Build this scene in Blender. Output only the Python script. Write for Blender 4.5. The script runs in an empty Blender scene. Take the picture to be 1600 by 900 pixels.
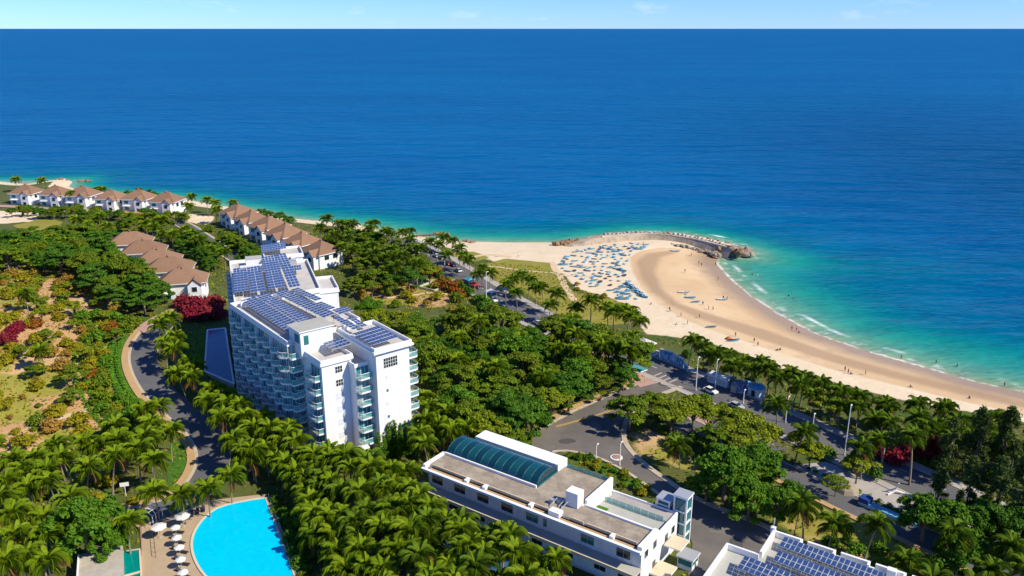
import bpy, math, random
import numpy as np
from mathutils import Matrix, Vector

random.seed(7)
RNG = np.random.default_rng(11)
SC = bpy.context.scene
COL = SC.collection

# ------------------------------------------------------------------ camera, sky, sun, exposure
FPX, CAM_H = 1280.0, 98.0
PITCH = math.atan(407.0 / FPX)
cd = bpy.data.cameras.new('camera'); cam = bpy.data.objects.new('camera', cd); COL.objects.link(cam)
cam.location = (0, 0, CAM_H); cam.rotation_euler = (math.radians(90) - PITCH, 0, 0)
cd.sensor_width = 36.0; cd.lens = 36.0 * FPX / 1600.0
cd.clip_start = 1.0; cd.clip_end = 200000.0
SC.camera = cam

SUN_EL = math.radians(42); SUN_AZ = math.atan2(0.92, -0.39)      # towards the sun: east, slightly behind the camera
w = bpy.data.worlds.new('World'); SC.world = w; w.use_nodes = True
nt = w.node_tree; nt.nodes.clear()
sky = nt.nodes.new('ShaderNodeTexSky'); sky.sky_type = 'NISHITA'; sky.sun_disc = False
sky.sun_elevation = SUN_EL; sky.sun_rotation = SUN_AZ; sky.altitude = 1800; sky.air_density = 1.0; sky.dust_density = 0.0; sky.ozone_density = 10.0
bg = nt.nodes.new('ShaderNodeBackground'); bg.inputs[1].default_value = 0.15
# thin fair-weather clouds, spread evenly round the sky
tc = nt.nodes.new('ShaderNodeTexCoord')
mp = nt.nodes.new('ShaderNodeMapping'); mp.inputs['Scale'].default_value = (9, 9, 42)
cn = nt.nodes.new('ShaderNodeTexNoise'); cn.inputs['Scale'].default_value = 1.15; cn.inputs['Detail'].default_value = 7; cn.inputs['Roughness'].default_value = 0.62
cr = nt.nodes.new('ShaderNodeMapRange'); cr.inputs[1].default_value = 0.60; cr.inputs[2].default_value = 0.82; cr.inputs[3].default_value = 0; cr.inputs[4].default_value = 0.5
cm = nt.nodes.new('ShaderNodeMixRGB'); cm.inputs[2].default_value = (4.6, 5.0, 5.6, 1)
nt.links.new(tc.outputs['Generated'], mp.inputs[0]); nt.links.new(mp.outputs[0], cn.inputs['Vector'])
nt.links.new(cn.outputs[0], cr.inputs[0]); nt.links.new(cr.outputs[0], cm.inputs[0])
tn = nt.nodes.new('ShaderNodeMixRGB'); tn.blend_type = 'MULTIPLY'; tn.inputs[0].default_value = 1.0; tn.inputs[2].default_value = (0.44, 0.57, 0.80, 1)   # clear tropical air, the whole sky alike
nt.links.new(sky.outputs[0], tn.inputs[1]); nt.links.new(tn.outputs[0], cm.inputs[1]); nt.links.new(cm.outputs[0], bg.inputs[0])
wo = nt.nodes.new('ShaderNodeOutputWorld'); nt.links.new(bg.outputs[0], wo.inputs[0])

sd = bpy.data.lights.new('sun', 'SUN'); sun = bpy.data.objects.new('sun', sd); COL.objects.link(sun)
sd.energy = 4.1; sd.angle = math.radians(0.5); sd.color = (1.0, 0.91, 0.73)
_to = Vector((math.sin(SUN_AZ) * math.cos(SUN_EL), math.cos(SUN_AZ) * math.cos(SUN_EL), math.sin(SUN_EL)))
sun.rotation_euler = _to.to_track_quat('Z', 'Y').to_euler()
SC.view_settings.view_transform = 'Standard'; SC.view_settings.look = 'None'
SC.view_settings.exposure = 0.58; SC.view_settings.gamma = 1.0; SC.view_settings.use_curve_mapping = False

# ------------------------------------------------------------------ survey helpers: where a sight line meets a level
_c, _s = math.cos(PITCH), math.sin(PITCH)
def GZ(px, py, z=0.0):
    a = (px - 800) / FPX; b = (py - 450) / FPX
    t = (z - CAM_H) / (-_s - b * _c)
    return (a * t, (_c - b * _s) * t)
SEA = -3.0
shore_px = [(0,284),(40,288),(72,283),(100,279),(112,284),(106,292),(130,299),(200,305),(290,312),(330,320),(390,328),(460,342),(560,352),(632,366),(690,374),(735,378),(800,379),(880,379),
            (930,373),(1000,365),(1060,366),(1110,374),(1150,384),(1172,392),(1165,400),(1120,402),(1117,412),(1135,433),(1170,462),(1215,492),(1270,521),(1350,549),(1440,574),(1520,597),(1600,614)]
SHORE = np.array([(-9000.,900.),(-2500.,700.),(-900.,590.)] + [GZ(x, y, SEA) for x, y in shore_px] + [(185.,178.),(240.,90.),(330.,-120.),(600.,-900.),(2500.,-6000.)])
LANDPOLY = np.vstack([SHORE, [(2500.,-9000.),(-9000.,-9000.)]])

def inpoly(x, y, poly):
    x = np.asarray(x, float); y = np.asarray(y, float)
    if x.size == 1:
        P = np.asarray(poly, float); Qp = np.roll(P, 1, 0); yi, yj = P[:, 1], Qp[:, 1]; c = (yi > y.item()) != (yj > y.item())
        return np.array([bool(np.count_nonzero(x.item() < (Qp[c, 0] - P[c, 0]) * (y.item() - yi[c]) / (yj[c] - yi[c]) + P[c, 0]) % 2)])
    r = np.zeros(x.shape, bool)
    n = len(poly); j = n - 1
    for i in range(n):
        xi, yi = poly[i]; xj, yj = poly[j]
        if yi != yj:
            r ^= ((yi > y) != (yj > y)) & (x < (xj - xi) * (y - yi) / (yj - yi) + xi)
        j = i
    return r
def dist_line(x, y, pts, closed=False):
    x = np.asarray(x, float); y = np.asarray(y, float)
    if x.size == 1:
        A = np.asarray(pts, float); B = np.roll(A, -1, 0)
        if not closed: A, B = A[:-1], B[:-1]
        E = B - A; D = np.array([x.item(), y.item()]) - A; tt = np.clip((D * E).sum(1) / np.maximum((E * E).sum(1), 1e-9), 0, 1)
        return np.array([math.sqrt(((D - E * tt[:, None]) ** 2).sum(1).min())])
    d = np.full(x.shape, 1e18)
    n = len(pts); m = n if closed else n - 1
    for i in range(m):
        ax, ay = pts[i]; bx, by = pts[(i + 1) % n]; ex, ey = bx - ax, by - ay; L = ex * ex + ey * ey
        if L < 1e-9: continue
        t = np.clip(((x - ax) * ex + (y - ay) * ey) / L, 0, 1)
        d = np.minimum(d, (x - ax - t * ex) ** 2 + (y - ay - t * ey) ** 2)
    return np.sqrt(d)
def sdist(x, y, poly):
    d = dist_line(x, y, poly, True); return np.where(inpoly(x, y, poly), d, -d)
def height(x, y):
    x = np.asarray(x, float); y = np.asarray(y, float)
    d = dist_line(x, y, SHORE); d = np.where(inpoly(x, y, LANDPOLY), d, -d)
    z = np.where(d > 0, SEA + 3.0 * np.clip(d / 34.0, 0, 1) ** 0.8, SEA - np.minimum(-d * 0.06, 8))
    z = z + 15 * np.exp(-((x + 195) ** 2 / (2 * 48 ** 2) + (y - 225) ** 2 / (2 * 60 ** 2)))
    z = z + np.clip((-x - 140) / 200, 0, 1) ** 2 * 3 * np.clip((d - 40) / 60, 0, 1)
    return z
def h1(x, y): return float(height(np.array([x]), np.array([y]))[0])
def GT(px, py, up=0.0):
    z = 0.0
    for _ in range(7):
        x, y = GZ(px, py, z + up); z = 0.5 * z + 0.5 * h1(x, y)
    x, y = GZ(px, py, z + up)
    return (x, y, h1(x, y))

# ------------------------------------------------------------------ materials
MATS = {}
def newmat(name):
    m = bpy.data.materials.new(name); m.use_nodes = True; MATS[name] = m
    return m, m.node_tree, m.node_tree.nodes['Principled BSDF']
def N(t, k, **kw):
    n = t.nodes.new(k)
    for a, b in kw.items():
        if a.startswith('i_'):
            key = a[2:]; n.inputs[int(key) if key.isdigit() else key].default_value = b
        else: setattr(n, a, b)
    return n
def mat(name, col, rough=0.7, var=0.12, scale=1.2, metal=0.0, spec=0.4, bump=0.0, bscale=None, dirt=None, dirt_amt=0.35):
    """plain surface with cloudy variation, optional dirt blotches and fine relief"""
    m, t, b = newmat(name)
    tcn = N(t, 'ShaderNodeTexCoord'); no = N(t, 'ShaderNodeTexNoise', i_Scale=scale, i_Detail=6.0, i_Roughness=0.65)
    t.links.new(tcn.outputs['Object'], no.inputs['Vector'])
    mx = N(t, 'ShaderNodeMixRGB', blend_type='MIX')
    mx.inputs[1].default_value = (*[c * (1 - var) for c in col], 1); mx.inputs[2].default_value = (*[min(c * (1 + var), 1) for c in col], 1)
    t.links.new(no.outputs[0], mx.inputs[0]); out = mx.outputs[0]
    if dirt:
        n2 = N(t, 'ShaderNodeTexNoise', i_Scale=scale * 0.37, i_Detail=8.0, i_Roughness=0.7)
        t.links.new(tcn.outputs['Object'], n2.inputs['Vector'])
        r = N(t, 'ShaderNodeMapRange'); r.inputs[1].default_value = 0.44; r.inputs[2].default_value = 0.62; r.inputs[4].default_value = dirt_amt
        t.links.new(n2.outputs[0], r.inputs[0])
        m2 = N(t, 'ShaderNodeMixRGB'); m2.inputs[2].default_value = (*dirt, 1)
        t.links.new(r.outputs[0], m2.inputs[0]); t.links.new(out, m2.inputs[1]); out = m2.outputs[0]
    t.links.new(out, b.inputs['Base Color'])
    b.inputs['Roughness'].default_value = rough; b.inputs['Metallic'].default_value = metal; b.inputs['Specular IOR Level'].default_value = spec
    if bump:
        n3 = N(t, 'ShaderNodeTexNoise', i_Scale=bscale or scale * 6, i_Detail=4.0); t.links.new(tcn.outputs['Object'], n3.inputs['Vector'])
        bp = N(t, 'ShaderNodeBump', i_Strength=bump, i_Distance=0.05); t.links.new(n3.outputs[0], bp.inputs['Height']); t.links.new(bp.outputs[0], b.inputs['Normal'])
    return m
def streaks(name, col, amt):
    """rain streaks and grime run down the wall"""
    t = MATS[name].node_tree; b = t.nodes['Principled BSDF']; src = b.inputs['Base Color'].links[0].from_socket
    tcn = N(t, 'ShaderNodeTexCoord'); mp_ = N(t, 'ShaderNodeMapping'); mp_.inputs['Scale'].default_value = (1.3, 1.3, 0.07); t.links.new(tcn.outputs['Object'], mp_.inputs[0])
    n = N(t, 'ShaderNodeTexNoise', i_Scale=1.0, i_Detail=7.0, i_Roughness=0.7); t.links.new(mp_.outputs[0], n.inputs['Vector'])
    r = N(t, 'ShaderNodeMapRange'); r.inputs[1].default_value = 0.52; r.inputs[2].default_value = 0.72; r.inputs[4].default_value = amt; t.links.new(n.outputs[0], r.inputs[0])
    mx = N(t, 'ShaderNodeMixRGB'); mx.inputs[2].default_value = (*col, 1); t.links.new(r.outputs[0], mx.inputs[0]); t.links.new(src, mx.inputs[1]); t.links.new(mx.outputs[0], b.inputs['Base Color'])
def leafmat(name, c1, c2, dark, trans=0.28, randhue=0.35):
    """leaf colour from a per-leaf tint and a per-plant shift"""
    m = bpy.data.materials.new(name); m.use_nodes = True; MATS[name] = m; t = m.node_tree; t.nodes.clear()
    at = N(t, 'ShaderNodeAttribute', attribute_name='tint'); oi = N(t, 'ShaderNodeObjectInfo')
    mx = N(t, 'ShaderNodeMixRGB'); mx.inputs[1].default_value = (*c1, 1); mx.inputs[2].default_value = (*c2, 1)
    t.links.new(at.outputs['Fac'], mx.inputs[0])
    mr = N(t, 'ShaderNodeMath', operation='MULTIPLY', i_1=randhue); t.links.new(oi.outputs['Random'], mr.inputs[0])
    m2 = N(t, 'ShaderNodeMixRGB'); m2.inputs[2].default_value = (*dark, 1)
    t.links.new(mr.outputs[0], m2.inputs[0]); t.links.new(mx.outputs[0], m2.inputs[1])
    df = N(t, 'ShaderNodeBsdfPrincipled', i_Roughness=0.6); df.inputs['Specular IOR Level'].default_value = 0.12
    tr = N(t, 'ShaderNodeBsdfTranslucent')
    ms = N(t, 'ShaderNodeMixShader', i_0=trans); o = N(t, 'ShaderNodeOutputMaterial')
    t.links.new(m2.outputs[0], df.inputs['Base Color']); t.links.new(m2.outputs[0], tr.inputs[0])
    t.links.new(df.outputs[0], ms.inputs[1]); t.links.new(tr.outputs[0], ms.inputs[2]); t.links.new(ms.outputs[0], o.inputs[0])
    return m
def glassmat(name, col, alpha=0.45, rough=0.05, spec=0.6):
    m, t, b = newmat(name); b.inputs['Base Color'].default_value = (*col, 1); b.inputs['Roughness'].default_value = rough
    b.inputs['Alpha'].default_value = alpha; b.inputs['Specular IOR Level'].default_value = spec
    return m

mat('white_wall', (0.80, 0.81, 0.82), 0.75, 0.04, 0.5, dirt=(0.60, 0.58, 0.54), dirt_amt=0.22)
streaks('white_wall', (0.46, 0.43, 0.38), 0.55)
mat('white_trim', (0.82, 0.82, 0.81), 0.6, 0.03, 0.8)
mat('roof_grey', (0.52, 0.50, 0.47), 0.85, 0.10, 0.6, dirt=(0.34, 0.31, 0.27), dirt_amt=0.4)
mat('roof_brown', (0.27, 0.22, 0.165), 0.9, 0.45, 0.9, dirt=(0.42, 0.36, 0.27), dirt_amt=0.8, bump=0.3)
mat('roof_pale', (0.42, 0.42, 0.37), 0.9, 0.10, 0.5, dirt=(0.30, 0.28, 0.24), dirt_amt=0.3)
mat('concrete', (0.40, 0.38, 0.34), 0.85, 0.12, 0.7, dirt=(0.26, 0.23, 0.20))
mat('hut_roof', (0.46, 0.42, 0.35), 0.9, 0.10, 0.7, dirt=(0.30, 0.26, 0.20), dirt_amt=0.5)
mat('cream', (0.62, 0.52, 0.36), 0.8, 0.10, 0.7)
mat('villa_roof', (0.27, 0.155, 0.09), 0.85, 0.22, 0.8, bump=0.4, bscale=9, dirt=(0.20, 0.12, 0.085))
t = MATS['villa_roof'].node_tree; b = t.nodes['Principled BSDF']; tcn = N(t, 'ShaderNodeTexCoord'); wv_ = N(t, 'ShaderNodeTexWave', i_Scale=1.6, i_Distortion=0.6, bands_direction='Z'); t.links.new(tcn.outputs['Object'], wv_.inputs['Vector'])
src = b.inputs['Base Color'].links[0].from_socket; oi = N(t, 'ShaderNodeObjectInfo'); mu = N(t, 'ShaderNodeMath', operation='MULTIPLY_ADD', i_1=0.25, i_2=0.80); t.links.new(wv_.outputs['Fac'], mu.inputs[0]); m9 = N(t, 'ShaderNodeMath', operation='MULTIPLY_ADD', i_1=0.22, i_2=0.88); t.links.new(oi.outputs['Random'], m9.inputs[0]); mm_ = N(t, 'ShaderNodeMath', operation='MULTIPLY'); t.links.new(mu.outputs[0], mm_.inputs[0]); t.links.new(m9.outputs[0], mm_.inputs[1])
vs = N(t, 'ShaderNodeVectorMath', operation='SCALE'); t.links.new(src, vs.inputs[0]); t.links.new(mm_.outputs[0], vs.inputs['Scale']); t.links.new(vs.outputs[0], b.inputs['Base Color'])
mat('villa_wall', (0.78, 0.79, 0.80), 0.8, 0.04, 0.8)
streaks('villa_wall', (0.46, 0.43, 0.38), 0.4)
mat('dark_window', (0.015, 0.03, 0.035), 0.08, 0.2, 0.3, spec=0.6)
mat('teal_window', (0.02, 0.16, 0.17), 0.08, 0.25, 0.3, spec=0.6)
mat('pale_window', (0.60, 0.66, 0.70), 0.3, 0.08, 0.6)
mat('vault_glass', (0.006, 0.075, 0.09), 0.16, 0.35, 0.35, spec=0.6)
mat('vault_glass_dark', (0.004, 0.045, 0.065), 0.16, 0.35, 0.35, spec=0.6)
mat('rib', (0.03, 0.14, 0.16), 0.5, 0.1)
mat('balcony_glass', (0.04, 0.22, 0.25), 0.08, 0.5, 0.25, spec=0.6)
t = MATS['balcony_glass'].node_tree; b = t.nodes['Principled BSDF']; src = b.inputs['Base Color'].links[0].from_socket      # some rooms have pale curtains drawn
oi = N(t, 'ShaderNodeObjectInfo'); gr_ = N(t, 'ShaderNodeMapRange'); gr_.inputs[1].default_value = 0.55; gr_.inputs[2].default_value = 1.0; gr_.inputs[4].default_value = 0.75; t.links.new(oi.outputs['Random'], gr_.inputs[0])
mx = N(t, 'ShaderNodeMixRGB'); mx.inputs[2].default_value = (0.42, 0.46, 0.45, 1); t.links.new(gr_.outputs[0], mx.inputs[0]); t.links.new(src, mx.inputs[1]); t.links.new(mx.outputs[0], b.inputs['Base Color'])
glassmat('balustrade', (0.14, 0.50, 0.48), 0.5)
glassmat('tower_glass', (0.03, 0.22, 0.22), 0.6)
mat('asphalt', (0.105, 0.105, 0.112), 0.9, 0.20, 0.25, dirt=(0.15, 0.14, 0.13), dirt_amt=0.7, bump=0.2, bscale=12)
mat('asphalt_warm', (0.125, 0.112, 0.10), 0.9, 0.22, 0.2, dirt=(0.19, 0.165, 0.145), dirt_amt=0.7, bump=0.2, bscale=12)
mat('kerb', (0.50, 0.42, 0.31), 0.85, 0.12, 0.8, dirt=(0.32, 0.25, 0.17))
mat('footway', (0.47, 0.30, 0.14), 0.9, 0.15, 0.7, dirt=(0.36, 0.24, 0.13))
mat('paving_grey', (0.40, 0.37, 0.34), 0.85, 0.12, 0.6, dirt=(0.28, 0.25, 0.22))
mat('paving_pink', (0.44, 0.27, 0.22), 0.85, 0.14, 0.6, dirt=(0.36, 0.30, 0.26))
mat('deck', (0.44, 0.33, 0.21), 0.8, 0.08, 0.8, dirt=(0.36, 0.26, 0.16), dirt_amt=0.4)
mat('pink_deck', (0.36, 0.20, 0.17), 0.8, 0.08, 0.8)
mat('paint_white', (0.72, 0.72, 0.70), 0.7, 0.08)
mat('paint_yellow', (0.62, 0.36, 0.06), 0.7, 0.1)
mat('metal_grey', (0.45, 0.46, 0.47), 0.45, 0.05, metal=0.3)
mat('dark_metal', (0.03, 0.03, 0.035), 0.5, 0.1)
mat('lamp_white', (0.75, 0.75, 0.74), 0.5, 0.03)
mat('trunk', (0.20, 0.16, 0.11), 0.9, 0.25, 2.0)
mat('palm_trunk', (0.26, 0.21, 0.15), 0.9, 0.25, 2.0)
mat('rachis', (0.34, 0.32, 0.06), 0.6, 0.1)
mat('rock_brown', (0.26, 0.16, 0.09), 0.9, 0.35, 0.8, bump=0.5)
mat('rock_grey', (0.30, 0.25, 0.19), 0.9, 0.35, 0.8, bump=0.5)
mat('stone_wall', (0.44, 0.36, 0.26), 0.9, 0.30, 0.5, bump=0.6, bscale=2.5, dirt=(0.22, 0.16, 0.10), dirt_amt=0.7)
mat('block_white', (0.60, 0.54, 0.45), 0.85, 0.25, 0.7, dirt=(0.34, 0.26, 0.18), dirt_amt=0.7)
mat('boat_blue', (0.13, 0.40, 0.55), 0.5, 0.2, 0.5)
mat('boat_pale', (0.42, 0.64, 0.70), 0.5, 0.15, 0.5)
mat('tarp_blue', (0.07, 0.32, 0.55), 0.6, 0.25, 0.9)
mat('tarp_navy', (0.012, 0.05, 0.22), 0.6, 0.25, 0.9)
mat('boat_wood', (0.20, 0.12, 0.06), 0.8, 0.2, 0.7)
mat('car_white', (0.75, 0.75, 0.75), 0.25, 0.02); mat('car_black', (0.02, 0.02, 0.022), 0.25, 0.02); mat('car_red', (0.45, 0.02, 0.02), 0.25, 0.02); mat('car_silver', (0.42, 0.43, 0.45), 0.3, 0.02)
mat('tyre', (0.02, 0.02, 0.02), 0.9, 0.05)
mat('red_canvas', (0.50, 0.035, 0.02), 0.8, 0.1); mat('orange_canvas', (0.55, 0.14, 0.04), 0.8, 0.1); mat('teal_canvas', (0.05, 0.32, 0.34), 0.8, 0.1)
mat('white_canvas', (0.70, 0.68, 0.64), 0.8, 0.04)
mat('skin', (0.42, 0.24, 0.15), 0.7, 0.05)
for nm, c in (('cloth_red', (0.4, 0.04, 0.03)), ('cloth_navy', (0.03, 0.04, 0.12)), ('cloth_black', (0.02, 0.02, 0.02)), ('cloth_white', (0.7, 0.7, 0.68)), ('cloth_orange', (0.55, 0.16, 0.03))):
    mat(nm, c, 0.85, 0.05)
# a coloured mural in big blotches
def mural(name, cols, scale=0.5):
    m, t, b = newmat(name); tcn = N(t, 'ShaderNodeTexCoord'); v = N(t, 'ShaderNodeTexNoise', i_Scale=scale, i_Detail=2.5, i_Distortion=1.2)
    cr_ = N(t, 'ShaderNodeValToRGB'); e = cr_.color_ramp; e.interpolation = 'CONSTANT'
    while len(e.elements) < len(cols): e.elements.new(0.5)
    for i, c in enumerate(cols): e.elements[i].position = 0.0 if i == 0 else 0.30 + 0.40 * i / len(cols); e.elements[i].color = (*c, 1)
    t.links.new(tcn.outputs['Object'], v.inputs['Vector']); t.links.new(v.outputs[0], cr_.inputs[0]); t.links.new(cr_.outputs[0], b.inputs['Base Color']); b.inputs['Roughness'].default_value = 0.7
mural('mural_blue', [(0.03,0.16,0.42),(0.05,0.28,0.60),(0.10,0.42,0.70),(0.55,0.68,0.75),(0.03,0.22,0.5)])
mural('mural_dark', [(0.02,0.05,0.2),(0.03,0.16,0.5),(0.55,0.25,0.08),(0.03,0.2,0.45),(0.6,0.6,0.55)], 0.8)
# solar cells: dark blue with a fine silver grid
m, t, b = newmat('solar_cells'); tcn = N(t, 'ShaderNodeTexCoord')
no = N(t, 'ShaderNodeTexNoise', i_Scale=0.6); oi = N(t, 'ShaderNodeObjectInfo'); t.links.new(tcn.outputs['Object'], no.inputs['Vector'])
ad = N(t, 'ShaderNodeMath', operation='ADD'); ml = N(t, 'ShaderNodeMath', operation='MULTIPLY', i_1=0.5); t.links.new(no.outputs[0], ad.inputs[0]); t.links.new(oi.outputs['Random'], ad.inputs[1]); t.links.new(ad.outputs[0], ml.inputs[0])
mx = N(t, 'ShaderNodeMixRGB'); mx.inputs[1].default_value = (0.008, 0.035, 0.13, 1); mx.inputs[2].default_value = (0.016, 0.070, 0.23, 1); t.links.new(ml.outputs[0], mx.inputs[0])
bk = N(t, 'ShaderNodeTexBrick', offset=0.0, i_Scale=1.0); bk.inputs['Mortar Size'].default_value = 0.02; bk.inputs['Brick Width'].default_value = 0.25; bk.inputs['Row Height'].default_value = 0.166
bk.inputs['Color1'].default_value = bk.inputs['Color2'].default_value = (0, 0, 0, 1); bk.inputs['Mortar'].default_value = (0.35, 0.35, 0.35, 1)
t.links.new(tcn.outputs['Object'], bk.inputs['Vector'])
m3 = N(t, 'ShaderNodeMixRGB'); m3.inputs[2].default_value = (0.20, 0.24, 0.32, 1); t.links.new(bk.outputs['Color'], m3.inputs[0]); t.links.new(mx.outputs[0], m3.inputs[1]); t.links.new(m3.outputs[0], b.inputs['Base Color'])
b.inputs['Roughness'].default_value = 0.12; b.inputs['Specular IOR Level'].default_value = 0.5
mat('panel_frame', (0.62, 0.64, 0.66), 0.4, 0.03, metal=0.2)
# pool water: clear, over bright tiles
def poolmat(name, c1, c2, rip=0.25):
    m, t, b = newmat(name); tcn = N(t, 'ShaderNodeTexCoord'); v = N(t, 'ShaderNodeTexVoronoi', i_Scale=0.9, feature='SMOOTH_F1'); n0 = N(t, 'ShaderNodeTexNoise', i_Scale=0.35, i_Detail=4.0)
    t.links.new(tcn.outputs['Object'], n0.inputs['Vector']); t.links.new(tcn.outputs['Object'], v.inputs['Vector'])
    mx = N(t, 'ShaderNodeMixRGB'); mx.inputs[1].default_value = (*c1, 1); mx.inputs[2].default_value = (*c2, 1); t.links.new(v.outputs['Distance'], mx.inputs[0]); t.links.new(mx.outputs[0], b.inputs['Base Color'])
    bp = N(t, 'ShaderNodeBump', i_Strength=rip, i_Distance=0.1); n3 = N(t, 'ShaderNodeTexNoise', i_Scale=1.2, i_Detail=4.0); t.links.new(tcn.outputs['Object'], n3.inputs['Vector']); t.links.new(n3.outputs[0], bp.inputs['Height']); t.links.new(bp.outputs[0], b.inputs['Normal'])
    b.inputs['Roughness'].default_value = 0.05; b.inputs['IOR'].default_value = 1.33
poolmat('pool_water', (0.0, 0.50, 0.78), (0.0, 0.60, 0.88), 0.08); poolmat('blue_pool', (0.03, 0.09, 0.18), (0.06, 0.16, 0.26), 0.6); poolmat('tank_water', (0.0, 0.19, 0.17), (0.0, 0.23, 0.20))
leafmat('palm_leaf', (0.0768, 0.1539, 0.0066), (0.2752, 0.3648, 0.0132), (0.1152, 0.2166, 0.0088), 0.32, 0.6)
leafmat('palm_leaf_dark', (0.0538, 0.1254, 0.0077), (0.1856, 0.2850, 0.0154), (0.0896, 0.1596, 0.0110), 0.30, 0.55)
leafmat('frond_dry', (0.2048, 0.1140, 0.0330), (0.3840, 0.2166, 0.0660), (0.2560, 0.1482, 0.0440), 0.2)
leafmat('leaf_deep', (0.0282, 0.0969, 0.0088), (0.1344, 0.2736, 0.0154), (0.0640, 0.1596, 0.0110), randhue=0.5)
leafmat('leaf_olive', (0.1088, 0.1710, 0.0088), (0.3456, 0.3762, 0.0154), (0.1792, 0.2394, 0.0110), 0.3, 0.6)
leafmat('leaf_mid', (0.0576, 0.1311, 0.0088), (0.2368, 0.3306, 0.0154), (0.1536, 0.1938, 0.0110), randhue=0.7)
leafmat('leaf_bright', (0.0384, 0.1311, 0.0088), (0.1728, 0.3192, 0.0154), (0.0768, 0.1824, 0.0110))
leafmat('leaf_yellow', (0.2176, 0.2052, 0.0088), (0.4736, 0.3876, 0.0176), (0.2560, 0.2508, 0.0132), 0.3, 0.7)
leafmat('leaf_dry', (0.2560, 0.1482, 0.0330), (0.4608, 0.2508, 0.0550), (0.3328, 0.2508, 0.0220), 0.2, 0.8)
leafmat('leaf_needle', (0.0358, 0.0707, 0.0132), (0.1216, 0.1596, 0.0275), (0.0768, 0.1140, 0.0198), 0.2)
leafmat('flower_red', (0.16, 0.010, 0.025), (0.36, 0.020, 0.050), (0.14, 0.07, 0.02), 0.2, 0.25)
leafmat('flower_orange', (0.26, 0.08, 0.012), (0.42, 0.13, 0.020), (0.16, 0.14, 0.015), 0.2, 0.4)
leafmat('turf', (0.0640, 0.1881, 0.0088), (0.1408, 0.3192, 0.0154), (0.0896, 0.2166, 0.0110), 0.2, 0.3)

# ------------------------------------------------------------------ mesh helpers
def link(name, me, parent=None, loc=None, rz=None, scale=None):
    o = bpy.data.objects.new(name, me); COL.objects.link(o)
    if parent is not None: o.parent = parent
    if loc is not None: o.location = loc
    if rz is not None: o.rotation_euler = (0, 0, rz)
    if scale is not None: o.scale = scale if hasattr(scale, '__len__') else (scale,) * 3
    return o
def tag(o, label=None, cat=None, group=None, kind=None):
    if label: o['label'] = label
    if cat: o['category'] = cat
    if group: o['group'] = group
    if kind: o['kind'] = kind
    return o
def thing(name, label, cat, loc=(0, 0, 0), rz=0.0, group=None, scale=None):
    return tag(link(name, None, None, loc, rz, scale), label, cat, group)
class MB:
    """collects shapes, then builds one mesh"""
    def __init__(s): s.v = []; s.f = []; s.m = []; s.mats = []
    def mi(s, m):
        if m not in s.mats: s.mats.append(m)
        return s.mats.index(m)
    def poly(s, pts, faces, m):
        k = len(s.v); i = s.mi(m); s.v += [tuple(p) for p in pts]
        for f in faces: s.f.append([k + q for q in f]); s.m.append(i)
        return s
    def box(s, a, b, m, top=None):
        (x0, y0, z0), (x1, y1, z1) = a, b
        P = [(x0,y0,z0),(x1,y0,z0),(x1,y1,z0),(x0,y1,z0),(x0,y0,z1),(x1,y0,z1),(x1,y1,z1),(x0,y1,z1)]
        s.poly(P, [(0,3,2,1),(0,1,5,4),(1,2,6,5),(2,3,7,6),(3,0,4,7)], m); s.poly(P, [(4,5,6,7)], top or m); return s
    def prism(s, pts, z0, z1, m, top=None):
        A = sum(pts[i][0] * pts[(i+1) % len(pts)][1] - pts[(i+1) % len(pts)][0] * pts[i][1] for i in range(len(pts)))
        if A < 0: pts = pts[::-1]
        n = len(pts); P = [(x, y, z0) for x, y in pts] + [(x, y, z1) for x, y in pts]
        s.poly(P, [(i, (i+1) % n, n + (i+1) % n, n + i) for i in range(n)] + [tuple(range(n))[::-1]], m); s.poly(P, [tuple(range(n, 2*n))], top or m); return s
    def tube(s, path, rad, m, n=6, cap=True):
        path = [Vector(p) for p in path]; rings = []; pts = []
        for i, p in enumerate(path):
            d = (path[min(i+1, len(path)-1)] - path[max(i-1, 0)]).normalized()
            a = d.cross(Vector((0, 0, 1)) if abs(d.z) < 0.9 else Vector((1, 0, 0))).normalized(); b = d.cross(a)
            r = rad[i] if hasattr(rad, '__len__') else rad
            for k in range(n):
                t = 2 * math.pi * k / n; pts.append(p + a * (r * math.cos(t)) + b * (r * math.sin(t)))
        F = []
        for i in range(len(path) - 1):
            for k in range(n): F.append((i*n+k, (i+1)*n+k, (i+1)*n+(k+1) % n, i*n+(k+1) % n))
        if cap: F += [tuple(range(n)), tuple(range((len(path)-1)*n, len(path)*n))[::-1]]
        return s.poly(pts, F, m)
    def lathe(s, prof, m, n=16, c=(0, 0)):
        pts = []; F = []
        for r, z in prof:
            for k in range(n):
                t = 2 * math.pi * k / n; pts.append((c[0] + r * math.cos(t), c[1] + r * math.sin(t), z))
        for i in range(len(prof) - 1):
            for k in range(n): F.append((i*n+k, i*n+(k+1) % n, (i+1)*n+(k+1) % n, (i+1)*n+k))
        return s.poly(pts, F, m)
    def mesh(s, name, smooth=False):
        me = bpy.data.meshes.new(name); me.from_pydata(s.v, [], s.f)
        for k in s.mats: me.materials.append(MATS[k])
        me.polygons.foreach_set('material_index', s.m)
        if smooth: me.polygons.foreach_set('use_smooth', [True] * len(s.f))
        me.update(); return me
    def build(s, name, parent=None, smooth=False, **kw): return link(name, s.mesh(name, smooth), parent, **kw)
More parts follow.
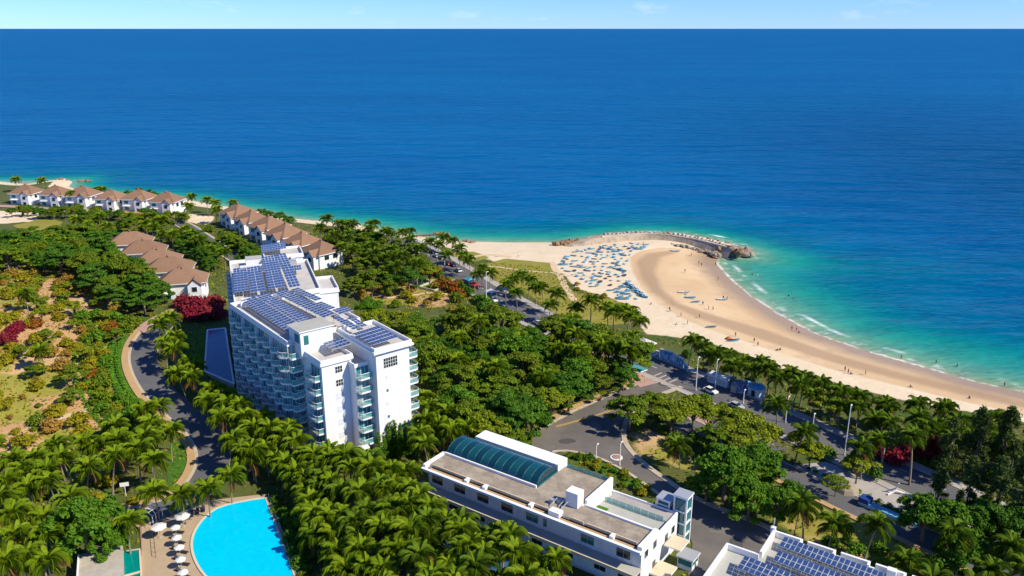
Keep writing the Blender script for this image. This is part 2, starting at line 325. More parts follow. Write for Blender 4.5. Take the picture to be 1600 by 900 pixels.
def np_mesh(name, V, Q, mats, tint=None, attrs=None, smooth=False, mi=None):
    me = bpy.data.meshes.new(name); V = np.asarray(V, np.float32); Q = np.asarray(Q, np.int32); k = Q.shape[1]
    me.vertices.add(len(V)); me.vertices.foreach_set('co', V.ravel())
    me.loops.add(Q.size); me.loops.foreach_set('vertex_index', Q.ravel())
    me.polygons.add(len(Q)); me.polygons.foreach_set('loop_start', np.arange(0, Q.size, k, dtype=np.int32))
    try: me.polygons.foreach_set('loop_total', np.full(len(Q), k, np.int32))
    except Exception: pass
    for q in mats: me.materials.append(MATS[q])
    if mi is not None: me.polygons.foreach_set('material_index', np.asarray(mi, np.int32))
    if smooth: me.polygons.foreach_set('use_smooth', np.ones(len(Q), bool))
    me.update(calc_edges=True)
    if tint is not None:
        a = me.attributes.new('tint', 'FLOAT', 'FACE'); a.data.foreach_set('value', np.asarray(tint, np.float32))
    for n_, d in (attrs or {}).items():
        a = me.attributes.new(n_, 'FLOAT', 'POINT'); a.data.foreach_set('value', np.asarray(d, np.float32))
    me.validate(); return me
def smooth_path(pts, step=3.0, closed=False):
    P = [Vector((p[0], p[1])) for p in pts]; out = []; n = len(P)
    for i in range(n if closed else n - 1):
        p0 = P[(i-1) % n] if closed else P[max(i-1, 0)]; p1 = P[i]; p2 = P[(i+1) % n]; p3 = P[(i+2) % n] if closed else P[min(i+2, n-1)]
        k = max(2, int((p2 - p1).length / step))
        for j in range(k):
            t = j / k
            out.append(0.5 * ((2*p1) + (p2-p0)*t + (2*p0-5*p1+4*p2-p3)*t*t + (3*p1-p0-3*p2+p3)*t**3))
    if not closed: out.append(P[-1])
    return [(p.x, p.y) for p in out]
def offset_path(path, d):
    out = []
    for i, p in enumerate(path):
        a = Vector(path[max(i-1, 0)]); b = Vector(path[min(i+1, len(path)-1)]); t = (b - a).normalized(); out.append((p[0] - t.y * d, p[1] + t.x * d))
    return out

# ================================================================== SETTING: terrain, sea, roads
def W(pxs, z=None): return [GT(x, y)[:2] if z is None else GZ(x, y, z) for x, y in pxs]
def axis(lo, a, b, hi, st):
    c = np.arange(a, b + st / 2, st); g = np.geomspace(st * 2, abs(hi - b), 14); k = np.geomspace(st * 2, abs(lo - a), 14)
    return np.concatenate([(a - k)[::-1], c, b + g])
gx = axis(-8000, -480, 270, 2600, 2.0); gy = axis(-5000, 84, 640, 1100, 2.0)
X, Y = np.meshgrid(gx, gy); x = X.ravel(); y = Y.ravel(); Z = height(x, y)
d_sh = dist_line(x, y, SHORE); inside = inpoly(x, y, LANDPOLY)
beach = W([(640,372),(735,377),(880,377),(1120,380),(1160,400),(1120,402),(1117,412),(1215,493),(1600,616),(1800,680)]) + [(330.,-100.),(230.,60.),(170.,160.)] + \
        W([(1700,690),(1600,660),(1480,638),(1400,622),(1300,596),(1230,578),(1170,556),(1100,532),(1060,528),(1010,522),(985,478),(950,464),(900,450),(880,428),(845,416),(800,412),(770,408),(740,400),(720,393),(695,386),(660,379)])
s_beach = sdist(x, y, beach)
sand = np.clip(0.5 + np.maximum(s_beach, 11 - d_sh) / 7, 0, 1)
for p in ([(-40,328),(62,332),(55,346),(-40,352)], [(290,334),(335,338),(328,352),(285,346)]): sand = np.maximum(sand, np.clip(0.5 + sdist(x, y, W(p)) / 6, 0, 1))
wetpoly = W([(1030,387),(1000,392),(984,402),(988,425),(1003,450),(1030,476),(1075,502),(1130,522),(1200,545),(1300,577),(1400,602),(1500,626),(1600,648),(1750,690)]) + [(225.,100.),(320.,-90.),(640.,-900.),(420.,-100.),(240.,120.)] + W([(1650,600),(1500,560),(1300,500),(1200,430),(1150,390),(1100,388)])
wet = np.clip(0.5 + sdist(x, y, wetpoly) / 5, 0, 1)
wetpoly2 = W([(1042,392),(1010,396),(994,410),(1000,432),(1016,455),(1043,474),(1085,495),(1140,514),(1200,534),(1300,566),(1400,592),(1500,616),(1600,638),(1740,670)]) + [(300.,0.)] + W([(1700,640),(1600,628),(1500,604),(1400,580),(1300,552),(1200,516),(1120,494),(1060,474),(1035,452),(1024,425),(1032,402),(1060,394)])
band = np.clip(0.5 + sdist(x, y, wetpoly2) / 4, 0, 1)          # the hollow left by the last tide, still damp
lawn = np.full(x.shape, -50.)
for p in [[(752,414),(790,404),(862,411),(876,430),(896,456),(958,468),(988,482),(985,505),(900,512),(820,456),(770,442)], [(702,394),(740,393),(766,403),(740,409),(712,404)], [(20,352),(70,341),(98,346),(92,356),(40,362)],
          [(1240,775),(1300,800),(1400,845),(1470,880),(1480,900),(1380,880),(1290,845),(1215,805)]]:
    lawn = np.maximum(lawn, sdist(x, y, W(p)))
lawn = np.clip(0.5 + lawn / 4, 0, 1)
turf = np.full(x.shape, -50.)
for p in [[(168,535),(222,522),(206,545),(200,570),(212,605),(235,640),(255,668),(225,660),(190,625),(165,580)], [(285,520),(322,512),(322,588),(292,560)], [(930,712),(990,738),(1030,770),(1000,770),(950,740),(880,715)], [(265,690),(300,690),(312,715),(300,750),(262,765)]]:
    turf = np.maximum(turf, sdist(x, y, W(p)))
turf = np.clip(0.5 + turf / 3, 0, 1)
dirt = np.full(x.shape, -50.)
for p in [[(555,460),(620,436),(690,436),(725,462),(690,480),(600,475)], [(-60,415),(60,412),(150,440),(190,490),(165,560),(175,640),(150,690),(100,715),(-60,730)], [(-40,328),(62,332),(55,346),(-40,352)], [(290,334),(335,338),(328,352),(285,346)],
          [(120,320),(280,330),(280,345),(120,330)], [(1420,730),(1520,740),(1500,790),(1400,760)], [(1220,790),(1330,835),(1400,870),(1330,880),(1200,812)], [(975,655),(1050,690),(1100,740),(1000,712)]]:
    dirt = np.maximum(dirt, sdist(x, y, W(p)))
dirt = np.clip(0.5 + dirt / 8, 0, 1)
ii = np.arange(X.size).reshape(X.shape); Q = np.stack([ii[:-1, :-1], ii[:-1, 1:], ii[1:, 1:], ii[1:, :-1]], -1).reshape(-1, 4)

m, t, b = newmat('ground')
tcn = N(t, 'ShaderNodeTexCoord')
def gno(sc, det=6.0, r=0.62):
    n = N(t, 'ShaderNodeTexNoise', i_Scale=sc, i_Detail=det, i_Roughness=r); t.links.new(tcn.outputs['Object'], n.inputs['Vector']); return n.outputs[0]
def gmix(f, a, c):
    n = N(t, 'ShaderNodeMixRGB')
    if f is not None: t.links.new(f, n.inputs[0])
    for k, v in ((1, a), (2, c)):
        if isinstance(v, tuple): n.inputs[k].default_value = (*v, 1)
        else: t.links.new(v, n.inputs[k])
    return n.outputs[0]
def grange(v, a, c, o=1.0):
    n = N(t, 'ShaderNodeMapRange'); n.inputs[1].default_value = a; n.inputs[2].default_value = c; n.inputs[4].default_value = o; t.links.new(v, n.inputs[0]); return n.outputs[0]
def gmask(name, noise, amp=0.55, soft=0.06):
    a = N(t, 'ShaderNodeAttribute', attribute_name=name); s = N(t, 'ShaderNodeMath', operation='MULTIPLY_ADD', i_1=amp, i_2=-amp / 2); t.links.new(noise, s.inputs[0])
    d = N(t, 'ShaderNodeMath', operation='ADD'); t.links.new(a.outputs['Fac'], d.inputs[0]); t.links.new(s.outputs[0], d.inputs[1]); return grange(d.outputs[0], 0.5 - soft, 0.5 + soft)
n_big, n_mid, n_fine = gno(0.03), gno(0.12), gno(0.9)
base = gmix(grange(n_mid, 0.35, 0.65), (0.06, 0.10, 0.015), (0.13, 0.12, 0.035)); base = gmix(grange(n_fine, 0.4, 0.75, 0.6), base, (0.05, 0.085, 0.014))
dcol = gmix(grange(n_fine, 0.3, 0.7), (0.54, 0.34, 0.17), (0.40, 0.22, 0.09)); dcol = gmix(grange(n_big, 0.50, 0.62, 0.5), dcol, (0.62, 0.46, 0.28)); dcol = gmix(grange(gno(0.07), 0.45, 0.54, 0.85), dcol, gmix(grange(n_fine, 0.3, 0.7), (0.29, 0.28, 0.03), (0.19, 0.22, 0.02)))
col = gmix(gmask('dirt', n_mid, 0.9, 0.1), base, dcol)
lcol = gmix(grange(n_mid, 0.3, 0.7), (0.20, 0.20, 0.02), (0.30, 0.26, 0.05)); lcol = gmix(grange(n_fine, 0.5, 0.8, 0.5), lcol, (0.33, 0.24, 0.09))
tcol = gmix(grange(n_fine, 0.3, 0.7), (0.035, 0.11, 0.008), (0.07, 0.17, 0.012))
scol = gmix(grange(n_mid, 0.3, 0.7), (0.67, 0.54, 0.36), (0.75, 0.62, 0.44)); scol = gmix(grange(n_fine, 0.50, 0.70, 0.45), scol, (0.56, 0.42, 0.27)); scol = gmix(grange(gno(0.35, 9.0, 0.75), 0.54, 0.66, 0.4), scol, (0.50, 0.37, 0.23))
wcol = gmix(grange(n_big, 0.4, 0.6), (0.58, 0.40, 0.22), (0.72, 0.53, 0.32)); wcol = gmix(grange(gno(0.06, 9.0, 0.7), 0.48, 0.62, 0.5), wcol, (0.46, 0.31, 0.17))
col = gmix(gmask('sand', n_mid, 0.6), col, scol)
wm = gmask('wet', n_big, 0.35, 0.12); col = gmix(wm, col, wcol)
bm_ = gmask('band', n_big, 0.5, 0.35); bm2 = N(t, 'ShaderNodeMath', operation='MULTIPLY', i_1=0.75); t.links.new(bm_, bm2.inputs[0]); col = gmix(bm2.outputs[0], col, (0.36, 0.235, 0.14))
sw = N(t, 'ShaderNodeAttribute', attribute_name='swash'); swr = N(t, 'ShaderNodeMath', operation='MULTIPLY_ADD', i_1=0.5, i_2=-0.25); t.links.new(n_mid, swr.inputs[0]); swa = N(t, 'ShaderNodeMath', operation='ADD'); t.links.new(sw.outputs['Fac'], swa.inputs[0]); t.links.new(swr.outputs[0], swa.inputs[1])
swm = grange(swa.outputs[0], 0.15, 0.75, 0.85); col = gmix(swm, col, (0.32, 0.22, 0.13))
col = gmix(gmask('lawn', n_mid, 0.8), col, lcol); col = gmix(gmask('turf', n_mid, 0.5), col, tcol)
t.links.new(col, b.inputs['Base Color']); b.inputs['Specular IOR Level'].default_value = 0.25
rr = grange(swm, 0, 0.8); r2 = N(t, 'ShaderNodeMath', operation='MULTIPLY_ADD', i_1=-0.55, i_2=0.92); t.links.new(rr, r2.inputs[0]); t.links.new(r2.outputs[0], b.inputs['Roughness'])
bp = N(t, 'ShaderNodeBump', i_Strength=0.5, i_Distance=0.25); t.links.new(gno(0.5, 8.0, 0.7), bp.inputs['Height']); t.links.new(bp.outputs[0], b.inputs['Normal'])
swash = np.clip(1 - d_sh / 16, 0, 1) * np.clip(0.5 + (x - 70) / 20, 0, 1)
rough_z = np.where(dirt > 0.6, 0.35 * np.sin(x * 0.23 + 1.7 * np.sin(y * 0.11)) * np.sin(y * 0.31 + np.sin(x * 0.17)), 0) * (x < -90)
me = np_mesh('ground', np.stack([x, y, Z + rough_z], 1), Q, ['ground'], attrs=dict(sand=sand, wet=wet, lawn=lawn, turf=turf, dirt=dirt, band=band, swash=swash), smooth=True)
tag(link('ground', me), kind='structure')

# ---- sea
sx = np.concatenate([-np.geomspace(300, 70000, 40)[::-1], np.arange(-292, 420, 4.0), np.geomspace(424, 70000, 40)])
sy = np.concatenate([-np.geomspace(100, 9000, 12)[::-1], [0, 50, 90], np.arange(110, 640, 4.0), np.geomspace(645, 75000, 60)])
X, Y = np.meshgrid(sx, sy); x = X.ravel(); y = Y.ravel()
d = dist_line(x, y, SHORE); d = np.where(inpoly(x, y, LANDPOLY), -d, d)
bay = np.clip((x - 85) / 25, 0, 1) * np.clip((385 - y) / 30, 0, 1)
shelf = 0.34 + 0.32 * bay
ii = np.arange(X.size).reshape(X.shape); Q = np.stack([ii[:-1, :-1], ii[:-1, 1:], ii[1:, 1:], ii[1:, :-1]], -1).reshape(-1, 4)
keep = (d[Q] > -30).any(1); Q = Q[keep]
used = np.unique(Q); remap = np.full(len(x), -1); remap[used] = np.arange(len(used)); Q = remap[Q]
m, t, b = newmat('sea_water'); tcn = N(t, 'ShaderNodeTexCoord')
at = N(t, 'ShaderNodeAttribute', attribute_name='offshore'); ab = N(t, 'ShaderNodeAttribute', attribute_name='bay')
mpn = N(t, 'ShaderNodeMapping'); mpn.inputs['Rotation'].default_value = (0, 0, math.radians(-14)); mpn.inputs['Scale'].default_value = (0.35, 1, 1); t.links.new(tcn.outputs['Object'], mpn.inputs[0])
def wno(sc, det=3.0, r=0.55, v=mpn):
    n = N(t, 'ShaderNodeTexNoise', i_Scale=sc, i_Detail=det, i_Roughness=r); t.links.new(v.outputs[0], n.inputs['Vector']); return n.outputs[0]
wn = wno(0.018, 5.0); ws = N(t, 'ShaderNodeMath', operation='MULTIPLY_ADD', i_1=60.0, i_2=-30.0); t.links.new(wn, ws.inputs[0])
sc_ = N(t, 'ShaderNodeMath', operation='MULTIPLY', i_1=0.012); t.links.new(at.outputs['Fac'], sc_.inputs[0]); sc2 = N(t, 'ShaderNodeClamp'); t.links.new(sc_.outputs[0], sc2.inputs[0])
wm_ = N(t, 'ShaderNodeMath', operation='MULTIPLY'); t.links.new(ws.outputs[0], wm_.inputs[0]); t.links.new(sc2.outputs[0], wm_.inputs[1])
da = N(t, 'ShaderNodeMath', operation='ADD'); t.links.new(at.outputs['Fac'], da.inputs[0]); t.links.new(wm_.outputs[0], da.inputs[1])
rg = N(t, 'ShaderNodeMapRange'); rg.inputs[2].default_value = 320.0; t.links.new(da.outputs[0], rg.inputs[0])
ramp = N(t, 'ShaderNodeValToRGB'); e = ramp.color_ramp
for pos, c in ((0.0, (0.30, 0.32, 0.19)), (0.03, (0.13, 0.32, 0.21)), (0.085, (0.03, 0.28, 0.21)), (0.13, (0.008, 0.25, 0.205)), (0.18, (0.002, 0.19, 0.21)), (0.26, (0.0, 0.140, 0.215)), (0.45, (0.0, 0.125, 0.260)), (1.0, (0.0, 0.108, 0.290))):
    k = e.elements.new(pos) if pos not in (0.0, 1.0) else e.elements[0 if pos == 0 else -1]
    k.position = pos; k.color = (*c, 1)
t.links.new(rg.outputs[0], ramp.inputs[0]); wcol = ramp.outputs[0]
ch = N(t, 'ShaderNodeMapRange'); ch.inputs[1].default_value = 0.35; ch.inputs[2].default_value = 0.7; ch.inputs[4].default_value = 0.6; t.links.new(wno(0.0045, 4.0, 0.6), ch.inputs[0])
cmx = N(t, 'ShaderNodeMixRGB'); cmx.inputs[2].default_value = (0.0, 0.070, 0.235, 1)
mm = N(t, 'ShaderNodeMath', operation='MULTIPLY'); t.links.new(ch.outputs[0], mm.inputs[0]); t.links.new(sc2.outputs[0], mm.inputs[1]); t.links.new(mm.outputs[0], cmx.inputs[0]); t.links.new(wcol, cmx.inputs[1])
# surf: a broken lace of foam where the swell runs out, and a second line further off
fo = wno(0.22, 6.0, 0.7, tcn_ := N(t, 'ShaderNodeMapping')); t.links.new(tcn.outputs['Object'], tcn_.inputs[0])
rd = N(t, 'ShaderNodeAttribute', attribute_name='reach')
def fband(c0, wd, thr, amp, nz, warp):
    w1 = N(t, 'ShaderNodeMath', operation='MULTIPLY_ADD', i_1=warp, i_2=-warp / 2); t.links.new(wno(0.035, 3.0, 0.5, tcn_), w1.inputs[0])
    a1 = N(t, 'ShaderNodeMath', operation='ADD'); t.links.new(rd.outputs['Fac'], a1.inputs[0]); t.links.new(w1.outputs[0], a1.inputs[1])
    s1 = N(t, 'ShaderNodeMath', operation='SUBTRACT', i_1=c0); t.links.new(a1.outputs[0], s1.inputs[0]); b1 = N(t, 'ShaderNodeMath', operation='ABSOLUTE'); t.links.new(s1.outputs[0], b1.inputs[0])
    r1 = N(t, 'ShaderNodeMapRange'); r1.inputs[1].default_value = wd; r1.inputs[2].default_value = 0; t.links.new(b1.outputs[0], r1.inputs[0])
    r3 = N(t, 'ShaderNodeMapRange'); r3.inputs[1].default_value = thr; r3.inputs[2].default_value = thr + 0.12; r3.inputs[4].default_value = amp; t.links.new(nz, r3.inputs[0])
    q = N(t, 'ShaderNodeMath', operation='MULTIPLY'); t.links.new(r1.outputs[0], q.inputs[0]); t.links.new(r3.outputs[0], q.inputs[1]); return q.outputs[0]
f1 = fband(1.0, 1.1, 0.40, 0.75, fo, 2.5); f2 = fband(8.0, 1.7, 0.50, 1.0, wno(0.045, 3.0, 0.6, tcn_), 5.0); f3 = fband(4.5, 3.5, 0.52, 0.40, fo, 2.0)
fx = N(t, 'ShaderNodeMath', operation='MAXIMUM'); t.links.new(f1, fx.inputs[0]); t.links.new(f2, fx.inputs[1]); fy = N(t, 'ShaderNodeMath', operation='MAXIMUM'); t.links.new(fx.outputs[0], fy.inputs[0]); t.links.new(f3, fy.inputs[1])
dp = N(t, 'ShaderNodeMixRGB'); dp.inputs[2].default_value = (0.0, 0.052, 0.150, 1); dpm = N(t, 'ShaderNodeMath', operation='MULTIPLY', i_1=0.75); t.links.new(ab.outputs['Fac'], dpm.inputs[0]); t.links.new(dpm.outputs[0], dp.inputs[0]); t.links.new(cmx.outputs[0], dp.inputs[1])
fm = N(t, 'ShaderNodeMixRGB'); fm.inputs[2].default_value = (0.80, 0.82, 0.80, 1); t.links.new(fy.outputs[0], fm.inputs[0]); t.links.new(dp.outputs[0], fm.inputs[1]); t.links.new(fm.outputs[0], b.inputs['Base Color'])
b.inputs['Roughness'].default_value = 0.9; b.inputs['Specular IOR Level'].default_value = 0.0
b1 = N(t, 'ShaderNodeBump', i_Strength=1.0, i_Distance=5.5); t.links.new(wno(0.075, 4.0, 0.6), b1.inputs['Height'])
b2 = N(t, 'ShaderNodeBump', i_Strength=1.0, i_Distance=10.0); t.links.new(wno(0.030, 3.0, 0.5), b2.inputs['Height']); t.links.new(b1.outputs[0], b2.inputs['Normal'])
bd = N(t, 'ShaderNodeBump', i_Strength=1.0, i_Distance=6.0); t.links.new(wno(0.06, 4.0, 0.6), bd.inputs['Height']); t.links.new(bd.outputs[0], b.inputs['Normal'])
fr_ = N(t, 'ShaderNodeFresnel', i_IOR=1.33); t.links.new(b2.outputs[0], fr_.inputs['Normal']); fm2 = N(t, 'ShaderNodeMath', operation='MULTIPLY', i_1=0.18); t.links.new(fr_.outputs[0], fm2.inputs[0])
gl = N(t, 'ShaderNodeBsdfGlossy', i_Roughness=0.18); t.links.new(b2.outputs[0], gl.inputs['Normal']); gl.inputs[0].default_value = (0.8, 0.95, 1, 1)
ms_ = N(t, 'ShaderNodeMixShader'); t.links.new(fm2.outputs[0], ms_.inputs[0]); t.links.new(b.outputs[0], ms_.inputs[1]); t.links.new(gl.outputs[0], ms_.inputs[2]); t.links.new(ms_.outputs[0], t.nodes['Material Output'].inputs[0])
dd = np.clip(d, 0, 2000); deep = np.clip((x - 110) / 260, 0, 1) * np.clip((1400 - y) / 900, 0, 1) * np.clip((d - 45) / 60, 0, 1)
me = np_mesh('sea', np.stack([x, y, np.full(x.shape, SEA)], 1)[used], Q, ['sea_water'], attrs=dict(offshore=(dd / shelf)[used], bay=deep[used], reach=(dd + 40 * (x < 60))[used]), smooth=True)
tag(link('sea', me), kind='structure')

# ---- roads
def ribbon(name, path, w0, w1, matn, lift, parent=None, thick=0.0, struct=True):
    """a strip between two offsets of a path, laid on the ground; thick > 0 makes a raised kerb with sides"""
    A = np.array(offset_path(path, w0)); B = np.array(offset_path(path, w1)); n = len(path)
    base = np.maximum(height(A[:, 0], A[:, 1]), height(B[:, 0], B[:, 1])) + lift
    V = [(*A[i], base[i]) for i in range(n)] + [(*B[i], base[i]) for i in range(n)]
    F = [(i, i+1, n+i+1, n+i) if w1 < w0 else (i, n+i, n+i+1, i+1) for i in range(n-1)]
    mb = MB(); mb.poly(V, F, matn)
    if thick:
        V2 = [(v[0], v[1], v[2] - thick) for v in V]; k = 2 * n
        mb.poly(V + V2, [(i, k+i, k+i+1, i+1) for i in range(n-1)] + [(n+i, n+i+1, k+n+i+1, k+n+i) for i in range(n-1)] + [(0, n, k+n, k), (n-1, k+n-1, k+2*n-1, 2*n-1)], matn)
    o = mb.build(name, parent)
    if struct and parent is None: tag(o, kind='structure')
    return o
def sheet(name, pts, matn, lift, thick=0.0, parent=None):
    mb = MB(); z = max(h1(*p) for p in pts) + lift; mb.prism(pts, z - max(thick, 0.02), z, matn); o = mb.build(name, parent)
    if parent is None: tag(o, kind='structure')
    return o
def dashes(path, off, wd, ln, gap, matn, lift, road, skip=0, name='lane_marking'):
    acc = 0.0; seg = []; P = offset_path(path, off); k = 0
    for i in range(len(P) - 1):
        on = (acc % (ln + gap)) < ln
        if on: seg.append(P[i])
        if (not on or i == len(P) - 2) and len(seg) > 1:
            ribbon(name, seg, wd / 2, -wd / 2, matn, lift, road); seg = []
        elif not on: seg = []
        acc += math.dist(P[i], P[i+1])
drive = smooth_path(W([(300,484),(262,503),(238,524),(226,548),(228,575),(248,610),(282,642),(316,672),(333,700),(333,728),(315,760),(280,788),(235,803),(180,815)]), 1.5)
o = ribbon('driveway', drive, 3.6, -3.6, 'asphalt', 0.16)
ribbon('kerb', drive, 3.75, 3.6, 'kerb', 0.30, o, 0.4); ribbon('kerb', drive, -3.6, -4.3, 'kerb', 0.30, o, 0.4)
tag(ribbon('footway', drive, -4.3, -6.1, 'footway', 0.26, None, 0.3), kind='structure')
c0 = drive[48]; ribbon('joint', [offset_path(drive, -3.5)[44], offset_path(drive, 3.5)[48]], 0.2, -0.2, 'concrete', 0.175, o)
boul = smooth_path(W([(628,377),(640,383),(680,405),(722,430),(762,456),(805,481),(850,504),(905,526),(960,548),(1010,569),(1060,590),(1110,611),(1160,633),(1215,657),(1275,684),(1345,716),(1420,750),(1500,788),(1600,838),(1700,890)]), 2.0)
o = ribbon('boulevard', boul, 5.5, -5.5, 'asphalt', 0.14)
for a in (5.5, -5.9): ribbon('kerb', boul, a + 0.4, a, 'kerb', 0.26, o, 0.35)
dashes(boul, 0, 0.2, 3, 5, 'paint_white', 0.146, o); dashes(boul, 2.75, 0.15, 3, 6, 'paint_white', 0.146, o)
tag(ribbon('seafront_footway', boul, 8.6, 5.9, 'paving_grey', 0.22, None, 0.3), kind='structure')
tag(ribbon('landside_footway', boul, -5.9, -7.6, 'paving_grey', 0.22, None, 0.3), kind='structure')
resort = smooth_path(W([(1068,662),(1120,688),(1180,716),(1240,746),(1320,784),(1400,821),(1470,853),(1560,893),(1680,945)]), 2.0)
o = ribbon('service_road', resort, 3.6, -3.6, 'asphalt', 0.15)
ribbon('kerb', resort, 4.0, 3.6, 'kerb', 0.27, o, 0.35); dashes(resort, 0, 0.18, 1.5, 2.5, 'paint_white', 0.156, o)
tag(ribbon('orange_footway', resort, -3.6, -5.0, 'footway', 0.25, None, 0.35), kind='structure')
fc = W([(818,700),(846,672),(900,643),(950,621),(1000,601),(1030,590),(1062,604),(1020,620),(985,642),(972,668),(974,694),(998,722),(1045,757),(1095,786),(1150,808),(1200,830),(1240,880),(1300,960),(1060,960),(1075,900),(1082,850),(1060,800),(1010,758),(975,735),(930,714),(885,706),(840,712)])
court = sheet('forecourt', fc, 'asphalt_warm', 0.14)
kb = smooth_path(W([(846,672),(900,643),(950,621),(995,602)]), 2.0); ribbon('kerb', kb, 0.9, 0.0, 'kerb', 0.26, court, 0.3)
tag(ribbon('verge_footway', kb, 3.0, 0.9, 'footway', 0.16, None, 0.2), kind='structure')
kb = smooth_path(W([(1062,604),(1020,620),(985,642),(972,668),(974,694),(998,722),(1045,757),(1095,786),(1150,808),(1205,832),(1250,880)]), 1.5); ribbon('kerb', kb, 1.3, 0.0, 'kerb', 0.28, court, 0.3)
kb = smooth_path(W([(862,706),(885,704),(930,713),(975,734),(1010,757),(1040,778)]), 1.5); ribbon('kerb', kb, 0.0, -0.8, 'kerb', 0.28, court, 0.3)
ym = smooth_path(W([(870,668),(900,660),(940,648),(985,632)]), 1.0); ribbon('yellow_marking', ym, 0.25, 0.0, 'paint_yellow', 0.146, court); ribbon('yellow_marking', ym, 0.7, 0.5, 'paint_yellow', 0.146, court)
for k in range(4):
    a, b_ = W([(1022 + k * 8, 588 + k * 3.4), (1034 + k * 8, 583 + k * 3.4)]); ribbon('crossing_stripe', [a, b_], 0.3, -0.3, 'paving_grey', 0.152, court)
vroad = smooth_path(W([(270,345),(292,355),(318,372),(345,390),(380,412)]), 3.0); o = ribbon('villa_road', vroad, 3.2, -3.2, 'asphalt', 0.3); ribbon('kerb', vroad, -3.2, -4.0, 'kerb', 0.4, o, 0.4); ribbon('kerb', vroad, 4.4, 3.2, 'kerb', 0.4, o, 0.4)
vr2 = smooth_path(W([(-20,322),(60,326),(140,334),(250,342)]), 4.0); ribbon('villa_lane', vr2, 2.6, -2.6, 'paving_pink', 0.35)
sheet('plaza', W([(1236,728),(1290,722),(1345,742),(1445,772),(1425,803),(1330,770)]), 'paving_grey', 0.10)
sheet('bay_parking', W([(1080,640),(1150,662),(1230,700),(1215,716),(1140,684),(1072,655)]), 'asphalt', 0.10)
sheet('pink_paving', W([(1066,643),(1100,648),(1118,664),(1082,662)]), 'paving_pink', 0.13)
sheet('gate_paving', W([(980,590),(1008,583),(1040,596),(1000,606)]), 'paving_pink', 0.20)
sheet('upper_terrace_paving', W([(212,512),(262,490),(272,500),(225,524)]), 'paving_pink', 0.25)

mat('path_sand', (0.62, 0.47, 0.29), 0.95, 0.2, 0.4)
for pp, w_ in (([(862,409),(868,420),(878,438),(890,458),(898,470)], 1.3), ([(752,415),(790,419),(830,424),(872,427)], 0.6), ([(700,404),(735,402),(765,398),(800,402)], 1.2), ([(872,430),(910,432),(940,430)], 0.8), ([(602,466),(640,462),(668,458),(700,460)], 0.9), ([(-10,690),(40,670),(90,655),(140,640)], 1.1), ([(20,455),(60,452),(95,446),(125,438)], 0.8), ([(65,470),(100,452)], 0.7)):
    sp_ = smooth_path(W(pp), 2.5); jj = [(p[0] + random.uniform(-.4, .4), p[1] + random.uniform(-.4, .4)) for p in sp_]; ribbon('sand_path', jj, w_, -w_, 'path_sand', 0.05)

# worn patches in the asphalt
mat('asphalt_patch', (0.075, 0.072, 0.070), 0.9, 0.2, 0.5); mat('asphalt_pale', (0.17, 0.155, 0.14), 0.9, 0.2, 0.5)
for px, py, sx_, sy_, m_ in ((885,690,2.6,1.4,'asphalt_patch'), (930,668,1.6,3.0,'asphalt_pale'), (1010,640,1.2,1.2,'asphalt_patch'), (1130,830,3.0,1.6,'asphalt_pale'), (1150,850,1.4,2.6,'asphalt_patch'), (1060,772,2.4,1.0,'asphalt_patch'), (860,700,1.4,1.0,'asphalt_pale')):
    cx_, cy_ = GT(px, py)[:2]; a_ = random.uniform(0, 3)
    P = [(cx_ + sx_ * math.cos(k / 9 * 6.283) * random.uniform(.7, 1.1), cy_ + sy_ * math.sin(k / 9 * 6.283) * random.uniform(.7, 1.1)) for k in range(9)]
    MB().poly([(p[0], p[1], 0.146 + max(0.0, h1(*p))) for p in P], [tuple(range(9))], m_).build('asphalt_patch', court)

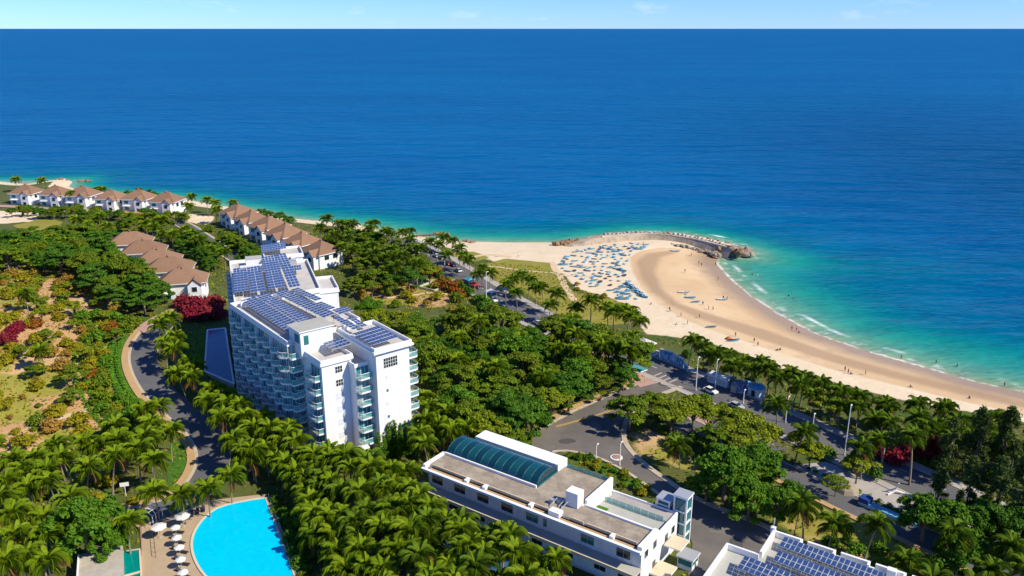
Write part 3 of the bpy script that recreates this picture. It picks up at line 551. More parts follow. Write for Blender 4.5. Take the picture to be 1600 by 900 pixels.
# ================================================================== BUILDINGS
def frame_matrix(o, e1, e2, z=0.0):
    """local axes e1, e2 (plan) and up, origin o"""
    return Matrix(((e1[0], e2[0], 0, o[0]), (e1[1], e2[1], 0, o[1]), (0, 0, 1, z), (0, 0, 0, 1)))
def norm2(a):
    l = math.hypot(*a); return (a[0] / l, a[1] / l)
PANEL = MB().box((0.02, 0.02, 0), (0.98, 0.98, 0.035), 'panel_frame').box((0.055, 0.045, 0.02), (0.945, 0.955, 0.045), 'panel_frame', 'solar_cells').mesh('solar_panel')
def solar_array(quad_px, z, nu, nv, label, tilt=0.0, group='rooftop solar arrays'):
    """rectangular array fitted to four surveyed corners: q0 -> q1 along the rows, q0 -> q3 across them"""
    q = [Vector(GZ(px, py, z)) for px, py in quad_px]
    a = ((q[1] - q[0]) + (q[2] - q[3])) / 2; bb = ((q[3] - q[0]) + (q[2] - q[1])) / 2
    e1 = a.normalized(); e2 = Vector((-e1.y, e1.x)); flip = e2.dot(bb) < 0
    lu, lv = a.length, abs(e2.dot(bb)); c = (q[0] + q[1] + q[2] + q[3]) / 4
    o = c - e1 * lu / 2 - e2 * lv / 2
    root = thing('solar_array', label, 'solar panels', (o.x, o.y, z), math.atan2(e1.y, e1.x), group)
    pu, pv = lu / nu, lv / nv; g = 0.04
    tl = math.radians(tilt)
    for i in range(nu):
        for j in range(nv):
            p = link('panel', PANEL, root, (i * pu + g / 2, (j * pv) * math.cos(tl), (j * pv) * math.sin(tl) + random.uniform(0, .02)), None, (pu - g, pv - g, 1)); p.rotation_euler = (tl, 0, 0)
    mb = MB()
    for i in range(0, nu + 1, 3):
        xx = min(i * pu, lu - 0.1)
        mb.box((xx, 0.05, -0.14), (xx + 0.08, lv * math.cos(tl) - 0.05, -0.06), 'metal_grey') if not tilt else mb.poly([(xx,0,-.02),(xx+.08,0,-.02),(xx+.08,lv*math.cos(tl),lv*math.sin(tl)-.02),(xx,lv*math.cos(tl),lv*math.sin(tl)-.02),(xx,0,-.12),(xx+.08,0,-.12),(xx+.08,lv*math.cos(tl),lv*math.sin(tl)-.12),(xx,lv*math.cos(tl),lv*math.sin(tl)-.12)], [(0,1,2,3),(7,6,5,4),(0,4,5,1),(1,5,6,2),(2,6,7,3),(3,7,4,0)], 'metal_grey')
        for yy in (0.1, lv * math.cos(tl) - 0.2): mb.box((xx, yy, -0.75), (xx + 0.08, yy + 0.08, -0.05), 'metal_grey')
    mb.build('support_frame', root)
    return root

# ---- the eight-storey apartment tower
FL = 3.35
T_O = (-53.4, 177.5); T_1 = norm2((-0.63, 0.78)); T_2 = (T_1[1], -T_1[0])
def TW(u, v): return (T_O[0] + T_1[0] * u + T_2[0] * v, T_O[1] + T_1[1] * u + T_2[1] * v)
tower = thing('apartment_tower', 'white eight-storey apartment tower with teal balconies and solar panels on its roof', 'apartment building', (*TW(0, 8), 0))
TINV = Matrix.Translation((-TW(0, 8)[0], -TW(0, 8)[1], 0))
def tl(pts): return [(p[0] - TW(0, 8)[0], p[1] - TW(0, 8)[1]) for p in pts]
def block(name, pts, z1, roofm='roof_grey', par=0.9, cornice=0.45, z0=-1.0):
    """walls, recessed roof deck, parapet and a projecting cornice"""
    P = tl(pts); mb = MB(); mb.prism(P, z0, z1, 'white_wall', roofm); o = mb.build(name, tower)
    cx = sum(p[0] for p in P) / len(P); cy = sum(p[1] for p in P) / len(P)
    A = sum(P[i][0] * P[(i+1) % len(P)][1] - P[(i+1) % len(P)][0] * P[i][1] for i in range(len(P)))
    if A < 0: P = P[::-1]
    def off(d):
        out = []; n = len(P)
        for i in range(n):
            a, b_, c = Vector(P[i-1]), Vector(P[i]), Vector(P[(i+1) % n]); n1 = (b_ - a).normalized(); n2 = (c - b_).normalized(); n1 = Vector((n1.y, -n1.x)); n2 = Vector((n2.y, -n2.x))
            k = (n1 + n2); k /= max(k.dot(n1), 0.2); out.append(b_ + k * d)
        return [(p.x, p.y) for p in out]
    def ring(outer, inner, za, zb, m, nm):
        n = len(outer); V = [(x, y, za) for x, y in outer] + [(x, y, zb) for x, y in outer] + [(x, y, zb) for x, y in inner] + [(x, y, za) for x, y in inner]; F = []
        for i in range(n):
            j = (i + 1) % n
            F += [(i, j, n+j, n+i), (n+i, n+j, 2*n+j, 2*n+i), (2*n+i, 2*n+j, 3*n+j, 3*n+i), (3*n+i, 3*n+j, j, i)]
        MB().poly(V, F, m).build(nm, o)
    ring(off(cornice), off(0.003), z1 - 0.42, z1 + 0.10, 'white_trim', 'cornice'); ring(off(cornice * 0.6), off(cornice * 0.6 - 0.28), z1 + 0.10, z1 + par, 'white_trim', 'parapet')
    return o
HA, HB, HC, HD = 27.6, 25.0, 27.2, 26.6
block('front_block', [TW(-17.2, 14.8), TW(-17.2, 23.6), TW(-0.5, 23.6), TW(-0.5, 14.8)], HA, cornice=0.9)
block('corner_block', [TW(-10.603, 4.4), TW(-10.603, 12.0), TW(2.0, 12.0), TW(2.0, 4.4)], HB)
block('recess_block', [TW(-13.6, 11.2), TW(-13.6, 14.797), TW(2.0, 14.797), TW(2.0, 12.003), TW(-10.5, 12.003), TW(-10.5, 11.2)], HB - 1.2, par=0.4, cornice=0.15)
block('main_block', [TW(0.8, 1.6), TW(2.003, 4.0), TW(2.003, 19.2), TW(36, 19.2), TW(36, 1.6)], HC)
block('seaward_terrace', [TW(10, 19.203), TW(10, 25.5), TW(21, 25.5), TW(21, 19.203)], HC - 2.2, cornice=0.3)
block('seaward_wing', [TW(-0.497, 19.6), TW(-0.497, 22.6), TW(9.6, 22.6), TW(9.6, 19.6)], HC - 3.0, cornice=0.2)
D_1 = norm2((-0.34, 0.94)); D_2 = (D_1[1], -D_1[0]); D_O = TW(36.01, 1.2)
def DW(u, v): return (D_O[0] + D_1[0] * u + D_2[0] * v, D_O[1] + D_1[1] * u + D_2[1] * v)
block('rear_block', [DW(1.0, 1.5), TW(36.01, 19.0), DW(8, 24.5), DW(40, 24.5), DW(40, 20), DW(46, 20), DW(46, 1.5)], HD)
block('rear_terrace', [DW(14, 24.503), DW(14, 30.5), DW(27, 30.5), DW(27, 24.503)], HD - 2.4, cornice=0.3)
block('far_wing', [DW(46.003, 12), DW(46.003, 24), DW(56, 24), DW(56, 12)], HD + 0.6, cornice=0.3)
# plant rooms and roof walls
def tbox(name, u0, u1, v0, v1, z0, z1, m, top=None, f=TW):
    mb = MB(); mb.prism(tl([f(u0, v0), f(u1, v0), f(u1, v1), f(u0, v1)]), z0, z1, m, top); return mb.build(name, tower)
ph = tbox('lift_house', -2.6, 3.6, 3.4, 11.6, HB - 1, 30.6, 'white_wall', 'roof_pale')
for u0, v0, u1, v1 in ((-3.0, 3.0, 4.0, 12.0),): MB().prism(tl([TW(u0, v0), TW(u1, v0), TW(u1, v1), TW(u0, v1)]), 30.603, 30.85, 'white_trim', 'roof_pale').build('roof_slab', ph)
MB().prism(tl([TW(-2.65, 4.2), TW(-2.65, 5.4), TW(-2.59, 5.4), TW(-2.59, 4.2)]), 27.3, 29.6, 'teal_window').build('window', ph)
for v0 in (3.36,): MB().prism(tl([TW(-1.8, v0), TW(0.6, v0), TW(0.6, v0 + 0.06), TW(-1.8, v0 + 0.06)]), 27.6, 29.8, 'teal_window').build('window', ph)
tbox('roof_wall', 2.2, 3.0, 12.2, 14.6, HB, 29.2, 'roof_brown')
tbox('plant_room', 38.5, 43.5, 6.0, 11.0, HD - 1, HD + 2.6, 'white_wall', 'roof_pale', DW)
tbox('roof_screen', 33, 33.6, 4, 16, HD, HD + 2.4, 'white_wall', None, DW); tbox('roof_screen', 3.2, 3.8, 3.0, 21.0, HD, HD + 1.5, 'white_wall', None, DW); tbox('roof_screen', 33.2, 33.7, 3.2, 15.5, HC, HC + 1.6, 'white_wall')
tbox('roof_unit', 35, 38, 17.5, 21, HD, HD + 1.8, 'metal_grey', None, DW); tbox('roof_unit', 12, 14, 17.2, 18.6, HC, HC + 1.1, 'metal_grey'); tbox('roof_unit', 27, 29.5, 17.0, 18.6, HC, HC + 1.1, 'metal_grey')
# balconies: one bay is a slab with a bowed edge, a glass balustrade with rail, and a glazed wall behind
BW = 4.5
prof = [(0, 0.55), (0.9, 0.75), (1.5, 1.35), (2.1, 1.75), (3.2, 1.75), (3.8, 1.25), (4.5, 0.55)]
def bay_meshes(prof, wd, nm):
    n = len(prof); slab = MB(); slab.prism([(0, 0)] + [(wd, 0)] + [(x, -y) for x, y in prof[::-1]], -0.42, 0.0, 'white_trim', 'roof_grey')
    bal = MB(); V = [(x, -y + 0.05, 0.05) for x, y in prof] + [(x, -y + 0.05, 1.12) for x, y in prof]; bal.poly(V, [(i, i+1, n+i+1, n+i) for i in range(n-1)], 'balustrade')
    rail = MB(); rail.tube([(x, -y + 0.05, 1.16) for x, y in prof], 0.06, 'white_trim', 4)
    for x, y in prof[1:-1:2]: rail.tube([(x, -y + 0.05, 0), (x, -y + 0.05, 1.14)], 0.035, 'white_trim', 4)
    win = MB(); win.box((0.15, -0.06, 0.05), (wd - 0.15, 0.02, 2.75), 'balcony_glass')
    fr = MB()
    for x in (0.15, wd * 0.36, wd * 0.66, wd - 0.23): fr.box((x, -0.12, 0.05), (x + 0.08, -0.061, 2.55), 'white_trim')
    fr.box((0.15, -0.12, 2.751), (wd - 0.15, -0.061, 2.85), 'white_trim')
    return [slab.mesh('balcony'), bal.mesh('balustrade'), rail.mesh('handrail'), win.mesh('glazing'), fr.mesh('window_frame')]
BAY = bay_meshes(prof, BW, 'a')
prof2 = [(0.0, 0.0), (0.05, 1.5), (0.5, 1.9), (3.4, 1.9), (3.9, 1.5), (3.95, 0.0)]
BAY2 = bay_meshes(prof2, 3.95, 'b')
BAY3 = bay_meshes([(0.0, 0.0), (0.02, 2.4), (0.6, 3.0), (2.6, 3.0), (3.9, 1.8), (3.95, 0.0)], 3.95, 'c')
def balcony(pos, ang, z, bay, mirror=False, glaze=True, sx=1.0):
    b0 = link('balcony', bay[0], tower, (pos[0] - TW(0, 8)[0], pos[1] - TW(0, 8)[1], z), ang, (-sx if mirror else sx, 1, 1))
    link('balustrade', bay[1], b0); link('handrail', bay[2], b0)
    if glaze: link('glazing', bay[3], b0); link('window_frame', bay[4], b0)
# landward face of the main block: local +x runs along the face, -y is outwards
angC = math.atan2(-T_1[1], -T_1[0]); angD = math.atan2(-D_1[1], -D_1[0])
for k in range(8):
    z = 0.55 + k * FL
    if z > HC - 3.0: continue
    for i in range(8):
        balcony(TW(36 - i * 4.4, 1.6), angC, z, BAY, (i + k) % 2 == 1 and False)
    for i in range(9): balcony(DW(45.5 - i * 4.7, 1.5), angD, z - 0.4, BAY)
# party walls between the bays
for i in range(9):
    u = 36 - i * 4.4 - 0.02
    if i % 2 == 0 and u > 0.9: MB().prism(tl([TW(u - 0.12, 0.75), TW(u + 0.12, 0.75), TW(u + 0.12, 1.597), TW(u - 0.12, 1.597)]), 0, HC - 0.5, 'white_wall').build('party_wall', tower)
angF = math.atan2(T_2[1], T_2[0])           # faces looking at the camera: local +x along v, -y outwards
for k in range(7):
    z = 0.9 + k * FL
    balcony(TW(-13.6, 11.2), angF, z, BAY2, sx=0.90)                       # the recess between the two front blocks
    balcony(TW(-10.6 + 0.6, 4.4), math.atan2(-T_1[1], -T_1[0]), z, BAY2, sx=0.9, glaze=False) if False else None
    balcony(TW(-5.0, 4.4), angC, z, BAY2, sx=1.25)                         # landward side of the corner block
    balcony(TW(2.4, 4.4), angC, z, BAY2, sx=0.8) if k < 6 else None
for k in range(8):
    z = 0.6 + k * FL
    if z < HC - 3: balcony(TW(0.8, 1.3), angF, z, BAY2, sx=0.75)           # end of the main block
for k in range(8):
    z = 0.3 + k * FL
    if z < HA - 2: balcony(TW(-16.9, 23.6), angF + math.pi / 2, z, BAY3, sx=1.3)   # seaward side of the front block
    if z < HA - 2: balcony(TW(-7.5, 23.6), angF + math.pi / 2, z, BAY2, sx=1.2)
for k in range(7):
    for i in range(5): balcony(TW(22 + i * 4.5 - 4.5 * 0, 19.2), angF + math.pi / 2, 0.5 + k * FL, BAY) if i < 3 else None
# gable windows: groups of panes
PANE = {m_: MB().box((0, -0.05, 0), (0.52, 0.03, 0.72), m_).mesh('pane') for m_ in ('dark_window', 'pale_window', 'teal_window')}
def window_group(u, v, z, nx, nz, m_, parent, f=TW, a=angF):
    p = f(u, v); wd, hg = nx * 0.62 + 0.14, nz * 0.82 + 0.14
    mb = MB(); mb.box((0, -0.03, 0), (wd, 0.02, hg), 'white_trim'); o = mb.build('window', parent, loc=(p[0] - parent.location.x, p[1] - parent.location.y, z), rz=a)
    for i in range(nx):
        for j in range(nz): link('pane', PANE[m_], o, (0.12 + i * 0.62, 0, 0.12 + j * 0.82))
for k in range(7): window_group(-10.62, 7.6, 1.8 + k * FL, 3, 2, 'dark_window' if k >= 5 else 'pale_window', tower)
window_group(-17.22, 16.6, 22.9, 6, 3, 'dark_window', tower)
for k in range(6):
    window_group(-17.22, 17.0, 3.4 + k * FL, 1, 1, 'pale_window' if k % 2 else 'teal_window', tower)
window_group(-17.22, 19.0, 4.3, 3, 2, 'pale_window', tower)
# podium terrace with a white parasol at the foot of the tower
MB().prism(tl([TW(-17.8, 6.8), TW(-17.8, 14.6), TW(-10.7, 14.6), TW(-10.7, 6.8)]), -0.5, 1.2, 'white_wall', 'deck').build('podium', tower)
# lap pool along the foot of the shaded side
lp = [TW(8, -12), TW(8, -4), TW(52, -4), TW(48, -12)]
lp = [GZ(324, 516, .3), GZ(352, 513, .3), GZ(366, 600, .3), GZ(320, 580, .3)]
LZ = max(h1(*p) for p in lp); lp = [GZ(px_, py_, LZ + .3) for px_, py_ in ((324,516),(352,513),(366,600),(320,580))]
MB().prism(lp, -0.5, LZ + 0.35, 'paving_grey', 'blue_pool').build('lap_pool')
tag(bpy.data.objects['lap_pool'], 'long dark blue lap pool in the shade beside the tower', 'pool')
mb = MB(); P = smooth_path(lp + [lp[0]], 40)
for i in range(4):
    a, c = lp[i], lp[(i+1) % 4]; mb.tube([(a[0], a[1], LZ + 0.36), (c[0], c[1], LZ + 0.36)], 0.28, 'white_trim', 4)
mb.build('pool_edge', bpy.data.objects['lap_pool'])
# roof arrays; corners surveyed on the roof
def c8(*p): return [(330 + x / 4.5, 370 + y / 4.5) for x, y in p]
solar_array(c8((215,455),(565,690),(640,640),(300,425)), 28.6, 19, 3, 'longest solar array along the shaded edge of the tower main roof', 7)
solar_array(c8((310,415),(650,632),(712,590),(390,398)), 29.2, 18, 3, 'second long solar array from the shaded edge of the tower main roof', 4)
solar_array(c8((440,392),(815,585),(850,535),(510,375)), 29.4, 18, 3, 'middle long solar array on the tower main roof behind the white lift house', 6)
solar_array(c8((560,372),(740,455),(778,437),(612,360)), 29.0, 8, 2, 'short solar array near the seaward edge at the far end of the main roof', 4)
solar_array(c8((735,470),(840,515),(875,500),(772,455)), 29.0, 5, 2, 'small solar strip near the seaward edge of the main roof', 3)
solar_array(c8((860,575),(1000,655),(1045,640),(900,560)), 29.3, 7, 2, 'narrow solar strip between the lift house and the front block', 4)
solar_array(c8((840,512),(900,545),(1005,522),(945,495)), 28.6, 3, 4, 'small square solar array beside the seaward terrace', 3)
solar_array(c8((955,570),(1060,637),(1105,625),(995,562)), 28.6, 5, 2, 'short solar strip just behind the front block roof', 3)
solar_array(c8((998,680),(1130,762),(1325,716),(1165,636)), 29.1, 5, 9, 'square solar array on the front block nearest the camera', 3)
solar_array(c8((775,742),(850,792),(988,768),(935,722)), 27.0, 3, 5, 'small raised solar array on the corner block beside the lift house', 6)
solar_array(c8((158,228),(158,395),(268,380),(245,212)), 28.3, 10, 4, 'solar array at the shaded edge of the rear roof', 3)
solar_array(c8((250,212),(275,392),(385,385),(345,212)), 28.8, 10, 4, 'broad solar array in the middle of the rear roof', 4)
solar_array(c8((358,140),(398,372),(530,355),(455,135)), 29.2, 14, 5, 'widest solar array at the seaward side of the rear roof', 4)
solar_array(c8((458,122),(548,365),(632,345),(518,120)), 29.6, 14, 3, 'long narrow solar array nearest the sea on the rear roof', 4)
solar_array(c8((545,205),(552,238),(638,240),(632,203)), 28.2, 2, 5, 'tiny solar array beside the curved terrace of the rear block', 3)
solar_array(c8((345,40),(355,108),(530,92),(525,62)), 28.9, 4, 9, 'farthest solar array on the small wing at the end of the tower', 4)

# ---- the long low white building with a glazed barrel vault
L_O = GZ(662, 727, 10); L_E = GZ(1003, 859, 10)
L_1 = norm2((L_E[0] - L_O[0], L_E[1] - L_O[1])); L_2 = (-L_1[1], L_1[0]); LL = math.dist(L_O, L_E)
low = thing('long_white_building', 'long low white building with a teal glazed barrel vault on its flat roof', 'building', (*L_O, 0), math.atan2(L_1[1], L_1[0]))
def lp_(name, a, b_, m, top=None, parent=low): return MB().box(a, b_, m, top).build(name, parent)
RZ = 10.0
lp_('wall', (0.6, 0.8, -1), (LL - 0.4, 6.9, RZ - 0.5), 'white_wall', 'roof_brown')
lp_('rear_wall', (0.6, 6.903, -1), (35.0, 17.5, RZ - 0.6), 'white_wall', 'roof_pale')
lp_('lower_wing', (35.003, 6.903, -1), (LL - 0.8, 17.5, 7.4), 'white_wall', 'roof_pale')
rf = lp_('roof_deck', (0.5, 1.4, RZ - 0.497), (LL - 1.0, 6.3, RZ - 0.15), 'white_trim', 'roof_brown')
lp_('roof_terrace', (24.4, 6.303, RZ - 0.59), (35.0, 17.0, RZ - 0.17), 'white_trim', 'roof_brown')
# fascia and parapets: the front gutter sits a step below the roof edge
lp_('fascia', (-0.2, -0.7, RZ - 0.9), (LL, 0.0, RZ - 0.35), 'white_trim'); lp_('gutter', (1.5, 0.003, RZ - 0.6), (LL - 0.6, 1.2, RZ - 0.5), 'footway')
lp_('parapet', (-0.2, 0.003, RZ - 0.9), (0.5, 6.6, RZ + 0.25), 'white_trim'); lp_('parapet', (LL - 0.9, 0.003, RZ - 0.9), (LL, 6.9, RZ + 0.35), 'white_trim')
lp_('parapet', (0.51, 6.31, RZ - 0.58), (24.2, 6.65, RZ + 0.4), 'white_trim'); lp_('parapet', (35.003, 7.2, RZ - 2.7), (35.6, 17.6, RZ + 0.7), 'white_trim'); lp_('parapet', (35.61, 6.31, 7.3), (LL - 0.91, 6.75, RZ + 0.25), 'white_trim')
lp_('white_roof', (2.6, 14.5, RZ - 0.59), (24.3, 18.2, RZ + 1.3), 'white_trim')
for x0, x1 in ((1.5, 10.5), (11.5, 15.0), (16.2, 26.2), (27.4, 32.4), (35.8, 38.2), (39, 44), (45, LL - 1.6)):
    lp_('planter', (x0, 1.2, RZ - 0.5), (x1, 1.42, RZ + 0.12), 'cream'); 
for x0 in (10.6, 15.2, 26.4, 44.2): lp_('drain_box', (x0, 0.2, RZ - 0.6), (x0 + 0.8, 1.5, RZ + 0.1), 'white_trim')
# vault: ribs and glass strips
VX0, VX1, VY0, VY1, VH = 0.7, 24.0, 6.95, 14.4, 2.3; NV = 13
def arc(k, n=10): a = math.pi * k / n; return ((VY0 + VY1) / 2 - (VY1 - VY0) / 2 * math.cos(a), RZ - 0.3 + VH * math.sin(a) ** 0.85)
vault = lp_('vault_base', (VX0 - 0.1, VY0 - 0.28, RZ - 0.58), (VX1 + 0.1, VY1 + 0.06, RZ - 0.25), 'rib')
wv = (VX1 - VX0) / NV
for i in range(NV):
    x0 = VX0 + i * wv; V = []; F = []
    for k in range(11): yy, zz = arc(k); V += [(x0 + 0.06, yy, zz), (x0 + wv - 0.06, yy, zz)]
    for k in range(10): F.append((2*k, 2*k+1, 2*k+3, 2*k+2))
    MB().poly(V, F, 'vault_glass' if i % 2 else 'vault_glass_dark').build('vault_pane', vault, smooth=True)
for i in range(NV + 1):
    MB().tube([(VX0 + i * wv, arc(k)[0], arc(k)[1] + 0.02) for k in range(11)], 0.035, 'rib', 4).build('vault_rib', vault)
for xe in (VX0 + 0.03, VX1 - 0.03):
    V = [(xe, *arc(k)) for k in range(11)]; MB().poly(V, [tuple(range(11)) if xe > 10 else tuple(range(11))[::-1]], 'vault_glass_dark').build('vault_end', vault)
# roof box, service units
bx = lp_('stair_box', (32.2, 4.6, RZ - 0.14), (34.9, 6.9, RZ + 3.0), 'white_wall', 'white_trim')
for k in range(3): lp_('condenser', (29.3 + k * 1.2, 3.2 + k * 0.9, RZ - 0.14), (30.2 + k * 1.2, 4.0 + k * 0.9, RZ + 0.8), 'metal_grey')
lp_('service_box', (31.0, 0.3, RZ - 0.5), (33.4, 1.9, RZ + 0.5), 'white_trim')
for k, (xx, yy) in enumerate(((30, 2.4), (31.5, 3.2), (32.4, 2.5))):
    MB().tube([(xx, yy, RZ), (xx + 0.7, yy + 1.6, RZ + 1.2)], 0.12, 'metal_grey', 5).build('pipe', low)
# front windows, ledge, lower floor
for i, xx in enumerate((1.6, 7.6, 13.6, 19.6, 25.6, 29.6, 38.0, 45.5)):
    wd = 3.0 if i not in (5,) else 1.0
    wn_ = lp_('window', (xx, 0.70, 6.2), (xx + wd, 0.797, 8.8), 'white_trim'); lp_('pane', (xx + 0.12, 0.64, 6.3), (xx + wd / 2 - 0.04, 0.697, 8.7), 'dark_window' if i not in (4, 5, 6) else 'teal_window', None, wn_); lp_('pane', (xx + wd / 2 + 0.04, 0.64, 6.3), (xx + wd - 0.12, 0.697, 8.7), 'dark_window' if i not in (4, 5, 6) else 'teal_window', None, wn_)
lp_('ledge', (-1.2, -1.9, 5.1), (LL - 0.2, 0.797, 5.45), 'cream', 'roof_pale'); lp_('ledge_rail', (-1.2, -2.15, 5.0), (LL - 0.2, -1.903, 5.7), 'cream')
for i, xx in enumerate((6, 13, 20, 27, 34, 41, 46)):
    wn_ = lp_('window', (xx, 0.70, 1.6), (xx + 2.6, 0.797, 4.2), 'white_trim'); lp_('pane', (xx + 0.12, 0.64, 1.7), (xx + 1.26, 0.697, 4.1), 'dark_window', None, wn_); lp_('pane', (xx + 1.34, 0.64, 1.7), (xx + 2.48, 0.697, 4.1), 'dark_window', None, wn_)
# the end wall towards the court
for i, (y0, zz) in enumerate(((2.0, 6.6), (5.5, 6.6), (5.5, 2.4), (11.5, 4.6), (14.5, 4.6))):
    e = LL - 0.4 if y0 < 9 else LL - 0.8
    wn_ = lp_('window', (e, y0, zz), (e + 0.06, y0 + 1.5, zz + 1.7), 'white_trim'); lp_('pane', (e + 0.061, y0 + 0.1, zz + 0.1), (e + 0.1, y0 + 1.4, zz + 1.6), 'dark_window', None, wn_)
# seaward terrace with glass balustrades
lp_('terrace_parapet', (35.7, 17.2, 7.39), (LL - 0.8, 17.5, 8.0), 'white_trim'); lp_('terrace_parapet', (LL - 1.1, 6.95, 7.39), (LL - 0.79, 17.19, 8.2), 'white_trim')
for k in range(8): lp_('glass_panel', (36.0 + k * 1.6, 13.6, 7.4), (37.5 + k * 1.6, 13.66, 8.6), 'balustrade')
lp_('walkway', (36.5, 13.9, 7.403), (LL - 1.2, 17.0, 7.7), 'white_trim', 'paving_grey')
for k in range(5): lp_('glass_panel', (25.0 + k * 2.0, 17.05, RZ - 0.55), (26.9 + k * 2.0, 17.11, RZ + 0.7), 'balustrade')
lp_('side_stair', (30.0, 17.503, 3.0), (39.0, 19.6, 5.2), 'white_trim', 'paving_grey'); lp_('side_deck', (29, 19.603, -0.5), (50, 23.0, 3.2), 'white_wall', 'paving_grey')
for k in range(9): lp_('glass_panel', (29.5 + k * 2.2, 22.9, 3.2), (31.5 + k * 2.2, 22.96, 4.3), 'balustrade')
lp_('side_pool', (31, 20.2, 3.203), (37, 22.2, 3.3), 'white_trim', 'blue_pool')
lp_('roof_planting_bed', (35.7, 7.0, 7.403), (38.0, 11.5, 7.55), 'turf')
# glass lift towers
for (x0, y0, z1) in ((LL - 5.6, 17.8, 9.6), (LL - 2.0, 17.6, 11.6)):
    tt = lp_('lift_tower', (x0 + 0.25, y0 + 0.25, -0.5), (x0 + 2.55, y0 + 2.55, z1 - 0.4), 'teal_window'); lp_('lift_roof', (x0 - 0.15, y0 - 0.15, z1 - 0.397), (x0 + 2.95, y0 + 2.95, z1), 'white_trim', 'metal_grey', tt)
    for ax, ay in ((0, 0), (2.5, 0), (0, 2.5), (2.5, 2.5)): lp_('corner_post', (x0 + ax, y0 + ay, -0.5), (x0 + ax + 0.3, y0 + ay + 0.3, z1 - 0.4), 'white_trim', None, tt)
    for zz in (2.8, 5.4, 8.0):
        if zz < z1 - 1: lp_('floor_band', (x0 + 0.08, y0 + 0.08, zz), (x0 + 2.72, y0 + 2.72, zz + 0.3), 'white_trim', None, tt)
cnp = lp_('canopy', (LL - 0.39, 10.5, 4.6), (LL + 3.0, 14.6, 4.9), 'white_trim', 'cream'); cn2 = lp_('canopy', (LL - 0.39, 4.5, 2.0), (LL + 3.2, 9.0, 2.35), 'white_trim', 'cream')
# blue pool below the front
bp0 = [(-2, -9.5), (LL + 2, -9.5), (LL + 2, -3.4), (-2, -3.4)]
fp = thing('front_pool', 'deep blue pool running along the foot of the long low white building', 'pool', (*L_O, 0), math.atan2(L_1[1], L_1[0]))
MB().box((12, -9.5, -0.5), (LL + 2, -3.4, 0.5), 'white_trim', 'blue_pool').build('pool_water', fp); MB().box((12, -3.397, -0.5), (LL + 2, -3.0, 0.75), 'white_trim').build('pool_edge', fp)
# gate booth
gb = GT(1074, 884); booth = thing('gate_booth', 'small white booth with teal glass in the forecourt beside the long building', 'booth', gb, math.atan2(L_1[1], L_1[0]))
MB().box((-1.5, -1.5, 0), (1.5, 1.5, 0.9), 'white_wall').build('base', booth); MB().box((-1.4, -1.4, 0.903), (1.4, 1.4, 2.4), 'teal_window').build('glazing', booth); MB().box((-1.75, -1.75, 2.403), (1.75, 1.75, 2.7), 'white_trim', 'metal_grey').build('roof', booth)
for ax in (-1.5, 1.35):
    for ay in (-1.5, 1.35): MB().box((ax, ay, 0.9), (ax + 0.15, ay + 0.15, 2.4), 'white_trim').build('post', booth)

# ---- roof with panels at the bottom right corner
R_A = GZ(1207, 826, 12); R_1 = norm2(tuple(Vector(GZ(1440, 902, 12)) - Vector(R_A))); R_2 = (-R_1[1], R_1[0])
rb = thing('panel_roof_building', 'white flat-roofed building with three rows of blue solar panels by the forecourt', 'building', (*R_A, 0), math.atan2(R_1[1], R_1[0]))
def rp(name, a, b_, m, top=None, parent=rb): return MB().box(a, b_, m, top).build(name, parent)
rp('wall', (0.3, -22, -1), (34, -0.3, 11.0), 'white_wall', 'roof_pale'); rp('side_wing', (-5.5, -24, -1), (0.297, -8.2, 10.6), 'white_wall', 'roof_pale')
rp('parapet', (0.3, -8.2, 11.0), (0.75, -0.3, 12.2), 'white_trim'); rp('parapet', (-5.5, -24, 10.6), (-5.1, -8.2, 11.7), 'white_trim'); rp('parapet', (-5.09, -8.6, 10.6), (0.29, -8.2, 11.7), 'white_trim')
for k in range(6):
    x0 = 0.76 + k * 5.6 ; rp('parapet', (x0, -0.75, 11.0), (x0 + 4.4, -0.3, 12.1), 'white_trim'); rp('parapet_return', (x0 + 4.403, -1.6, 11.0), (x0 + 4.75, -0.3, 12.1), 'white_trim'); rp('scupper', (x0 + 4.753, -1.6, 11.0), (x0 + 5.59, -1.3, 11.8), 'white_trim')
rp('roof_unit', (19.5, -1.9, 11.0), (20.9, -0.8, 12.6), 'white_trim'); rp('corner_cap', (-0.2, -0.5, 11.2), (0.6, 0.2, 12.5), 'white_trim')
MB().tube([(0.2, -0.1, 12.5), (0.2, -0.1, 14.4)], 0.05, 'lamp_white', 5).build('mast', rb)
def c4(*p): return [(1100 + x / 4.706, 780 + y / 4.706) for x, y in p]
solar_array(c4((548,345),(1290,620),(1330,562),(592,288)), 12.1, 19, 2, 'row of blue solar panels nearest the road at the bottom right', 10, 'panel rows at the bottom right')
solar_array(c4((508,452),(1180,706),(1215,640),(545,388)), 12.1, 17, 2, 'middle row of blue solar panels on the bottom right roof', 10, 'panel rows at the bottom right')
solar_array(c4((240,508),(760,712),(820,640),(300,430)), 12.1, 12, 3, 'row of blue solar panels nearest the forecourt on the bottom right roof', 10, 'panel rows at the bottom right')

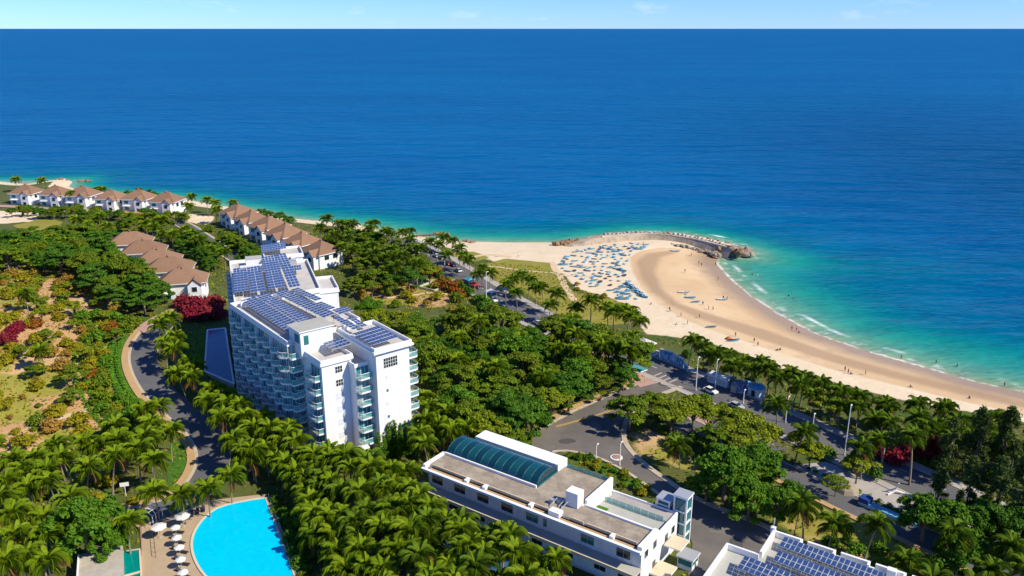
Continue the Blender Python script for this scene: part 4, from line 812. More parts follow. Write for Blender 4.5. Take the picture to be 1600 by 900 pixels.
# ---- villas
U_ = random.uniform
def hip(mb, x0, y0, x1, y1, z0, hgt, m='villa_roof', ov=0.9):
    x0 -= ov; y0 -= ov; x1 += ov; y1 += ov; w_, d_ = x1 - x0, y1 - y0; i = min(w_, d_) / 2
    if w_ >= d_: r0, r1 = (x0 + i, (y0+y1)/2), (x1 - i, (y0+y1)/2)
    else: r0, r1 = ((x0+x1)/2, y0 + i), ((x0+x1)/2, y1 - i)
    V = [(x0,y0,z0),(x1,y0,z0),(x1,y1,z0),(x0,y1,z0),(*r0,z0+hgt),(*r1,z0+hgt)]
    F = [(0,1,5,4),(1,2,5),(2,3,4,5),(3,0,4)] if w_ >= d_ else [(0,1,4),(1,2,5,4),(2,3,5),(3,0,4,5)]
    mb.poly(V, F, m); mb.box((x0, y0, z0 - 0.3), (x1, y1, z0 - 0.003), 'white_trim')
def villa(label, group, px, py, ang, s=1.0, w_=13.0, d_=11.0, kind=0, z=None):
    x_, y_, zz = GT(px + U_(-1.5, 1.5), py + U_(-0.8, 0.8)); ang += U_(-.05, .05); s *= U_(.94, 1.05); v = thing('villa', label, 'villa', (x_, y_, zz - 0.2), ang, group, s)
    mb = MB(); mb.box((-w_/2, -d_/2, -1), (w_/2, d_/2, 6.6), 'villa_wall'); mb.build('wall', v)
    MB().box((w_/2 - 5.5, -d_/2 - 2.6, -1), (w_/2 - 0.8, -d_/2 - 0.003, 5.9), 'villa_wall').build('porch', v)
    mb = MB(); hip(mb, -w_/2, -d_/2, w_/2, d_/2, 6.65, 4.3); r = mb.build('roof', v)
    mb = MB(); x0, x1 = w_/2 - 5.9, w_/2 - 0.4; yf, yb = -d_/2 - 3.1, 0; xm = (x0+x1)/2         # gabled porch roof running into the main one
    mb.poly([(x0,yf,6.1),(x1,yf,6.1),(xm,yf,8.6),(xm,yb,8.6),(x0,yb,6.1),(x1,yb,6.1)], [(0,2,3,4),(1,5,3,2)], 'villa_roof'); mb.build('porch_roof', v)
    MB().poly([(x0+.4,yf+.5,5.9),(x1-.4,yf+.5,5.9),(xm,yf+.5,8.3)], [(0,1,2)], 'villa_wall').build('gable', v)
    MB().lathe([(0, 10.9), (0.5, 10.9), (0.5, 11.3), (0, 11.9)], 'villa_roof', 8).build('finial', r)
    for (a, c_, z0) in ((-w_/2 + 1.2, 2.6, 3.9), (-w_/2 + 1.2, 2.6, 0.6)):
        o = MB().box((a, -d_/2 - 0.08, z0), (a + c_, -d_/2 - 0.002, z0 + 1.9), 'white_trim').build('window', v); MB().box((a + 0.12, -d_/2 - 0.12, z0 + 0.12), (a + c_ - 0.12, -d_/2 - 0.081, z0 + 1.78), 'teal_window').build('pane', o)
    for z0 in (3.7, 0.4):
        o = MB().box((w_/2 - 4.2, -d_/2 - 2.68, z0), (w_/2 - 2.2, -d_/2 - 2.602, z0 + 2.0), 'white_trim').build('window', v); MB().box((w_/2 - 4.08, -d_/2 - 2.72, z0 + .12), (w_/2 - 2.32, -d_/2 - 2.681, z0 + 1.88), 'dark_window').build('pane', o)
    for y0 in (-3.6, 0.8):
        for sgn in (-1, 1):
            e = sgn * w_/2; o = MB().box((min(e, e + sgn*.08), y0, 3.7), (max(e, e + sgn*.08), y0 + 2.6, 5.7), 'white_trim').build('window', v); MB().box((min(e + sgn*.081, e + sgn*.12), y0 + .12, 3.82), (max(e + sgn*.081, e + sgn*.12), y0 + 2.48, 5.58), 'dark_window').build('pane', o)
    MB().box((-w_/2 + 0.6, -d_/2 - 1.6, 3.0), (-w_/2 + 4.6, -d_/2 - 0.003, 3.2), 'white_trim').build('balcony', v)
    return v
g1 = 'villas in the row by the sea at the far left'
for i, (px, py, l) in enumerate(((45,316,'leftmost white villa with a brown hipped roof in the far seaside row'), (92,319,'second villa from the left in the far seaside row'), (134,322,'third villa from the left in the far seaside row'), (178,325,'fourth villa from the left in the far seaside row'), (219,327,'fifth villa from the left in the far seaside row'), (263,331,'rightmost villa of the far seaside row, next to open sand'))):
    villa(l, g1, px, py, math.radians(-8), 1.03, 14, 11)
g2 = 'stepped terrace of villas left of the tower'
for i, (px, py, l) in enumerate(((208,400,'farthest villa of the stepped terrace left of the tower'), (230,414,'second villa from the far end of the stepped terrace left of the tower'), (250,430,'third villa of the stepped terrace left of the tower'), (268,445,'second nearest villa of the stepped terrace left of the tower'), (291,462,'nearest villa of the stepped terrace, with white walls facing the red flowering bushes'))):
    villa(l, g2, px, py, math.radians(14), 1.06, 15.5, 10.5)
g3 = 'row of villas behind the tower'
for i, (px, py, l) in enumerate(((374,352,'farthest villa in the row behind the tower'), (395,362,'second farthest villa in the row behind the tower'), (421,374,'third farthest villa in the row behind the tower'), (448,386,'third nearest villa in the row behind the tower'), (474,397,'second nearest villa in the row behind the tower'), (503,412,'nearest villa in the row behind the tower, close to the palms'))):
    villa(l, g3, px, py, math.radians(-38), 1.02, 13, 12)

# ================================================================== VEGETATION
def leaves_np(lobes, n, size, up=0.35, shell=0.55, rng=RNG, aspect=0.6):
    """n small leaf sprays spread through the outer part of the lobes (cx,cy,cz,rx,ry,rz)"""
    L = np.array(lobes, float); vol = (L[:, 3] * L[:, 4] + L[:, 3] * L[:, 5] + L[:, 4] * L[:, 5]); k = rng.choice(len(L), n, p=vol / vol.sum())
    d = rng.normal(size=(n, 3)); d /= np.linalg.norm(d, axis=1)[:, None]; d[:, 2] = np.where(d[:, 2] < -0.35, -d[:, 2] * 0.6, d[:, 2])
    r = 1 - (1 - shell) * rng.random(n) ** 1.6; r = r * (1 + 0.20 * rng.normal(size=n))
    c = L[k, :3] + d * L[k, 3:6] * r[:, None]
    nrm = d * 0.8 + rng.normal(size=(n, 3)) * 0.55 + np.array([0, 0, up]); nrm /= np.linalg.norm(nrm, axis=1)[:, None]
    a = np.cross(nrm, rng.normal(size=(n, 3))); a /= np.linalg.norm(a, axis=1)[:, None]; b_ = np.cross(nrm, a)
    s = size * (0.6 + 0.8 * rng.random(n))[:, None]
    V = np.stack([c + a * s, c + b_ * s * aspect - nrm * s * 0.15, c - a * s, c - b_ * s * aspect + nrm * s * 0.1], 1).reshape(-1, 3)
    Q = np.arange(4 * n).reshape(n, 4)
    lt = rng.random(len(L)); tint = np.clip(0.15 + 0.45 * lt[k] + 0.4 * rng.random(n) - 0.1, 0, 1)
    return V, Q, tint
def crown_mesh(name, lobes, n, size, matn, **kw):
    V, Q, t_ = leaves_np(lobes, n, size, **kw); return np_mesh(name, V, Q, [matn], tint=t_)
def limb_mesh(name, hgt, r0, tips, matn='trunk', split=0.45):
    mb = MB(); zs = hgt * split; mb.tube([(0, 0, -0.6), (0.05, 0.02, zs * 0.5), (0.1, -0.05, zs), (0.05, 0.05, hgt * 0.75)], [r0 * 1.3, r0, r0 * 0.85, r0 * 0.4], matn, 6)
    for (tx, ty, tz) in tips:
        z0 = zs * random.uniform(0.8, 1.15); mb.tube([(0.08, -0.03, z0), (tx * 0.45, ty * 0.45, z0 + (tz - z0) * 0.6), (tx, ty, tz)], [r0 * 0.5, r0 * 0.32, r0 * 0.12], matn, 5)
    return mb.mesh(name, True)
KINDS = {}
def tree_kind(key, variants): KINDS[key] = variants
def ring_lobes(n, R, z, rz, rr, jitter=0.3, zj=0.5):
    out = []
    for i in range(n):
        a = 2 * math.pi * (i + random.uniform(-jitter, jitter)) / n; q = R * random.uniform(0.55, 1.25)
        out.append((q * math.cos(a), q * math.sin(a), z + random.uniform(-zj, zj), rr * random.uniform(0.55, 1.3), rr * random.uniform(0.55, 1.3), rz * random.uniform(0.6, 1.4)))
    return out
def dome_lobes(n, R, z0, z1, rx, rz, hollow=0.25):
    """sprays scattered over an uneven dome"""
    out = []; ph = random.uniform(0, 6.28); k = random.choice((2, 3, 4))
    for i in range(n):
        r = math.sqrt(random.uniform(0, 1)); a = random.uniform(0, 6.283); lim = R * (1 + 0.22 * math.sin(k * a + ph)); top = z0 + (z1 - z0) * (1 - r ** 2.4) ** 0.6
        z = top - abs(random.gauss(0, hollow)) * (z1 - z0); q = random.uniform(0.6, 1.35)
        out.append((lim * r * math.cos(a), lim * r * math.sin(a), max(z, z0 - 0.8), rx * q, rx * q * random.uniform(0.7, 1.2), rz * random.uniform(0.7, 1.4)))
    return out
def make_layered(matn, nl=9500):      # spreading tree with foliage in flat layers, crown radius 5, height 9
    lobes = dome_lobes(36, 4.9, 4.2, 9.0, 1.15, 0.34)
    return limb_mesh('trunk', 8, 0.28, [l[:3] for l in lobes[::3]]), crown_mesh('crown', lobes, nl, 0.29, matn, up=0.8)
def make_round(matn, nl=10500):       # dense uneven crown
    lobes = dome_lobes(44, 4.4, 3.6, 9.2, 1.0, 0.75, 0.18)
    return limb_mesh('trunk', 7.5, 0.3, [l[:3] for l in lobes[::5]]), crown_mesh('crown', lobes, nl, 0.27, matn, up=0.45)
def make_acacia(matn, nl=2600):       # open flat-topped crown on forked limbs
    lobes = ring_lobes(9, 3.6, 6.3, 0.5, 1.35) + ring_lobes(5, 1.9, 7.2, 0.5, 1.4) + [(0.2, 0, 7.7, 1.3, 1.2, 0.5)]
    return limb_mesh('trunk', 6.2, 0.22, [l[:3] for l in lobes], split=0.4), crown_mesh('crown', lobes, nl, 0.34, matn, up=0.9)
def make_bush(matn, nl=900, flat=1.0):
    lobes = ring_lobes(5, 0.85, 0.75, 0.65 * flat, 0.75, zj=0.2) + [(0, 0, 1.3 * flat, 0.8, 0.8, 0.65 * flat)]
    return limb_mesh('stems', 1.1, 0.07, [l[:3] for l in lobes[:4]], split=0.2), crown_mesh('foliage', lobes, nl, 0.19, matn, up=0.4)
def make_casuarina(matn, nl=5200):    # tall feathery tree, unit height 16
    lobes = []
    for i in range(34):
        f = random.uniform(0, 1) ** 0.9; z = 3 + 12.6 * f; R = (1 - f) ** 0.7 * 3.2 * random.uniform(0.3, 1); a = random.uniform(0, 6.283)
        lobes.append((R * math.cos(a), R * math.sin(a), z, random.uniform(0.6, 1.1), random.uniform(0.6, 1.1), random.uniform(0.7, 1.3)))
    return limb_mesh('trunk', 14, 0.26, [l[:3] for l in lobes[::4]], split=0.25), crown_mesh('crown', lobes, nl, 0.40, matn, up=0.2, shell=0.2, aspect=0.22)
def make_column(matn, nl=1500):       # slim spire, unit height 8
    lobes = [(random.uniform(-.15, .15), random.uniform(-.15, .15), 0.8 + 7 * i / 12, 0.85 * (1 - i / 13) ** 0.6 + 0.12, 0.85 * (1 - i / 13) ** 0.6 + 0.12, 0.55) for i in range(13)]
    return limb_mesh('trunk', 7.5, 0.10, [], split=0.3), crown_mesh('crown', lobes, nl, 0.22, matn, up=-0.1, aspect=0.4)
tree_kind('layer_deep', [make_layered('leaf_deep') for _ in range(3)]); tree_kind('layer_mid', [make_layered('leaf_mid') for _ in range(3)])
tree_kind('round_deep', [make_round('leaf_deep') for _ in range(2)]); tree_kind('round_bright', [make_round('leaf_bright', 12000) for _ in range(2)]); tree_kind('round_mid', [make_round('leaf_mid') for _ in range(2)])
tree_kind('acacia', [make_acacia('leaf_olive') for _ in range(3)]); tree_kind('thin', [make_acacia('leaf_mid', 1500) for _ in range(2)])
tree_kind('casuarina', [make_casuarina('leaf_needle') for _ in range(3)]); tree_kind('column', [make_column('leaf_bright') for _ in range(2)])
for nm in ('leaf_yellow', 'leaf_mid', 'leaf_dry', 'flower_red', 'flower_orange', 'leaf_bright', 'leaf_deep'): tree_kind('bush_' + nm, [make_bush(nm) for _ in range(2)])

VFREE = [(o.location.x, o.location.y) for o in bpy.data.objects if o.name.startswith('villa') and o.type == 'EMPTY']
def plant(kind, x, y, z, s, label, cat, group, name, sz=None):
    tr, cr_ = random.choice(KINDS[kind]); r = random.uniform(0, 6.283)
    o = thing(name, label, cat, (x, y, z), r, group, (s, s, sz or s))
    link('stems' if 'bush' in kind else 'trunk', tr, o); link('foliage' if 'bush' in kind else 'crown', cr_, o)
    return o

# palms: fronds are separate leaves on near palms, one joined crown on far ones
def frond_geo(el0, droop, Lf, seed):
    rg_ = random.Random(seed); n = 12; pts = []; x = z = 0.0; P = []
    for i in range(n + 1):
        f = i / n; a = el0 - droop * (0.1 * f + 0.9 * f ** 2.0); P.append((x, z, a)); x += Lf / n * math.cos(a); z += Lf / n * math.sin(a)
    V = []; F = []; T = []
    k = 0
    for i in range(n):                                     # midrib, a thin flat strip
        w0, w1 = 0.07 * (1 - i / n) + 0.015, 0.07 * (1 - (i + 1) / n) + 0.015; b0 = len(V)
        V += [(P[i][0], -w0, P[i][1]), (P[i][0], w0, P[i][1]), (P[i+1][0], w1, P[i+1][1]), (P[i+1][0], -w1, P[i+1][1])]; F.append((b0, b0+1, b0+2, b0+3)); T.append(1.0)
    m = 32
    for j in range(m):
        f = 0.13 + 0.87 * j / (m - 1); q = f * n; i = min(int(q), n - 1); u = q - i
        x0 = P[i][0] + (P[i+1][0] - P[i][0]) * u; z0 = P[i][1] + (P[i+1][1] - P[i][1]) * u; a = P[i][2]
        ln = (0.35 + 0.95 * math.sin(math.pi * min(1, 0.15 + 0.85 * (1 - abs(f - 0.42) / 0.62)) / 2)) * Lf * 0.22 * rg_.uniform(0.85, 1.15)
        for sg in (-1, 1):
            fw = 0.45 + 0.55 * f; dx = fw * math.cos(a); dz = fw * math.sin(a); dy = sg * (1 - 0.45 * f); dn = -0.45 - 0.35 * rg_.random()
            wd = 0.07; tx, tz = math.cos(a) * wd, math.sin(a) * wd; nl = math.sqrt(dx*dx + dy*dy + dz*dz)
            dx, dy, dz = dx / nl * ln, dy / nl * ln, dz / nl * ln; b0 = len(V)
            mx, my, mz = x0 + dx * 0.55, dy * 0.55, z0 + dz * 0.55 + dn * ln * 0.25
            V += [(x0 - tx, 0, z0 - tz), (x0 + tx, 0, z0 + tz), (mx + tx * 0.8, my, mz + tz * 0.8), (x0 + dx, dy, z0 + dz + dn * ln)]
            F.append((b0, b0+1, b0+2, b0+3) if sg < 0 else (b0+3, b0+2, b0+1, b0)); T.append(min(1, max(0, 0.25 + 0.5 * rg_.random() + 0.25 * (el0 > 0.7))))
    return np.array(V), np.array(F), np.array(T)
FR_SPEC = [(1.4, 1.7, 3.7), (1.18, 2.2, 4.4), (0.9, 2.4, 4.6), (0.5, 2.2, 4.4), (-0.1, 1.5, 3.8)]
FR_GEO = [[frond_geo(*sp, seed=10 * i + j) for j in range(2)] for i, sp in enumerate(FR_SPEC)]
FR = {mn: [[np_mesh('frond', V, F, [mn], tint=T) for V, F, T in g] for g in FR_GEO] for mn in ('palm_leaf', 'palm_leaf_dark', 'frond_dry')}
def crown_layout(rg_, nfr=23):
    out = []
    for i in range(nfr):
        f = i / (nfr - 1); lvl = min(4, int(f * 4.99)); out.append((lvl, rg_.randrange(2), i * 2.39996 + rg_.uniform(-0.25, 0.25), rg_.uniform(0.88, 1.12), rg_.uniform(-0.12, 0.12)))
    return out
def joined_crown(mn, seed):
    rg_ = random.Random(seed); VV = []; FF = []; TT = []; k = 0
    for lvl, v, az, s, dt in crown_layout(rg_, 20):
        V, F, T = FR_GEO[lvl][v]; R = np.array(Matrix.Rotation(az, 3, 'Z') @ Matrix.Rotation(dt, 3, 'Y')); VV.append((V * s) @ R.T); FF.append(F + k); TT.append(T); k += len(V)
    return np_mesh('crown', np.vstack(VV), np.vstack(FF), [mn], tint=np.concatenate(TT))
CR = {mn: [joined_crown(mn, 100 + i) for i in range(4)] for mn in ('palm_leaf', 'palm_leaf_dark')}
def palm_trunk(seed):
    rg_ = random.Random(seed); bx_, by_ = rg_.uniform(-0.9, 0.9), rg_.uniform(-0.9, 0.9); mb = MB()
    pts = [(bx_ * (1 - (1 - t_) ** 1) * t_, by_ * t_ * t_, -0.6 + 8.6 * t_) for t_ in (0, .12, .3, .5, .7, .88, 1)]
    mb.tube(pts, [0.30, 0.22, 0.17, 0.15, 0.14, 0.13, 0.16], 'palm_trunk', 7); return mb.mesh('trunk', True), pts[-1]
PT = [palm_trunk(i) for i in range(5)]
NPALM = [0]
def palm(x, y, z, hgt, label, group, dark=False, s=1.0, detail=None):
    tm, tip = random.choice(PT); rz = random.uniform(0, 6.283); k = hgt / 8.0; NPALM[0] += 1
    o = thing('coconut_palm', label, 'palm tree', (x, y, z), rz, group); o.rotation_euler = (random.gauss(0, .05), random.gauss(0, .05), rz)
    link('trunk', tm, o, None, None, (k, k, k)); mn = 'palm_leaf_dark' if dark else 'palm_leaf'; T = (tip[0] * k, tip[1] * k, tip[2] * k)
    near = math.hypot(x, y) < 250 if detail is None else detail
    if not near:
        c = link('crown', random.choice(CR[mn]), o, T, random.uniform(0, 6.28), s * 0.92); return o
    for lvl, v, az, fs, dt in crown_layout(random, 23):
        f = link('frond', FR['frond_dry' if lvl == 4 and random.random() < 0.3 else mn][lvl][v], o, T, None, s * fs * 0.9); f.rotation_euler = (random.uniform(-.25, .25), dt, az)
    return o

def where(x, y, refs):
    return min(refs, key=lambda r: math.hypot(x - GZ(r[0], r[1], 6)[0], y - GZ(r[0], r[1], 6)[1]))[2]
GROVE = [(440,790,'at the head of the round pool'), (470,880,'along the right edge of the round pool'), (560,880,'at the bottom of the frame, middle of the grove'), (660,880,'at the bottom of the frame, right of the grove'), (800,890,'beside the deep blue pool of the long building'), (700,800,'against the long white building'), (640,745,'near the corner of the long white building'), (590,730,'below the slim trees'), (520,720,'at the foot of the tower'), (540,800,'in the heart of the grove'), (620,820,'right of the heart of the grove'), (430,710,'between the driveway and the tower foot')]
WOOD = [(610,490,'at its left tip by the bare ground'), (690,500,'on its boulevard side, left'), (770,520,'on its boulevard side, middle'), (850,525,'on its boulevard side, right'), (940,540,'near the beach hut'), (970,590,'above the forecourt entrance'), (900,610,'along the forecourt verge'), (820,610,'left of the forecourt verge'), (740,560,'in its middle'), (680,560,'next to the tower balconies'), (720,630,'between tower and forecourt'), (780,660,'by the vault roof')]
SLOPE = [(250,650,'nearest the driveway curve'), (200,700,'near the orange footway'), (130,720,'in its middle'), (40,730,'at the left edge of the frame'), (30,860,'in the bottom left corner'), (80,790,'left of the big bright tree'), (170,750,'above the white signboard')]
LWOOD = [(30,390,'near the left edge'), (100,370,'below the sandy court'), (110,420,'by the hillside'), (180,380,'next to the farthest villa'), (210,430,'beside the middle villas'), (230,470,'near the crimson bushes'), (160,460,'above the scrub')]
HILL = [(20,450,'top left'), (100,450,'top right'), (160,500,'upper right'), (30,520,'by the crimson bushes'), (110,540,'in the middle'), (30,600,'lower left'), (120,620,'lower middle'), (160,660,'lower right'), (60,680,'above the palms')]
BELT = [(1050,550,'behind the mural wall'), (1130,570,'behind the white kiosk'), (1200,590,'behind the blue booth'), (1290,620,'behind the curved lamp'), (1380,650,'behind the tall mast'), (1480,670,'left of the needle trees'), (1580,680,'at the right edge')]
# where nothing may be planted
ROADS = [(drive, 5.2), (boul, 6.8), (resort, 4.4), (vroad, 4.2)]
POLY_BLOCK = [fc, W([(1236,728),(1290,722),(1345,742),(1445,772),(1425,803),(1330,770)])]
def rect(f, u0, u1, v0, v1): return [f(u0, v0), f(u1, v0), f(u1, v1), f(u0, v1)]
def LWf(u, v): return (L_O[0] + L_1[0] * u + L_2[0] * v, L_O[1] + L_1[1] * u + L_2[1] * v)
def RWf(u, v): return (R_A[0] + R_1[0] * u + R_2[0] * v, R_A[1] + R_1[1] * u + R_2[1] * v)
POLY_BLOCK += [rect(TW, -19.5, 37, -2.2, 27), rect(DW, -2, 58, -2.2, 32), rect(LWf, -2, LL + 4, -10, 24), rect(RWf, -7, 40, -26, 1.5), lp]
POOLP = smooth_path(W([(414,781),(372,788),(340,797),(317,816),(304,838),(302,860),(310,884),(326,906),(350,930)]), 1.5) + W([(420,960),(480,960)])
DECKP = W([(222,812),(262,796),(330,783),(414,774),(422,781),(430,800),(466,905),(490,970),(190,970),(218,905),(222,860)])
POLY_BLOCK += [DECKP, W([(105,870),(190,850),(220,880),(225,960),(95,960)])]
VILLAS = [(o.location.x, o.location.y) for o in bpy.data.objects if o.name.startswith('villa') and o.type == 'EMPTY']
def free(x, y, r=0.0):
    a = np.array([x]); b_ = np.array([y])
    for p, w_ in ROADS:
        if dist_line(a, b_, p[::3])[0] < w_ + r: return False
    for p in POLY_BLOCK:
        if inpoly(a, b_, p)[0]: return False
    for vx, vy in VILLAS:
        if math.hypot(x - vx, y - vy) < 8.5: return False
    return True
def scatter(poly_px, up, mind, nmax, tries=6000, clear=0.0):
    """random spots inside an area surveyed at canopy height"""
    P = [GZ(px, py, up) for px, py in poly_px]; xs = [p[0] for p in P]; ys = [p[1] for p in P]; out = []
    for _ in range(tries):
        if len(out) >= nmax: break
        x, y = random.uniform(min(xs), max(xs)), random.uniform(min(ys), max(ys))
        if any((x - q[0]) ** 2 + (y - q[1]) ** 2 < mind * mind for q in out): continue
        if not inpoly(np.array([x]), np.array([y]), P)[0] or not free(x, y, clear): continue
        out.append((x, y, h1(x, y)))
    return out
U = random.uniform
# --- the dense grove between the pool and the long building
for x, y, z in scatter([(430,690),(505,712),(560,722),(600,730),(650,742),(700,770),(745,815),(810,855),(890,900),(900,935),(495,935),(482,880),(452,800),(405,745),(372,690)], 8.5, 3.2, 130, 14000):
    if dist_line(np.array([x]), np.array([y]), POOLP, True)[0] < 5.5: continue
    palm(x, y, z, min(U(7.4, 11.2), 1.6 + 0.48 * float(dist_line(np.array([x]), np.array([y]), POOLP, True)[0])), 'coconut palm in the dense grove, ' + where(x, y, GROVE), 'palms of the dense grove', random.random() < 0.3, s=U(0.75, 1.2))
# --- along the driveway on the tower side
for px, py in ((248,528),(262,512),(258,548),(275,540),(272,562),(292,572),(288,592),(310,598),(305,580),(330,612),(326,636),(350,640),(345,662),(372,662),(368,690),(392,676),(396,706),(420,672),(408,655),(384,640),(440,690),(455,672),(470,694),(355,622),(490,708),(520,706)):
    x, y = GZ(px, py, 8.0)
    palm(x, y, h1(x, y), U(7.2, 9.0), 'coconut palm lining the driveway, ' + where(x, y, [(255,525,'at its far end'), (272,552,'beside the shaded lawn'), (300,585,'opposite the clipped hedges'), (335,620,'below the lap pool'), (350,650,'at the near bend'), (380,650,'close to the tower corner'), (395,690,'behind the head of the pool'), (440,685,'in front of the tower balconies'), (490,705,'below the tower corner block')]), 'palms lining the driveway', s=U(0.95, 1.1))
# --- slope left of the driveway
for px, py in ((255,640),(243,668),(222,652),(212,706),(190,690),(232,690),(262,672),(168,722),(150,700),(128,742),(108,722),(92,700),(60,722),(40,742),(18,724),(8,762),(52,770),(84,758),(112,780),(70,800),(30,806),(10,790),(152,764),(186,752),(206,742),(130,700),(20,840),(60,846),(36,880),(12,895),(74,880),(182,668),(235,720),(2,700),(88,735)):
    x, y = GZ(px, py, 10.0); z = h1(x, y); x, y = GZ(px, py, 8.2 + z); z = h1(x, y)
    if dist_line(np.array([x]), np.array([y]), drive)[0] > 5.5:
        palm(x, y, z, U(7.4, 9.4), 'coconut palm on the slope left of the driveway, ' + where(x, y, SLOPE), 'palms on the left slope', s=U(0.95, 1.15))
# --- by the round pool
for px, py, l in ((243,772,'leftmost coconut palm on the poolside edge, by the arched trellis'), (285,775,'coconut palm between the poolside sunshades and the driveway'), (323,765,'coconut palm at the head of the round pool, second from the right'), (358,745,'tall coconut palm at the head of the round pool, rightmost of the row'), (197,822,'coconut palm beside the green tank and pale hut roof')):
    x, y = GZ(px, py, 7.0); palm(x, y, h1(x, y), 7.0, l, None, s=1.0)
# --- behind the beach, landward of the sand
for x, y, z in scatter([(1018,545),(1060,530),(1110,535),(1180,562),(1250,588),(1330,612),(1420,636),(1500,648),(1600,664),(1690,700),(1690,745),(1600,712),(1500,700),(1400,680),(1300,652),(1200,612),(1110,575),(1040,565)], 7.5, 4.3, 120, 9000):
    palm(x, y, z, U(6.2, 8.6), 'coconut palm in the belt along the sand, ' + where(x, y, BELT), 'palms behind the beach', True, s=U(0.85, 1.05))
for px, py, h_, l in ((1248,672,9,'slim coconut palm standing alone in the verge left of the tall lamp mast'), (1352,700,8,'coconut palm in the boulevard median beside the tall lamp mast'), (1385,690,8,'second coconut palm in the boulevard median'), (1432,690,11,'tall coconut palm rising from the bare earth by the red bushes'), (1262,790,9,'leaning coconut palm behind the panel roof building'), (1298,822,6.5,'short coconut palm on bare earth behind the panel roof'), (1356,825,9,'straight coconut palm on the lawn by the service road'), (1422,882,7.5,'coconut palm on the lawn at the right end of the panel roof'), (1218,632,8,'coconut palm at the boulevard kerb near the curved lamp post'), (1065,700,5.5,'low coconut palm inside the forecourt bend'), (1245,800,6,'coconut palm beside the corner mast of the panel roof')):
    x, y = GZ(px, py, h_); palm(x, y, h1(x, y), h_, l, None, True, s=U(0.95, 1.1))
for x, y, z in scatter([(1490,835),(1560,830),(1660,850),(1700,960),(1470,960),(1450,890)], 8, 6.0, 9):
    palm(x, y, z, U(7.5, 9.5), 'coconut palm in the dark thicket at the bottom right corner', 'palms at the bottom right corner', True, s=U(1, 1.15))
# --- along the upper boulevard and the old pier
for px, py in ((800,436),(815,428),(826,440),(790,445),(838,448),(850,452),(808,455),(735,408),(755,418),(765,425),(748,428),(870,462),(858,475),(900,478),(690,372),(705,376),(718,392),(640,362),(672,380),(682,384),(695,398),(727,400)):
    x, y = GZ(px, py, 7.0); palm(x, y, h1(x, y), U(6, 8), 'coconut palm on the seaward verge of the upper boulevard', 'palms along the upper boulevard', True, s=U(0.85, 1.0))
for x, y, z in scatter([(880,478),(950,470),(1000,488),(1008,540),(990,560),(930,545),(890,520)], 9, 5.2, 17):
    palm(x, y, z, U(7.5, 10), 'coconut palm at the seaward edge of the central wood', 'palms at the edge of the central wood', s=U(0.9, 1.1))
for x, y, z in scatter([(660,610),(700,640),(740,668),(700,690),(660,700),(655,650)], 8, 4.6, 14):
    palm(x, y, z, U(6.5, 8.5), 'coconut palm between the tower and the glazed vault, ' + ('nearer the tower' if x < -18 else 'nearer the vault'), 'palms right of the tower', s=U(0.95, 1.05))
for x, y, z in scatter([(470,352),(560,346),(640,362),(690,392),(660,425),(600,420),(540,392)], 8, 6.5, 24):
    palm(x, y, z, U(7.5, 11), 'coconut palm in the coastal belt behind the villas', 'palms of the coastal belt', True, s=U(0.9, 1.05))
for x, y, z in scatter([(120,338),(260,345),(300,362),(345,392),(360,410),(330,405),(280,378),(200,362),(120,352)], 7, 8, 16) + scatter([(50,375),(120,385),(130,415),(60,415),(10,400)], 7, 8, 8):
    palm(x, y, z, U(6.5, 9), 'coconut palm among the garden trees between the villa rows', 'palms between the villa rows', s=U(0.9, 1.05))
for px, py in ((24,283),(66,282),(300,308),(322,312),(341,318),(365,318),(116,304),(148,300),(160,298),(290,325),(336,330)):
    x, y = GZ(px, py, 7.0); palm(x, y, h1(x, y), 7.5, 'small coconut palm on the shore by the far villas', 'palms on the far shore')
for px, py in ((45,468),(72,560)):
    x, y, z = GT(px, py + 24); palm(x, y, z, 6.5, 'lone coconut palm with a bare trunk on the sandy hillside' if py < 500 else 'short coconut palm among the hillside scrub', None)

# --- broadleaved trees
def trees(spots, kinds, smin, smax, label, group, name='broadleaf_tree', cat='tree', flat=(0.9, 1.15)):
    for x, y, z in spots:
        s = U(smin, smax); plant(random.choice(kinds), x, y, z, s, label(x, y) if callable(label) else label, cat, group, name, s * U(*flat))
trees(scatter([(575,480),(640,484),(720,490),(800,505),(850,508),(920,522),(985,535),(988,590),(935,612),(872,622),(858,645),(800,684),(742,662),(700,650),(690,600),(655,560),(622,520),(590,500)], 7.5, 5.6, 84, 9000, 0.5), ['layer_deep', 'layer_deep', 'layer_mid', 'round_mid', 'layer_mid', 'round_bright', 'acacia'], 0.6, 1.3, lambda x, y: 'spreading green tree of the central wood, ' + where(x, y, WOOD), 'trees of the central wood')
trees(scatter([(0,368),(90,352),(172,352),(176,384),(195,412),(228,446),(256,474),(235,492),(160,476),(140,432),(70,428),(-40,428),(-60,372)], 8, 6.3, 62), ['layer_deep', 'layer_mid', 'round_mid', 'layer_deep'], 0.9, 1.3, lambda x, y: 'green tree in the wood left of the stepped villas, ' + where(x, y, LWOOD), 'trees left of the stepped villas')
trees(scatter([(110,342),(255,346),(300,368),(345,398),(330,408),(262,366),(190,352)], 6, 6.5, 20), ['layer_mid', 'layer_deep'], 0.6, 0.95, 'small garden tree between the two left villa rows', 'garden trees between the left villa rows')
